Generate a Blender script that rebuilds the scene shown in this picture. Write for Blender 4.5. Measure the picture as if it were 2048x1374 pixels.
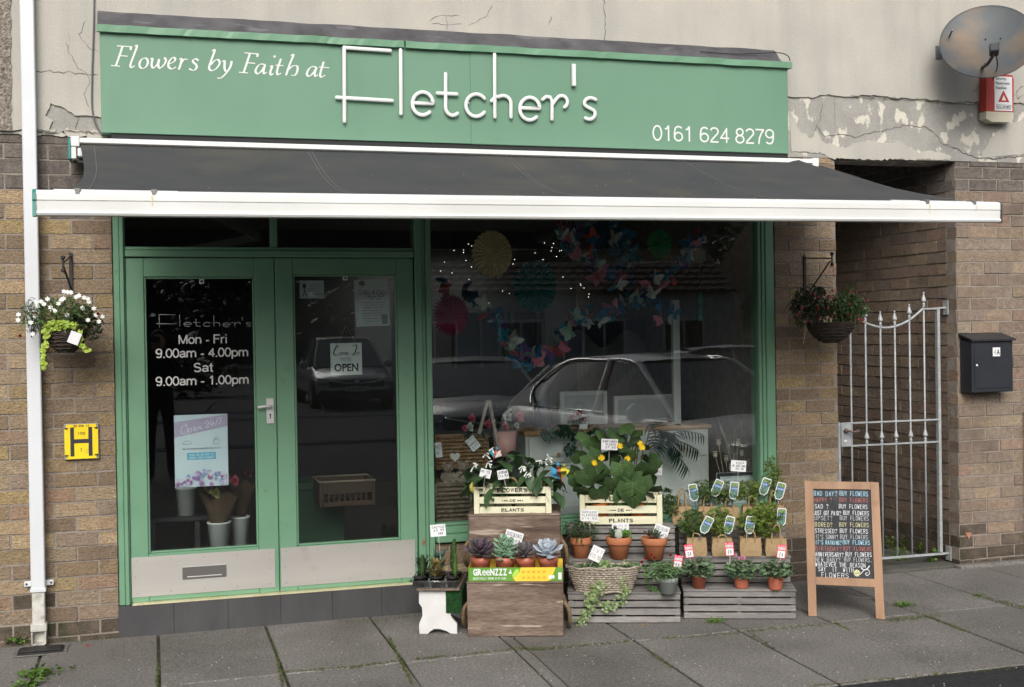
import bpy, math, random
from mathutils import Vector as V, Matrix as M, noise as NZ
S = bpy.context.scene
for o in list(bpy.data.objects): bpy.data.objects.remove(o)
rad = math.radians
# ------------------------------------------------------------------ camera
PW, PH, FPX = 2048, 1374, 2409.0
CAM = V((0, -7.1, 1.675))
def cam_axes(yaw, pitch, roll):
    f = V((math.sin(yaw)*math.cos(pitch), math.cos(yaw)*math.cos(pitch), math.sin(pitch)))
    r = V((math.cos(yaw), -math.sin(yaw), 0)); u = r.cross(f)
    return r*math.cos(roll)+u*math.sin(roll), -r*math.sin(roll)+u*math.cos(roll), f
CR, CU, CF = cam_axes(rad(16.591), rad(-0.557), rad(-0.899))
cd = bpy.data.cameras.new('camera'); cam = bpy.data.objects.new('camera', cd)
S.collection.objects.link(cam); S.camera = cam
cd.sensor_width = 36; cd.lens = FPX/PW*36; cd.clip_start = .05; cd.clip_end = 600
cam.matrix_world = M(((CR.x, CU.x, -CF.x, CAM.x), (CR.y, CU.y, -CF.y, CAM.y), (CR.z, CU.z, -CF.z, CAM.z), (0, 0, 0, 1)))
# ------------------------------------------------------------------ light: bright overcast day
SUN_EL, SUN_AZ = rad(36), rad(196)          # azimuth clockwise from +Y
w = bpy.data.worlds.new('World'); S.world = w; w.use_nodes = True
nt = w.node_tree; nt.nodes.clear()
wo = nt.nodes.new('ShaderNodeOutputWorld'); bg = nt.nodes.new('ShaderNodeBackground')
sk = nt.nodes.new('ShaderNodeTexSky'); sk.sky_type = 'NISHITA'; sk.sun_disc = False
sk.sun_elevation = SUN_EL; sk.sun_rotation = SUN_AZ; sk.air_density = 1.0; sk.dust_density = 4.0; sk.ozone_density = 1.0
hs = nt.nodes.new('ShaderNodeHueSaturation'); hs.inputs['Saturation'].default_value = .55
nt.links.new(sk.outputs[0], hs.inputs['Color']); nt.links.new(hs.outputs[0], bg.inputs[0]); nt.links.new(bg.outputs[0], wo.inputs[0])
bg.inputs[1].default_value = .11
sl = bpy.data.lights.new('sun', 'SUN'); so = bpy.data.objects.new('sun', sl); S.collection.objects.link(so)
sl.energy = 1.5; sl.angle = rad(34); sl.color = (1, .98, .955)
sd = V((math.sin(SUN_AZ)*math.cos(SUN_EL), math.cos(SUN_AZ)*math.cos(SUN_EL), math.sin(SUN_EL)))
so.rotation_euler = sd.to_track_quat('Z', 'Y').to_euler()
S.view_settings.view_transform = 'Standard'; S.view_settings.look = 'None'
S.view_settings.exposure = .64; S.view_settings.gamma = 1; S.view_settings.use_curve_mapping = False
S.render.engine = 'CYCLES'
S.cycles.max_bounces = 8; S.cycles.transparent_max_bounces = 24
# ------------------------------------------------------------------ helpers
COL = S.collection
R = random.Random(7)
def ray(px, py): return CF + CR*((px-PW/2)/FPX) - CU*((py-PH/2)/FPX)
def on_y(px, py, Y=0.0): d = ray(px, py); return CAM + d*((Y-CAM.y)/d.y)
def on_z(px, py, Z=0.0): d = ray(px, py); return CAM + d*((Z-CAM.z)/d.z)
def on_x(px, py, X): d = ray(px, py); return CAM + d*((X-CAM.x)/d.x)
def wx(px, py, Y=0.0): return on_y(px, py, Y).x
def wz(px, py, Y=0.0): return on_y(px, py, Y).z
def ppm(p): return FPX/((V(p)-CAM).dot(CF))          # photo pixels per metre at a point
class Frame:
    """a local frame standing in the place: origin, turn about z, lean about x"""
    def __init__(s, o, ang=0.0, lean=0.0):
        s.o = V(o); s.m = M.Translation(s.o) @ M.Rotation(ang, 4, 'Z') @ M.Rotation(-lean, 4, 'X'); s.i = s.m.inverted()
    def pt(s, px, py, d=0.0):
        c = s.i @ CAM; r = s.i.to_3x3() @ ray(px, py); return c + r*((d-c.y)/r.y)
    def w(s, x, y, z): return s.m @ V((x, y, z))
class MB:
    def __init__(s): s.v = []; s.f = []; s.sm = False
    def add(s, vs, fs):
        b = len(s.v); s.v += [tuple(v) for v in vs]; s.f += [tuple(i+b for i in f) for f in fs]; return s
    def box(s, x0, x1, y0, y1, z0, z1, c=.002, jit=0.0):
        X = (x0, x1); Y = (y0, y1); Z = (z0, z1); c = min(c, (x1-x0)*.3, (y1-y0)*.3, (z1-z0)*.3)
        vs = []; idx = {}
        for i in (0, 1):
            for j in (0, 1):
                for k in (0, 1):
                    sx, sy, sz = (1-2*i), (1-2*j), (1-2*k)
                    q = V((X[i], Y[j], Z[k])) + V((R.uniform(-jit, jit), 0, R.uniform(-jit, jit)))
                    for a in range(3):
                        idx[i, j, k, a] = len(vs)
                        d = V((sx*c, sy*c, sz*c)); d[a] = 0; vs.append(q+d)
        fs = []
        for a in range(3):
            o1, o2 = [t for t in range(3) if t != a]
            for e in (0, 1):
                l = []
                for (p, q) in ((0, 0), (1, 0), (1, 1), (0, 1)):
                    t = [0, 0, 0]; t[a] = e; t[o1] = p; t[o2] = q; l.append(idx[t[0], t[1], t[2], a])
                fs.append(l)
        for a in range(3):
            o1, o2 = [t for t in range(3) if t != a]
            for p in (0, 1):
                for q in (0, 1):
                    l = []
                    for (e, ax) in ((0, o1), (1, o1), (1, o2), (0, o2)):
                        t = [0, 0, 0]; t[a] = e; t[o1] = p; t[o2] = q; l.append(idx[t[0], t[1], t[2], ax])
                    fs.append(l)
        for i in (0, 1):
            for j in (0, 1):
                for k in (0, 1): fs.append([idx[i, j, k, a] for a in range(3)])
        return s.add(vs, fs)
    def beam(s, a, b, w, t, up=(0, 0, 1), c=.002):
        """box of section w x t from a to b"""
        a = V(a); b = V(b); z = (b-a); L = z.length; z.normalize(); x = V(up).cross(z)
        if x.length < 1e-4: x = V((1, 0, 0)).cross(z)
        x.normalize(); y = z.cross(x); n = len(s.v); s.box(-w/2, w/2, -t/2, t/2, 0, L, c)
        for i in range(n, len(s.v)):
            q = s.v[i]; s.v[i] = tuple(a+x*q[0]+y*q[1]+z*q[2])
        return s
    def tube(s, pts, r, n=8, cap=True, flat=None, closed=False):
        pts = [V(p) for p in pts]; m = len(pts); rs = r if isinstance(r, (list, tuple)) else [r]*m
        t0 = (pts[1]-pts[0]).normalized(); nx = t0.orthogonal().normalized() if not flat else V(flat).cross(t0).normalized()
        b = len(s.v)
        for i, p in enumerate(pts):
            if closed: t = (pts[(i+1) % m]-pts[i-1])
            else: t = (pts[min(i+1, m-1)]-pts[max(i-1, 0)])
            t = t.normalized() if t.length > 1e-9 else t0
            if flat: nx = V(flat).cross(t).normalized()
            else: nx = (nx-t*nx.dot(t)).normalized()
            ny = t.cross(nx)
            for k in range(n):
                a = 2*math.pi*k/n; s.v.append(tuple(p+nx*(rs[i]*math.cos(a))+ny*(rs[i]*math.sin(a)*(.55 if flat else 1))))
        for i in range(m if closed else m-1):
            j = (i+1) % m
            for k in range(n):
                l = (k+1) % n; s.f.append((b+i*n+k, b+i*n+l, b+j*n+l, b+j*n+k))
        if cap and not closed:
            s.f.append(tuple(b+k for k in range(n))[::-1]); s.f.append(tuple(b+(m-1)*n+k for k in range(n)))
        return s
    def lathe(s, prof, n=20, o=(0, 0, 0), sx=1.0, sy=1.0, cap=True):
        b = len(s.v); o = V(o)
        for (r, z) in prof:
            for k in range(n):
                a = 2*math.pi*k/n; s.v.append((o.x+r*math.cos(a)*sx, o.y+r*math.sin(a)*sy, o.z+z))
        for i in range(len(prof)-1):
            for k in range(n):
                l = (k+1) % n; s.f.append((b+i*n+k, b+i*n+l, b+(i+1)*n+l, b+(i+1)*n+k))
        if cap:
            s.f.append(tuple(b+k for k in range(n))[::-1]); e = b+(len(prof)-1)*n; s.f.append(tuple(e+k for k in range(n)))
        return s
    def slab(s, pts, y0, y1):
        """outline in x,z extruded from y0 (front) to y1 (back)"""
        n = len(pts); A = sum(pts[i][0]*pts[(i+1) % n][1]-pts[(i+1) % n][0]*pts[i][1] for i in range(n))
        if A < 0: pts = pts[::-1]
        b = len(s.v); s.v += [(x, y0, z) for x, z in pts]+[(x, y1, z) for x, z in pts]
        s.f.append(tuple(range(b, b+n))); s.f.append(tuple(range(b+n, b+2*n))[::-1])
        for i in range(n):
            j = (i+1) % n; s.f.append((b+i, b+n+i, b+n+j, b+j))
        return s
    def quad(s, a, b, c, d): return s.add([a, b, c, d], [(0, 1, 2, 3)])
    def blob(s, c, r, n=8, m=6, jit=0.0, sc=(1, 1, 1)):
        c = V(c); b = len(s.v)
        for i in range(m+1):
            th = math.pi*i/m
            for k in range(n):
                ph = 2*math.pi*k/n; rr = r*(1+R.uniform(-jit, jit))
                s.v.append((c.x+rr*sc[0]*math.sin(th)*math.cos(ph), c.y+rr*sc[1]*math.sin(th)*math.sin(ph), c.z+rr*sc[2]*math.cos(th)))
        for i in range(m):
            for k in range(n):
                l = (k+1) % n; s.f.append((b+i*n+k, b+(i+1)*n+k, b+(i+1)*n+l, b+i*n+l))
        return s
    def leaf(s, m, L, W, curl=.25, fold=.25, heart=0.0, seg=4):
        """curved leaf along local +y of matrix m"""
        b = len(s.v)
        for i in range(seg+1):
            t = i/seg; wd = W*.5*(math.sin(math.pi*min(1, t*.94+.06))**.75)*(1.25-.5*t)
            if heart: wd = W*.5*(.62, .93, 1.0, .93, .78, .55, .28, .02)[min(7, int(round(t*7)))]
            if i == seg: wd = W*.02
            y = L*t; z = -curl*L*t*t
            yy = y-(heart*L if (i == 0 and heart) else 0)
            s.v += [tuple(m @ V((-wd, yy, z+fold*wd))), tuple(m @ V((0, y, z))), tuple(m @ V((wd, yy, z+fold*wd)))]
        for i in range(seg):
            a = b+i*3; s.f += [(a, a+1, a+4, a+3), (a+1, a+2, a+5, a+4)]
        return s
    def mesh(s, name='m', smooth=None):
        me = bpy.data.meshes.new(name); me.from_pydata(s.v, [], s.f); me.update()
        if s.sm if smooth is None else smooth:
            for p in me.polygons: p.use_smooth = True
        return me
    def build(s, name, mat, parent=None, label=None, smooth=None, kind=None):
        return obj(name, s.mesh(name, smooth), mat, parent, label, kind)
def obj(name, me, mat, parent=None, label=None, kind=None):
    if mat and not me.materials: me.materials.append(mat)
    o = bpy.data.objects.new(name, me); COL.objects.link(o); o.parent = parent
    if label: o['label'] = label
    if kind: o['kind'] = kind
    return o
def inst(name, me, mw, parent, mat=None, kind=None):
    o = bpy.data.objects.new(name, me); COL.objects.link(o); o.parent = parent; o.matrix_basis = mw
    if mat: o.material_slots[0].link = 'OBJECT'; o.material_slots[0].material = mat
    if kind: o['kind'] = kind
    return o
def thing(name, label, cat, m=None, group=None, loc=None):
    o = bpy.data.objects.new(name, None); COL.objects.link(o); o.empty_display_size = .1
    if m is not None: o.matrix_world = m
    if loc is not None: o.location = loc
    return tag(o, label, cat, group)
def tag(o, label, cat, group=None):
    o['label'] = label; o['category'] = cat
    if group: o['group'] = group
    return o
def T(x, y, z): return M.Translation((x, y, z))
def RX(a): return M.Rotation(rad(a), 4, 'X')
def RY(a): return M.Rotation(rad(a), 4, 'Y')
def RZ(a): return M.Rotation(rad(a), 4, 'Z')
def SC(x, y=None, z=None):
    y = x if y is None else y; z = x if z is None else z; return M.Diagonal((x, y, z, 1))
def smooth_pts(p, k=5, closed=False):
    p = [V(q) for q in p]; n = len(p); o = []
    for i in range(n if closed else n-1):
        a, b, c, d = (p[(i+j) % n] if closed else p[max(0, min(n-1, i+j))] for j in (-1, 0, 1, 2))
        for t in range(k):
            t = t/k; o.append(.5*((2*b)+(c-a)*t+(2*a-5*b+4*c-d)*t*t+(3*b-a-3*c+d)*t**3))
    if not closed: o.append(p[-1])
    return o
def ragged(pts, amp, step, seed=1):
    r = random.Random(seed); o = []
    for i in range(len(pts)-1):
        a, b = V(pts[i]), V(pts[i+1]); n = max(1, int((b-a).length/step))
        for k in range(n):
            p = a.lerp(b, k/n); o.append(p + (V((r.uniform(-amp, amp), r.uniform(-amp, amp))) if k or i else V((0, 0))))
    o.append(V(pts[-1])); return o
# ------------------------------------------------------------------ materials
MATS = {}
def mat(name, c1, c2=None, scale=8, rough=.75, bump=0.0, bscale=60, metal=0.0, rnd=0.0, stretch=(1, 1, 1), spec=.35,
        fine=0.0, fscale=300, dirt=None, dscale=3, dlo=.5, dhi=.7, ramp=None, trans=0.0, emit=None, fleck=None, flo=.62, flscale=140, coat=0.0, bdist=.004, dstretch=(1, 1, 1), local=False):
    if name in MATS: return MATS[name]
    m = bpy.data.materials.new(name); MATS[name] = m; m.use_nodes = True; n = m.node_tree.nodes; L = m.node_tree.links
    b = n['Principled BSDF']; b.inputs['Roughness'].default_value = rough; b.inputs['Metallic'].default_value = metal
    b.inputs['Specular IOR Level'].default_value = spec
    if coat: b.inputs['Coat Weight'].default_value = coat; b.inputs['Coat Roughness'].default_value = .05
    if emit: b.inputs['Emission Color'].default_value = (*emit[:3], 1); b.inputs['Emission Strength'].default_value = emit[3]
    if local: g = n.new('ShaderNodeTexCoord').outputs['Object']
    else: g = n.new('ShaderNodeNewGeometry').outputs['Position']
    def nz(sc, st=(1, 1, 1), det=5):
        mp = n.new('ShaderNodeMapping'); mp.inputs['Scale'].default_value = st; L.new(g, mp.inputs[0])
        t = n.new('ShaderNodeTexNoise'); t.inputs['Scale'].default_value = sc; t.inputs['Detail'].default_value = det; L.new(mp.outputs[0], t.inputs['Vector']); return t.outputs[0]
    def mix(f, a, bb, mode='MIX'):
        x = n.new('ShaderNodeMix'); x.data_type = 'RGBA'; x.blend_type = mode
        if isinstance(f, float): x.inputs[0].default_value = f
        else: L.new(f, x.inputs[0])
        for s, v in ((6, a), (7, bb)):
            if isinstance(v, tuple): x.inputs[s].default_value = (*v[:3], 1)
            else: L.new(v, x.inputs[s])
        return x.outputs[2]
    def mr(f, a, bb, c=0.0, d=1.0):
        x = n.new('ShaderNodeMapRange'); L.new(f, x.inputs[0])
        for i, v in enumerate((a, bb, c, d)): x.inputs[i+1].default_value = v
        return x.outputs[0]
    col = tuple(c1)
    if ramp:
        oi = n.new('ShaderNodeObjectInfo'); cr = n.new('ShaderNodeValToRGB'); L.new(oi.outputs['Random'], cr.inputs[0]); cr.color_ramp.interpolation = 'LINEAR'
        e = cr.color_ramp.elements; e[0].color = (*ramp[0], 1); e[1].color = (*ramp[-1], 1)
        for i, c in enumerate(ramp[1:-1]): q = e.new((i+1)/(len(ramp)-1)); q.color = (*c, 1)
        col = cr.outputs[0]
    if c2:
        f = mr(nz(scale, stretch), .35, .65)
        if ramp: col = mix(f, col, mix(.5, col, tuple(c2)))
        else: col = mix(f, col, tuple(c2))
    if dirt: col = mix(mr(nz(dscale, dstretch, 8), dlo, dhi), col, tuple(dirt))
    if fine: col = mix(float(fine), col, mix(nz(fscale, stretch, 3), (.15, .15, .15), (1.6, 1.6, 1.6)), 'MULTIPLY') if False else mix(mr(nz(fscale, stretch, 3), .3, .7, 0.0, fine), col, mix(.75, col, (.0, .0, .0)))
    if fleck: col = mix(mr(nz(flscale, stretch, 2), flo, flo+.08), col, tuple(fleck))
    if rnd:
        oi = n.new('ShaderNodeObjectInfo'); h = n.new('ShaderNodeHueSaturation'); L.new(mr(oi.outputs['Random'], 0, 1, 1-rnd, 1+rnd), h.inputs['Value'])
        if isinstance(col, tuple): h.inputs['Color'].default_value = (*col, 1)
        else: L.new(col, h.inputs['Color'])
        col = h.outputs[0]
    if isinstance(col, tuple): b.inputs['Base Color'].default_value = (*col, 1)
    else: L.new(col, b.inputs['Base Color'])
    if bump:
        bp = n.new('ShaderNodeBump'); bp.inputs['Strength'].default_value = bump; bp.inputs['Distance'].default_value = bdist
        L.new(nz(bscale, stretch, 6), bp.inputs['Height']); L.new(bp.outputs[0], b.inputs['Normal'])
    if trans:
        tr = n.new('ShaderNodeBsdfTranslucent'); ms = n.new('ShaderNodeMixShader'); ms.inputs[0].default_value = trans
        if isinstance(col, tuple): tr.inputs[0].default_value = (*col, 1)
        else: L.new(col, tr.inputs[0])
        L.new(b.outputs[0], ms.inputs[1]); L.new(tr.outputs[0], ms.inputs[2]); L.new(ms.outputs[0], n['Material Output'].inputs[0])
    return m
def glass(name, tint=(.93, .96, .95), refl=1.0, rough=0.0, alpha=0.0):
    m = bpy.data.materials.new(name); m.use_nodes = True; n = m.node_tree.nodes; L = m.node_tree.links; n.remove(n['Principled BSDF'])
    tr = n.new('ShaderNodeBsdfTransparent'); tr.inputs[0].default_value = (*tint, 1)
    gl = n.new('ShaderNodeBsdfGlossy'); gl.inputs['Roughness'].default_value = rough
    lw = n.new('ShaderNodeLayerWeight'); lw.inputs[0].default_value = .5
    pw = n.new('ShaderNodeMath'); pw.operation = 'POWER'; L.new(lw.outputs['Facing'], pw.inputs[0]); pw.inputs[1].default_value = 5
    ma = n.new('ShaderNodeMath'); ma.operation = 'MULTIPLY_ADD'; L.new(pw.outputs[0], ma.inputs[0]); ma.inputs[1].default_value = .95*refl; ma.inputs[2].default_value = .045*refl
    ms = n.new('ShaderNodeMixShader'); L.new(ma.outputs[0], ms.inputs[0]); L.new(tr.outputs[0], ms.inputs[1]); L.new(gl.outputs[0], ms.inputs[2])
    L.new(ms.outputs[0], n['Material Output'].inputs[0]); return m
GLASS = glass('window glass', (.92, .95, .94), refl=1.15)
GREEN = mat('green paint', (.125, .245, .165), (.138, .262, .178), 1.6, .55, .25, 25, bdist=.002, dirt=(.105, .21, .14), dscale=1.2, dlo=.55, dhi=.9, dstretch=(3, 1, .6))
GREENJ = mat('green gloss paint', (.135, .275, .172), (.15, .30, .19), 4, .38, .2, 40, bdist=.0015, spec=.5, dirt=(.09, .2, .125), dscale=14, dlo=.66, dhi=.8)
WHITE = mat('white paint', (.70, .71, .70), (.64, .65, .63), 5, .45, .1, 30, bdist=.001)
UPVC = mat('white plastic', (.62, .645, .67), (.57, .59, .61), 2, .35, spec=.5, dirt=(.5, .5, .47), dscale=6, dlo=.66, dhi=.85, dstretch=(1, 1, .3))
BLACKM = mat('black iron', (.018, .018, .02), (.03, .03, .03), 30, .5, .2, 80)
STEEL = mat('brushed steel', (.46, .445, .415), (.40, .385, .36), 6, .5, .1, 200, .35, stretch=(.15, 1, 1), dirt=(.3, .27, .22), dscale=4, dlo=.58, dhi=.85)
ALU = mat('anodised aluminium', (.72, .72, .71), (.64, .64, .63), 10, .35, metal=.45)
DARKWOOD = mat('weathered plywood', (.155, .105, .078), (.27, .205, .16), 9, .85, .7, 60, stretch=(.22, .22, 1.4), dirt=(.085, .055, .04), dscale=8, dlo=.5, dhi=.7, dstretch=(.3, .3, 2.0), fine=.6, fscale=100, fleck=(.36, .29, .23), flo=.63, flscale=22)
GREYWOOD = mat('silvered timber', (.20, .19, .18), (.29, .275, .26), 9, .85, .6, 60, rnd=.14, stretch=(.12, .12, 1.5), fine=.45, fscale=110, dirt=(.13, .12, .11), dscale=5, dlo=.55, dhi=.8)
CRATEC = mat('cream painted wood', (.70, .69, .50), (.62, .60, .42), 10, .75, .4, 70, dirt=(.34, .28, .16), dscale=24, dlo=.64, dhi=.72, stretch=(.3, .3, 1), dstretch=(.5, .5, 1.5))
PINE = mat('varnished pine', (.31, .175, .09), (.22, .115, .055), 12, .5, .3, 60, stretch=(1, 1, .1), spec=.5, dirt=(.2, .085, .035), dscale=7, dlo=.66, dhi=.8)
TERRA = mat('terracotta', (.45, .17, .075), (.38, .14, .065), 14, .75, .15, 90, rnd=.12)
TERRAP = mat('red plastic pot', (.36, .105, .06), (.33, .095, .055), 14, .45, rnd=.08, spec=.5)
CARD = mat('white card', (.70, .71, .72), (.66, .67, .68), 9, .6)
INK = mat('ink', (.03, .03, .035), rough=.6)
JUTE = mat('jute', (.42, .30, .165), (.36, .25, .13), 60, .9, .7, 500, bdist=.002, fine=.4, fscale=500)
SOIL = mat('soil', (.025, .018, .012), (.05, .035, .025), 40, .95, 1, 80)
WILLOW = mat('pale willow', (.46, .40, .33), (.28, .235, .185), 40, .75, .4, 120, fine=.4)
WICKER = mat('brown wicker', (.30, .19, .10), (.2, .12, .06), 30, .7, .4, 120, fine=.4)
DWICK = mat('dark wicker', (.06, .045, .035), (.035, .028, .022), 30, .8, .5, 120)
def leafm(name, c, rnd=.35, tr=.28, rough=.45, c2=None, sc=30):
    c = tuple(x*1.22 for x in c); c2 = c2 and tuple(x*1.22 for x in c2)
    return mat(name, c, c2 or tuple(x*.65 for x in c), sc, rough, bump=.4, bscale=90, bdist=.003, rnd=rnd, trans=tr, spec=.4)
# ------------------------------------------------------------------ lettering
FONT = {'A': '002640 1232', 'B': '0006364534240323 234231200 0323', 'C': '45361605011031 41', 'D': '00062645412000', 'E': '46060040 0333', 'F': '0006 0646 0333',
 'G': '4536160501103041432', 'H': '0006 4046 0343', 'I': '2026', 'J': '4641301001', 'K': '0006 4603 0340', 'L': '060040', 'M': '0006234640', 'N': '00064046', 'O': '10010516364541301', 'P': '00063645443303',
 'R': '00063645443303 2340', 'S': '4536160504133342413010 01', 'T': '0646 2620', 'U': '06011030414 46', 'V': '062046', 'W': '0610234046'.replace('0610234046', '0610233046'), 'X': '0046 0640', 'Y': '062346 2320', 'Z': '06460040',
 '0': '10010516364541301', '1': '152620', '2': '05163645440040', '3': '0516364534233342413010', '4': '30360242', '5': '46060434433010', '6': '46160501103041433303', '7': '064610', '8': '1303051636454333 1304 132 33424130100112', '9': '40454636160504134',
 '?': '051636453423 2021', '.': '2021', "'": '2624', '-': '1333', '£': '40103 3036 46 0333', '&': '40051636 001140', '!': '2622 2021', 'x': '0040', '%': '0046'}
def strokes(ch):
    out = []
    for s in FONT.get(ch, '').split():
        p = [(int(s[i]), int(s[i+1])) for i in range(0, len(s)-1, 2)]
        if len(p) > 1: out.append(p)
    if ch in 'OQ0': out = [[(1, 0), (0, 1), (0, 5), (1, 6), (3, 6), (4, 5), (4, 1), (3, 0), (1, 0)]]
    if ch == 'B': out = [[(0, 0), (0, 6), (3, 6), (4, 5), (3, 3), (0, 3)], [(3, 3), (4, 2), (4, 1), (3, 0), (0, 0)]]
    if ch == 'C': out = [[(4, 5), (3, 6), (1, 6), (0, 5), (0, 1), (1, 0), (3, 0), (4, 1)]]
    if ch == 'G': out = [[(4, 5), (3, 6), (1, 6), (0, 4), (0, 1), (1, 0), (3, 0), (4, 1), (4, 3), (2, 3)]]
    if ch == 'S': out = [[(4, 5), (3, 6), (1, 6), (0, 5), (0, 4), (4, 2), (4, 1), (3, 0), (1, 0), (0, 1)]]
    if ch == 'E': out = [[(4, 6), (0, 6), (0, 0), (4, 0)], [(0, 3), (3, 3)]]
    if ch == 'U': out = [[(0, 6), (0, 1), (1, 0), (3, 0), (4, 1), (4, 6)]]
    if ch == 'W': out = [[(0, 6), (1, 0), (2, 4), (3, 0), (4, 6)]]
    if ch == '£': out = [[(4, 5), (3, 6), (2, 6), (1, 5), (1, 0)], [(0, 0), (4, 0)], [(0, 3), (3, 3)]]
    if ch == '4': out = [[(3, 0), (3, 6), (0, 2), (4, 2)]]
    if ch == '6': out = [[(4, 6), (1, 5), (0, 2), (1, 0), (3, 0), (4, 2), (3, 3), (0, 3)]]
    if ch == '8': out = [[(1, 3), (0, 5), (2, 6), (4, 5), (3, 3), (1, 3), (0, 1), (2, 0), (4, 1), (3, 3)]]
    if ch == '9': out = [[(3, 0), (4, 4), (3, 6), (1, 6), (0, 4), (1, 3), (4, 3)]]
    if ch == '5': out = [[(4, 6), (0, 6), (0, 3), (3, 4), (4, 2), (3, 0), (0, 0)]]
    if ch == '3': out = [[(0, 6), (4, 6), (2, 3), (4, 2), (3, 0), (0, 0)]]
    if ch == '2': out = [[(0, 5), (2, 6), (4, 5), (3, 3), (0, 0), (4, 0)]]
    return out
def hand(mb, txt, x0, z0, x1, h, y, wt, jit=.06, slope=0.0):
    """hand lettering as thin marks on a vertical sheet (local x,z; front at y)"""
    n = len(txt); adv = (x1-x0)/max(1, n-.32); k = 0
    for i, ch in enumerate(txt):
        for st in strokes(ch.upper()):
            dx = R.uniform(-jit, jit)*h; dz = R.uniform(-jit, jit)*h
            p = [V((x0+adv*i+a/4*adv*.60+dx, 0, z0+slope*(adv*i)+b/6*h+dz)) for a, b in st]
            for a, b in zip(p, p[1:]):
                d = (b-a); 
                if d.length < 1e-6: continue
                d.normalize(); q = V((-d.z, 0, d.x))*wt/2; e = d*wt*.4; yy = V((0, y-k*1e-5, 0)); k += 1
                mb.quad(a-e-q+yy, b+e-q+yy, b+e+q+yy, a-e+q+yy)
    return mb
def islands(me, tol=0.0):
    """split a mesh into one mesh per character (pieces that overlap in x belong together)"""
    par = list(range(len(me.vertices)))
    def f(a):
        while par[a] != a: par[a] = par[par[a]]; a = par[a]
        return a
    for e in me.edges: par[f(e.vertices[0])] = f(e.vertices[1])
    g = {}
    for v in me.vertices: g.setdefault(f(v.index), []).append(v.index)
    gr = sorted([[min(me.vertices[i].co.x for i in l), max(me.vertices[i].co.x for i in l), l] for l in g.values()])
    out = []
    for a, b, l in gr:
        if out and a < out[-1][1]-tol: out[-1][1] = max(b, out[-1][1]); out[-1][2] += l
        else: out.append([a, b, list(l)])
    res = []
    for a, b, l in out:
        ix = {v: i for i, v in enumerate(l)}; m = bpy.data.meshes.new('character')
        m.from_pydata([tuple(me.vertices[v].co) for v in l], [], [tuple(ix[v] for v in p.vertices) for p in me.polygons if p.vertices[0] in ix]); m.update(); res.append(m)
    return res
def text(name, body, mt, parent, x0, z0, x1, z1, y, depth=.0005, bold=0.0, shear=0.0, squash=True, m=None, split=False):
    """lettering fitted to a rectangle of the local x,z plane, facing -y"""
    c = bpy.data.curves.new(name, 'FONT'); c.body = body; c.size = 1; c.extrude = .5; c.offset = bold; c.shear = shear; c.align_x = 'CENTER'
    c.resolution_u = 4
    t = bpy.data.objects.new('t', c); COL.objects.link(t); bpy.context.view_layer.update()
    dg = bpy.context.evaluated_depsgraph_get(); me = bpy.data.meshes.new_from_object(t.evaluated_get(dg)); bpy.data.objects.remove(t)
    xs = [v.co.x for v in me.vertices]; ys = [v.co.y for v in me.vertices]
    ax, bx, ay, by = min(xs), max(xs), min(ys), max(ys); sx = (x1-x0)/(bx-ax); sz = (z1-z0)/(by-ay)
    for v in me.vertices:
        x, yy, z = v.co; v.co = (x0+(x-ax)*sx, y-(z+.5)*depth, z0+(yy-ay)*sz)
    me.materials.clear()
    if split:
        for q in islands(me, .0005):
            o = obj(name, q, mt, parent)
            if m is not None: o.matrix_basis = m
        return
    o = obj(name, me, mt, parent)
    if m is not None: o.matrix_basis = m
    return o

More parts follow.
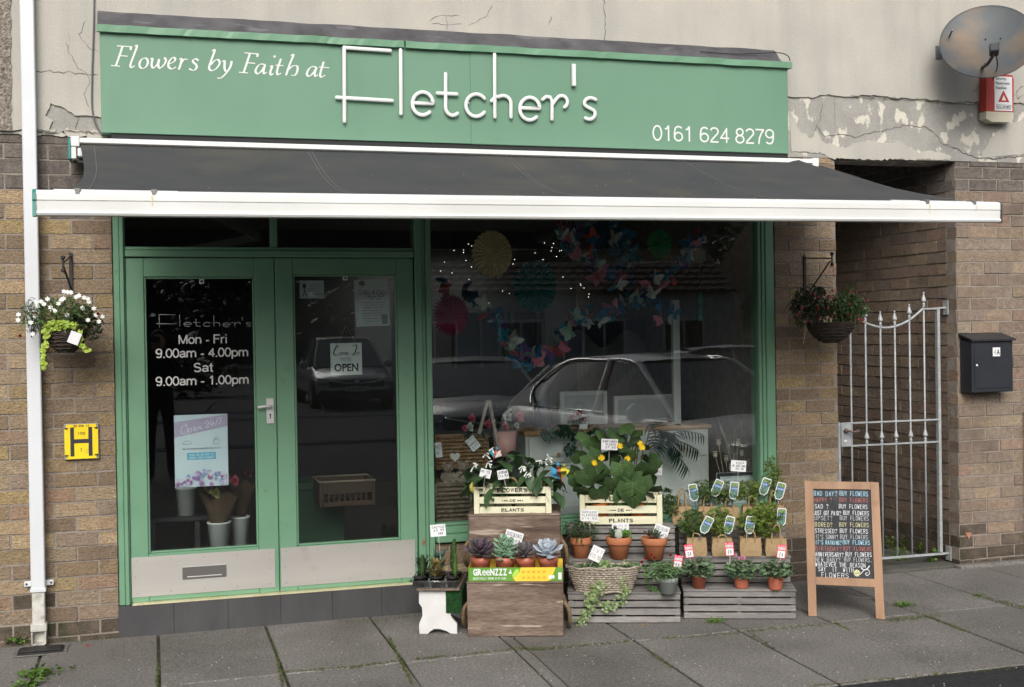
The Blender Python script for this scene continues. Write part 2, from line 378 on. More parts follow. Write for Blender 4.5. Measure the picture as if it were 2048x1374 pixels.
def arc(cx, cy, rx, ry, a0, a1, n=14): return [(cx+rx*math.cos(rad(a0+(a1-a0)*i/n)), cy+ry*math.sin(rad(a0+(a1-a0)*i/n))) for i in range(n+1)]
O_ = lambda cx, cy, rx, ry: arc(cx, cy, rx, ry, 90, 450, 28)
SANS = {'0': (.54, [O_(.27, .5, .215, .455)]), '1': (.54, [[(.12, .77), (.22, .80), (.27, .90), (.29, .97)], [(.31, .99), (.31, 0)]]), '2': (.54, [arc(.27, .72, .20, .23, 165, -35, 14)+[(.09, .12)], [(.05, .045), (.49, .045)]]),
 '3': (.54, [arc(.27, .72, .185, .22, 160, -90, 16), arc(.26, .26, .215, .215, 90, -165, 18)]), '4': (.54, [[(.38, 0), (.38, .97)], [(.40, .93), (.06, .30)], [(.03, .30), (.52, .30)]]), '6': (.54, [arc(.29, .70, .20, .25, 35, 150, 10)+[(.078, .55), (.076, .36)], O_(.28, .305, .205, .26)]),
 '7': (.54, [[(.04, .94), (.50, .94)], [(.48, .94), (.36, .72), (.25, .40), (.21, 0)]]), '8': (.54, [O_(.27, .735, .175, .215), O_(.27, .275, .21, .235)]), '9': (.54, [arc(.25, .30, .20, .25, -145, -30, 10)+[(.462, .45), (.465, .64)], O_(.26, .695, .205, .26)]),
 'M': (.80, [[(.09, 0), (.09, 1)], [(.10, .97), (.40, .04)], [(.40, .04), (.70, .97)], [(.71, 1), (.71, 0)]]), 'F': (.60, [[(.09, 0), (.09, 1)], [(.09, .94), (.56, .94)], [(.09, .52), (.50, .52)]]), 'S': (.64, [arc(.32, .73, .21, .215, 25, 240, 14)+[(.33, .5)]+arc(.32, .27, .235, .225, 70, -155, 16)]),
 'o': (.56, [O_(.28, .36, .215, .315)]), 'n': (.55, [[(.08, 0), (.08, .70)], arc(.275, .42, .185, .24, 165, 0, 10)+[(.46, 0)]]), 'r': (.35, [[(.08, 0), (.08, .70)], arc(.28, .42, .19, .23, 165, 75, 8)]), 'i': (.24, [[(.12, 0), (.12, .70)], [(.12, .86), (.12, .98)]]),
 'a': (.54, [arc(.26, .48, .18, .185, 160, 0, 10)+[(.44, .12), (.48, .03)], [(.42, .38), (.24, .35)], arc(.22, .20, .155, .15, 95, 300, 12)+[(.36, .10), (.42, .18)]]), 't': (.30, [[(.15, .92), (.15, .14), (.18, .06), (.29, .04)], [(.02, .66), (.28, .66)]]),
 'p': (.57, [[(.08, -.26), (.08, .70)], O_(.295, .35, .205, .31)]), 'm': (.84, [[(.08, 0), (.08, .70)], arc(.25, .45, .16, .21, 165, 0, 10)+[(.41, 0)], arc(.58, .45, .17, .21, 165, 0, 10)+[(.75, 0)]]),
 '.': (.24, [[(.06, .055), (.18, .055)]]), '-': (.36, [[(.05, .32), (.31, .32)]]), ' ': (.28, [])}
def ribbon(mb, p, w, y, k):
    p = [V((a, b)) for a, b in p]; n = len(p); b0 = len(mb.v); cl = (p[0]-p[-1]).length < 1e-4
    for i in range(n):
        d0 = (p[i]-p[i-1]) if i else ((p[-1]-p[-2]) if cl else (p[1]-p[0])); d1 = (p[i+1]-p[i]) if i < n-1 else ((p[1]-p[0]) if cl else (p[-1]-p[-2]))
        d0 = d0.normalized(); d1 = d1.normalized(); t = (d0+d1); t = t.normalized() if t.length > 1e-4 else d1; q = V((-t.y, t.x)); m = 1/max(.45, q.dot(V((-d1.y, d1.x)))); q = q*w/2*m
        mb.v += [(p[i].x-q.x, y-k, p[i].y-q.y), (p[i].x+q.x, y-k, p[i].y+q.y)]
    for i in range(n-1): mb.f.append((b0+2*i, b0+2*i+2, b0+2*i+3, b0+2*i+1))
def sans(name, txt, mt, parent, x0, z0, x1, z1, y, wt, group_mesh=False):
    """grotesque lettering: caps fill z0..z1, one object per character"""
    W = sum(SANS[c][0] for c in txt); sx = (x1-x0)/W; sz = z1-z0; x = x0
    for c in txt:
        if SANS[c][1]:
            s = MB()
            for j, st in enumerate(SANS[c][1]): ribbon(s, [(x+a*sx, z0+b*sz) for a, b in st], wt, y, .0004*j)
            s.build(name, mt, parent)
        x += SANS[c][0]*sx
def ext(mb, prof, x0, x1, dz0=0.0, dz1=0.0):
    """profile of (y,z) run along x"""
    n = len(prof); b = len(mb.v); A = sum(prof[i][0]*prof[(i+1) % n][1]-prof[(i+1) % n][0]*prof[i][1] for i in range(n))
    if A < 0: prof = prof[::-1]
    mb.v += [(x0, y, z+dz0) for y, z in prof]+[(x1, y, z+dz1) for y, z in prof]
    mb.f.append(tuple(range(b, b+n))[::-1]); mb.f.append(tuple(range(b+n, b+2*n)))
    for i in range(n): j = (i+1) % n; mb.f.append((b+i, b+j, b+n+j, b+n+i))
    return mb
# ================================================================== GROUND
PAVE = mat('paving concrete', (.205, .193, .175), (.25, .236, .216), 2.2, .9, .8, 130, rnd=.12, fine=.7, fscale=75, fleck=(.36, .34, .31), flo=.64, flscale=110, dirt=(.13, .12, .105), dscale=1.3, dlo=.45, dhi=.8, bdist=.006)
ASPH = mat('asphalt', (.026, .027, .029), (.042, .042, .043), 30, .85, 1, 180, fine=.6, fscale=160, bdist=.008)
MOSS = mat('moss and soil', (.030, .032, .014), (.03, .026, .020), 22, .95, 1, 120, bdist=.006, dirt=(.055, .07, .018), dscale=9, dlo=.5, dhi=.62)
gm = MB(); gm.quad((-90, -120, -.06), (90, -120, -.06), (90, 60, -.06), (-90, 60, -.06)); gm.build('ground', SOIL, kind='structure')
gm = MB(); gm.quad((-80, -110, -.004), (80, -110, -.004), (80, -2.15, -.004), (-80, -2.15, -.004)); gm.build('road', ASPH, kind='structure')
gm = MB(); gm.quad((-6, -2.15, -.011), (12, -2.15, -.011), (12, .0, -.011), (-6, .0, -.011)); gm.build('joint_moss', MOSS, kind='structure')
pav = thing('pavement', 'grey brown concrete flagged pavement with mossy joints in front of the shop', 'pavement', loc=(0, 0, 0)); del pav['category']; pav['kind'] = 'structure'; del pav['label']
XE = [-3, -2.4, -1.8, -1.2, -.6, 0, .595, 1.20, 1.80, 1.865, 2.465, 3.085, 3.665, 4.245, 4.865, 5.465, 6.065, 6.665, 7.265]
for (ya, yb) in ((-2.15, -1.07), (-1.07, -.012)):
    for i in range(len(XE)-1):
        g = .008 if XE[i+1]-XE[i] > .2 else .003; s = MB(); sk = R.uniform(-.012, .012); x0, x1 = XE[i]+g, XE[i+1]-g
        h = [R.uniform(-.004, .003) for _ in range(4)]
        skew = (-.03 if x0 > 1 else 0.0) if ya < -2 else 0.0
        s.box(x0, x1, ya+.010, yb-.010, -.05, 0, .004)
        s.v = [(x+skew*((yb-y)/(yb-ya)), y, z+(h[0]*(x1-x)/(x1-x0)+h[1]*(x-x0)/(x1-x0) if z > -.02 else 0)) for x, y, z in s.v]
        s.build('paving_slab', PAVE, pav)
gm = MB()
for ya in (.0, 1.0, 2.0, 3.0): gm.box(4.3, 5.34, ya+.005, ya+.99, -.05, .012, .004)
gm.build('alley_slab', mat('alley concrete', (.13, .125, .11), (.09, .09, .075), 5, .9, .7, 90, fine=.5, fscale=120, dirt=(.04, .055, .02), dscale=4), pav)
gm = MB(); gm.box(5.28, 6.1, -.075, -.002, -.04, .02, .008); gm.build('kerb_edging', PAVE, pav)
# gully
tl = on_z(35, 1292, .0); br = on_z(132, 1318, .0)
gt = thing('drain_gully', 'dark sunken drain gully in the pavement under the white downpipe', 'drain', loc=(tl.x, -.20, 0))
s = MB(); s.box(0, .27, -.09, .09, .001, .006); s.build('surround', PAVE, gt)
s = MB(); s.box(.02, .25, -.07, .07, .0062, .012)
for k in range(1): s.box(.03, .24, -.05, .05, .0125, .02, .006)
s.build('grate', BLACKM, gt)
# ================================================================== BRICKWORK
BRAMP = [(.38, .28, .155), (.26, .19, .13), (.36, .275, .19), (.44, .34, .215), (.21, .155, .11), (.40, .30, .14), (.28, .225, .17), (.32, .205, .135), (.46, .36, .21)]
BRICK = mat('buff brick', (.3, .2, .13), (.20, .145, .10), 26, .92, 1, 70, ramp=BRAMP, rnd=.12, fine=.6, fscale=70, bdist=.008, stretch=(1, 1, 1.6), dirt=(.15, .115, .09), dscale=3.0, dlo=.55, dhi=.8)
BRAMP2 = [(.30, .235, .175), (.25, .19, .15), (.28, .22, .175), (.33, .27, .205), (.23, .17, .14), (.30, .235, .16), (.25, .205, .17), (.28, .185, .14), (.34, .275, .19)]
BRICK2 = mat('brown brick', (.26, .18, .13), (.15, .11, .08), 26, .9, .7, 90, ramp=BRAMP2, rnd=.08, fine=.45, fscale=80, bdist=.006, dirt=(.09, .07, .06), dscale=2.6, dlo=.55, dhi=.8)
BGREY = mat('grey washed brick', (.19, .165, .145), (.13, .11, .098), 22, .92, .8, 80, rnd=.15, fine=.5, fscale=80, bdist=.008)
BDARK = mat('damp dark brick', (.10, .08, .062), (.15, .115, .085), 16, .9, .9, 80, rnd=.22, fine=.5, fscale=80, bdist=.008, dirt=(.045, .05, .022), dscale=5)  # darker brick, used on the lowest courses
MORT = mat('mortar', (.34, .295, .245), (.26, .22, .185), 14, .95, 1, 120, fine=.5, fscale=150, bdist=.004)
BV = []
for k in range(5):
    s = MB(); n = 0
    s.box(0, 1, 0, 1, 0, 1, .001, 0)
    nv = []
    for (x, y, z) in s.v:
        j = lambda a: R.uniform(-a, a)
        nv.append((x+(.008 if x < .5 else -.008)*(y < .5)+j(.010), y+(.02*(abs(x-.5) > .4990))*(y < .5)+j(.012), z+(.02 if z < .5 else -.02)*(y < .5)+j(.028)))
    s.v = nv; BV.append(s.mesh('brick'))
PIT, CO = .2265, .0825
def brick_wall(name, label, frame, x0, x1, z0, z1, zj, xj, mtf, vis=None, thick=.1, cat='wall', back=.12, ends=True):
    """stretcher bond: every brick its own object inside vis (x range), joined outside"""
    t = thing(name, label, cat, frame)
    s = MB(); s.box(x0+.001, x1-.001, .0055, back, z0, z1, .001); s.build('mortar_bed', MORT, t)
    vis = vis or (x0, x1); k0 = int(math.floor((z0-zj)/CO)); rest = MB(); row = k0
    while zj+row*CO < z1-.004:
        a = max(z0, zj+row*CO+.0045); b = min(z1, zj+(row+1)*CO-.0045)
        if b-a > .012:
            off = (row % 2)*PIT/2; i = int(math.floor((x0-xj-off)/PIT)); x = xj+off+i*PIT
            while x < x1:
                l = max(x0+(.0 if ends else .004), x+.005); r = min(x1, x+PIT-.005)
                if r-l > .02:
                    d = R.uniform(-.003, .0025)
                    if r > vis[0] and l < vis[1]:
                        m2 = mtf(l, (a+b)/2); bm = BV[R.randrange(5)]
                        if not bm.materials: bm.materials.append(BRICK)
                        o = inst('brick', bm, T(l, d, a+R.uniform(-.0012, .0012)) @ M.Diagonal((r-l, thick, b-a, 1)), t, m2)
                    else: rest.box(l, r, d, thick, a, b, .003)
                x += PIT
        row += 1
    if rest.v: rest.build('brick_rows', BRICK if mtf(0, 1.2) is BRICK else BRICK2, t, kind='stuff')
    return t
ZJ = wz(100, 319); XJ = wx(99, 485)
LTOP = wz(100, 272); ALZ = wz(1800, 321); JL = wx(231, 820); JLi = wx(257, 820)
PX0, PX1 = wx(1552, 700), wx(1675, 700); RX0 = wx(1916, 800)
def m_left(x, z):
    if z > 2.43+R.uniform(-.1, .06): return BGREY
    if z < .19+R.uniform(-.08, .06): return BDARK
    return BRICK
def m_right(x, z):
    if z < .22+R.uniform(-.1, .1) or z > ALZ-.16: return BDARK if z < 1 else BGREY
    return BRICK2
brick_wall('brick_wall', 'weathered buff brick wall left of the green doors, behind the white downpipe', M.Identity(4), -2.8, JL-.003, -.03, LTOP, ZJ, XJ, m_left, (-.84, 9))
brick_wall('brick_pillar', 'narrow buff brick pillar between the shop window and the alley', M.Identity(4), PX0, PX1, -.03, ALZ+.14, ZJ+.01, PX0+.1, lambda x, z: BDARK if z < .3 else BRICK, cat='brick pillar', back=3.9)
brick_wall('brick_wall', 'brown brick wall right of the alley, carrying the black letterbox', M.Identity(4), RX0, 7.6, -.03, ALZ+.005, ZJ+.02, RX0, m_right, (0, 5.98))
brick_wall('alley_wall', 'dark brown brick side wall inside the gated alley', T(RX0, 3.9, 0) @ RZ(-90), 0, 3.795, -.03, ALZ+.3, ZJ+.02, 3.8-.113, m_right, (2.45, 9), back=.2)
brick_wall('stall_riser', 'low brick wall under the shop window sill, behind the plant display', M.Identity(4), wx(868, 900)+.003, PX0-.003, -.03, .395, ZJ, 1.7, lambda x, z: BDARK if z < .2 else BRICK, cat='wall')
# alley back and roof
ALLEY = mat('dark alley surface', (.05, .047, .045), (.03, .03, .03), 6, .9)  # near-black end wall and ceiling
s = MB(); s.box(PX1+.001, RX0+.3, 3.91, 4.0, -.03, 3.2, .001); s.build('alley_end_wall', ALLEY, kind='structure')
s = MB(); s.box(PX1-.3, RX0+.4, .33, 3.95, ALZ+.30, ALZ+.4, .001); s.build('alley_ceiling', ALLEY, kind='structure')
# ================================================================== RENDERED UPPER WALL
CREAM = mat('cream render', (.475, .452, .395), (.42, .402, .36), 3, .92, .35, 45, fine=.2, fscale=120, bdist=.006, dirt=(.37, .36, .33), dscale=3.2, dlo=.46, dhi=.78, dstretch=(1.6, 1, .22))
CEM = mat('grey cement coat', (.36, .35, .32), (.30, .29, .265), 5, .93, .6, 60, fine=.25, fscale=120, bdist=.006, dirt=(.60, .57, .49), dscale=9.0, dlo=.56, dhi=.59, dstretch=(1, 1, .7))
CRACK = mat('crack shadow gap', (.11, .098, .085), rough=1)
up = thing('rendered_wall', 'cracked cream rendered upper wall above the shop sign, peeling to grey cement at the bottom', 'wall', loc=(0, 0, 0))
Yc = -.016
s = MB(); s.box(-2.8, PX1, -.004, .25, LTOP+.004, 4.6, .002); s.box(PX1+.001, 7.6, -.004, .30, ALZ+.006, 4.6, .002); s.build('cement_coat', CEM, up)
def px2(l, Y=Yc): return [(wx(x, y, Y), wz(x, y, Y)) for x, y in l]
# left cream coat with ragged lower edge and a hole
edge = px2([(-40, 252), (20, 262), (60, 256), (98, 262)])+[tuple(p) for p in ragged([px2([(98, 262)])[0], px2([(105, 240)])[0], px2([(92, 232)])[0], px2([(100, 206)])[0], px2([(128, 216)])[0], px2([(150, 230)])[0], px2([(186, 233)])[0], px2([(215, 236)])[0]], .004, .02, 3)]
xl = -2.8
pts = [(xl, 4.6), (xl, edge[0][1])]+edge+[(edge[-1][0], 4.6)]
s = MB(); s.slab(pts, Yc, -.0045); s.build('cream_coat', CREAM, up)
er = ragged([V(q) for q in px2([(1560, 192), (1625, 195), (1650, 189), (1690, 194), (1740, 190), (1790, 196), (1850, 198), (1900, 204), (1935, 207), (2048, 206), (2300, 214)])], .006, .03, 8)
pts = [(edge[-1][0]+.0005, 4.6), (edge[-1][0]+.0005, 3.0), (er[0].x, 3.0)]+[tuple(q) for q in er]+[(7.6, er[-1].y), (7.6, 4.6)]
s = MB(); s.slab(pts, Yc, -.0045); s.build('cream_coat', CREAM, up)
# flakes of cream hanging on along the lower edge
r2 = random.Random(5)
for (l, yb) in (([(60, 266), (95, 262), (120, 268), (150, 266), (190, 270)], 5),):
    for (cx, cy) in l:
        n = 11; rx, rz = r2.uniform(14, 34), r2.uniform(4, 9)*(1 if yb < 10 else 1.8)
        q = px2([(cx+rx*math.cos(a*6.283/n)*r2.uniform(.6, 1.1), cy+rz*math.sin(a*6.283/n)*r2.uniform(.6, 1.2)) for a in range(n)], -.01)
        s = MB(); s.slab(q, -.010, -.0045); s.build('cream_flake', CREAM, up)
fl2 = [(1579, 218), (1590, 240), (1600, 262), (1622, 276), (1634, 262), (1648, 284), (1664, 290), (1690, 296), (1712, 286), (1745, 280), (1764, 288), (1800, 282), (1822, 296), (1836, 306), (1862, 300), (1884, 306), (1902, 312), (1900, 319), (1700, 319), (1668, 317), (1640, 306), (1579, 302)]
q = [tuple(v) for v in ragged([V(p) for p in px2(fl2, -.009)], .008, .018, 21)][:-1]
s = MB(); s.slab(q, -.0085, -.0045); s.build('cream_flake', CREAM, up)
fl3 = [(1960, 316), (1975, 285), (1995, 262), (2010, 250), (2048, 240), (2090, 250), (2090, 312)]
s = MB(); s.slab([tuple(v) for v in ragged([V(p) for p in px2(fl3, -.009)], .008, .02, 22)][:-1], -.0085, -.0045); s.build('cream_flake', CREAM, up)
# lower ragged lip of the grey coat over the right pier
def crack(l, wd=.0035, seed=1, Y=Yc):
    p = ragged([V(q) for q in px2(l, Y)], .007, .02, seed); s = MB(); r = random.Random(seed)
    ws = [wd*r.uniform(.4, 1.5)*(1 if 0 < i < len(p)-1 else .1) for i in range(len(p))]
    for i in range(len(p)-1):
        d = (p[i+1]-p[i]).normalized(); q = V((-d.y, d.x))
        a, b, c, e = p[i]-q*ws[i]/2, p[i+1]-q*ws[i+1]/2, p[i+1]+q*ws[i+1]/2, p[i]+q*ws[i]/2
        s.quad(*[(v.x, Y-.0012-.00001*(i % 9), v.y) for v in (a, b, c, e)])
    s.build('crack', CRACK, up)
for i, (l, wd) in enumerate([([(62, 144), (100, 142), (150, 146), (198, 150)], .005), ([(130, 85), (142, 112), (155, 135), (168, 142), (180, 165), (168, 190), (180, 215)], .003), ([(172, 40), (160, 70), (175, 95), (198, 105)], .0035),
    ([(136, 60), (140, 75), (137, 85)], .002), ([(1645, 205), (1640, 235), (1632, 250), (1630, 290)], .0035), ([(1632, 252), (1650, 274), (1682, 268), (1710, 274), (1760, 262), (1810, 250), (1850, 255), (1872, 268), (1885, 288), (1900, 292)], .0045),
    ([(1900, 292), (1915, 296), (1928, 306), (1948, 314), (1990, 317), (2048, 312)], .010), ([(2048, 172), (2030, 186), (2036, 198), (2048, 190)], .006), ([(2030, 186), (2018, 205)], .006), ([(1968, 160), (1950, 180), (1942, 192)], .003),
    ([(1700, 192), (1790, 197), (1850, 199), (1900, 206), (1972, 203)], .008), ([(858, 45), (870, 32), (920, 32)], .0035), ([(862, 48), (925, 48)], .003), ([(893, 32), (895, 62)], .002), ([(930, 50), (970, 35), (985, 10)], .0025), ([(1100, 32), (1104, 36), (1096, 50)], .006),
    ([(60, 262), (110, 264), (160, 262), (200, 268)], .006), ([(165, 213), (150, 260), (140, 265)], .004), ([(1578, 300), (1640, 306), (1668, 318)], .005)]):
    crack(l, wd*.8, i+1, Yc if (l[0][1] < 200 or l[0][0] < 150) else -.0052)
crack([(1208, -30), (1209, 40), (1210, 96)], .004, 40)
# pebbledash on the far left strip
PEB = mat('pebbledash', (.34, .30, .25), (.14, .12, .10), 60, .95, 1, 75, bdist=.02)
s = MB(); e = ragged([V(px2([(22, -60)])[0]), V(px2([(21, 120)])[0]), V(px2([(24, 262)])[0])], .006, .03, 4)
s.slab([tuple(q) for q in e]+[(-2.8, e[-1].y), (-2.8, e[0].y)], -.024, -.0165); s.build('pebbledash_panel', PEB, up)
# ================================================================== SIGN
YS = -.13
sx0, sx1 = wx(201, 160, YS), wx(1576, 210, YS); sz0, sz1 = wz(900, 286, YS), wz(200, 62, YS)+.004
sg = thing('fascia_sign', 'long green painted fascia sign with white raised name lettering above the awning', 'shop sign', loc=(0, 0, 0))
mid = wx(941, 200, YS)
s = MB(); s.box(sx0, mid-.0004, YS, -.018, sz0, sz1, .0015); s.box(mid+.0004, sx1, YS-.001, -.018, sz0-.002, sz1, .003); s.build('board', GREEN, sg)
zt0, zt1 = sz1-.012, wz(200, 49, YS-.02)
s = MB(); n = 60
for a, b in ((sx0-.015, wx(808, 90, YS)-.004), (wx(808, 90, YS)+.004, sx1+.02)):
    for i in range(n):
        x0 = a+(b-a)*i/n; x1 = a+(b-a)*(i+1)/n; f = lambda x: .0035*NZ.noise(V((x*6, 0, 1)))+.002*NZ.noise(V((x*30, 0, 1)))
        q = []
        for x in (x0, x1):
            dz = f(x); q += [(x, YS-.026+dz, zt0+dz), (x, YS-.028-dz, zt1+dz), (x, YS-.004, zt1+.004), (x, YS-.002, zt0)]
        s.add(q, [(0, 4, 5, 1), (1, 5, 6, 2), (3, 7, 4, 0)])
s.add([(sx1+.02, YS-.026, zt0), (sx1+.02, YS-.028, zt1), (sx1+.02, -.02, zt1), (sx1+.02, -.02, zt0)], [(0, 1, 2, 3)])
s.build('capping', GREENJ, sg, smooth=False)
LEAD = mat('lead flashing', (.065, .063, .068), (.115, .112, .12), 7, .6, .5, 20, .25, dirt=(.22, .215, .225), dscale=9, dlo=.6, dhi=.75, dstretch=(.5, 1, 2), bdist=.01)
s = MB(); zl = wz(200, 22, -.02); n = 90; a, b = sx0-.012, sx1-.04
for i in range(n):
    q = []
    for x in (a+(b-a)*i/n, a+(b-a)*(i+1)/n):
        w1 = .006*NZ.noise(V((x*5, 3, 1))); q += [(x, YS-.006, zt1+.004), (x, YS+.03+w1, zt1+.03+w1), (x, -.045+w1, zl-.012+w1), (x, -.017, zl+w1)]
    s.add(q, [(0, 4, 5, 1), (1, 5, 6, 2), (2, 6, 7, 3)])
s.build('lead_flashing', LEAD, sg, smooth=True)
# raised name
ac = lambda cx, cy, rx, ry, a0, a1, n=26: [(cx+rx*math.cos(rad(a0+(a1-a0)*i/n)), cy-ry*math.sin(rad(a0+(a1-a0)*i/n))) for i in range(n+1)]
NAME = [('F', [[(141, 277), (143, 710)], [(141, 279), (410, 297)], [(97, 570), (422, 589)]]), ('l', [[(471, 293), (473, 665)]]),
 ('e', [[(541, 602), (660, 607)]+ac(600, 606, 60, 67, 0, 312)]), ('t', [[(734, 432), (734, 610)]+ac(776, 625, 42, 50, 180, 310, 14), [(686, 545), (800, 551)]]),
 ('c', [ac(913, 616, 60, 65, 38, 322)]), ('h', [[(1020, 319), (1022, 685)], [(1003, 590), (1024, 566)]+ac(1070, 606, 46, 46, 120, 0, 14)+[(1116, 685)]]),
 ('e', [[(1168, 631), (1284, 636)]+ac(1226, 636, 58, 66, 0, 312)]), ('r', [[(1302, 582), (1322, 565), (1345, 568), (1356, 590), (1356, 697)], [(1358, 612), (1380, 580)]+ac(1412, 596, 34, 36, 120, -60, 14)]),
 ("apostrophe", None), ('s', [[(1612, 583)]+ac(1581, 603, 36, 30, 60, 200, 10)+[(1556, 622), (1590, 640)]+ac(1574, 666, 34, 32, 40, -130, 12)])]
for nm, sts in NAME:
    s = MB(); s.sm = True
    cv = lambda x, y: V((wx(640+x/2.923, y/2.923, YS-.02), YS-.022, wz(640+x/2.923, y/2.923, YS-.02)))
    if sts is None: s.sm = False; a = cv(1470, 375); b = cv(1494, 505); s.box(a.x, b.x, YS-.034, YS-.010, b.z, a.z, .002)
    else:
        for st in sts:
            p = [cv(*q) for q in st]; rr = .0112; t0 = (p[0]-p[1]).normalized(); t1 = (p[-1]-p[-2]).normalized()
            pp = [p[0]+t0*rr*.9, p[0]+t0*rr*.6]+p+[p[-1]+t1*rr*.6, p[-1]+t1*rr*.9]
            s.tube(pp, [rr*.35, rr*.8]+[rr]*len(p)+[rr*.8, rr*.35], 12, flat=(0, 1, 0))
    s.build('letter', WHITE, sg)
s = MB()
for (x, y) in ((143, 400), (300, 290), (471, 400), (600, 540), (734, 560), (870, 600), (1021, 500), (1226, 572), (1356, 640), (1574, 572)): a = cv(x, y); s.box(a.x-.004, a.x+.004, YS-.02, YS+.001, a.z-.004, a.z+.004, .001)
s.build('letter_fixings', WHITE, sg, kind='stuff')
# italic lettering drawn with a broad nib
IT = [[(716, 272), (697, 330), (677, 385)], [(684, 268), (768, 274)], [(700, 325), (745, 329)], [(650, 383), (700, 387)], [(767, 272), (763, 292)],
 [(788, 270), (802, 268), (780, 330), (762, 380), (770, 395), (786, 385)], 'o840,370', [(880, 346), (892, 342), (886, 378), (896, 398), (920, 376), (930, 346), (925, 382), (936, 399), (962, 374), (970, 350), (960, 338)],
 [(990, 374), (1018, 360), (1024, 342), (1008, 338), (988, 362), (985, 390), (1005, 404), (1028, 392)], [(1048, 348), (1062, 343), (1055, 378), (1045, 406)], [(1055, 376), (1075, 348), (1096, 348)],
 [(1160, 354), (1142, 344), (1126, 358), (1147, 380), (1148, 398), (1130, 412), (1106, 402)], [(1240, 298), (1256, 292), (1238, 345), (1222, 395), (1236, 413), (1262, 402), (1284, 372), (1276, 350), (1256, 354), (1234, 378)],
 [(1300, 360), (1313, 356), (1312, 395), (1319, 418)], [(1354, 358), (1346, 392), (1320, 430), (1292, 456), (1272, 456)],
 [(1460, 314), (1442, 372), (1424, 424)], [(1430, 309), (1508, 316)], [(1446, 367), (1491, 371)], [(1398, 423), (1448, 427)], [(1507, 314), (1503, 332)], 'a1520,405', [(1578, 390), (1592, 386), (1580, 420), (1584, 439), (1597, 431)], [(1603, 326), (1607, 336)],
 [(1642, 345), (1620, 412), (1624, 437), (1642, 428)], [(1612, 381), (1656, 384)], [(1700, 326), (1716, 320), (1692, 380), (1672, 440)], [(1682, 412), (1712, 386), (1738, 388), (1737, 418), (1724, 440), (1704, 440)], 'a1820,420', [(1892, 362), (1872, 430), (1878, 451), (1900, 440)], [(1866, 392), (1924, 397)]]
kk = 0; ILET = {}
def ikey(x):
    b = [772, 812, 870, 978, 1038, 1100, 1175, 1292, 1365, 1512, 1564, 1606, 1662, 1745, 1862, 2000]
    for i, e in enumerate(b):
        if x < e: return i
for st in IT:
    xm = float(st[1:].split(',')[0]) if isinstance(st, str) else sum(q[0] for q in st)/len(st)
    s = ILET.setdefault(ikey(xm), MB())
    if isinstance(st, str):
        cx, cy = [float(q) for q in st[1:].split(',')]
        if st[0] == 'o': lst = [[(cx+24*math.cos(t)-6*math.sin(t)*-1, cy-30*math.sin(t)) for t in [i*.3307 for i in range(20)]]]
        else: lst = [[(cx+30, cy-26), (cx+2, cy-30), (cx-20, cy-8), (cx-26, cy+16), (cx-10, cy+26), (cx+14, cy+2), (cx+30, cy-24)], [(cx+30, cy-26), (cx+20, cy+10), (cx+24, cy+26), (cx+38, cy+18)]]
    else: lst = [st]
    for l in lst:
        p = [(q.x, q.y) for q in smooth_pts([(x, y, 0) for x, y in l], 4)] if len(l) > 2 else l
        th = rad(13); hw, hn = 6.6, 2.2
        q0 = None
        for (a, b), (c, d) in zip(p, p[1:]):
            dx, dy = c-a, d-b; L = math.hypot(dx, dy)
            if L < .01: continue
            dx /= L; dy /= L; nx, ny = -dy, dx
            half = math.hypot(hw*(dx*math.sin(th)+dy*math.cos(th)), hn)
            half = max(2.4, min(6.6, half)); kk += 1
            if q0 is None: q0 = half
            e = 1.0
            Q = [(a-dx*e-nx*q0, b-dy*e-ny*q0), (c+dx*e-nx*half, d+dy*e-ny*half), (c+dx*e+nx*half, d+dy*e+ny*half), (a-dx*e+nx*q0, b-dy*e+ny*q0)]; q0 = half
            s.quad(*[(wx(x/2.923, y/2.923, YS), YS-.0015-.000012*(kk % 60), wz(x/2.923, y/2.923, YS)) for x, y in Q])
for s in ILET.values(): s.build('letter', WHITE, sg)

sans('digit', '0161 624 8279', WHITE, sg, wx(1304, 270, YS), wz(1420, 285, YS), wx(1549, 270, YS), wz(1420, 254, YS), YS-.002, .0102)
# cable from the wall down the left of the sign, and over the right end
CABLE = mat('grey cable', (.12, .12, .13), rough=.5)
s = MB(); s.sm = True; s.tube(smooth_pts([on_y(x, y, -.028) for x, y in ((189, -40), (187, 60), (184, 150), (184, 215), (192, 250), (206, 272))], 4), .0045, 6)
tag(s.build('wall_cable', CABLE), 'thin grey cable running down the render beside the left end of the sign', 'cable')
s = MB(); s.sm = True; s.tube(smooth_pts([on_y(x, y, -.10) for x, y in ((1400, 103), (1470, 108), (1530, 106), (1562, 106), (1577, 113), (1580, 122))], 4), .003, 6)
tag(s.build('sign_cable', mat('black cable', (.02, .02, .02))), 'thin black cable lying on the lead at the right end of the sign', 'cable')
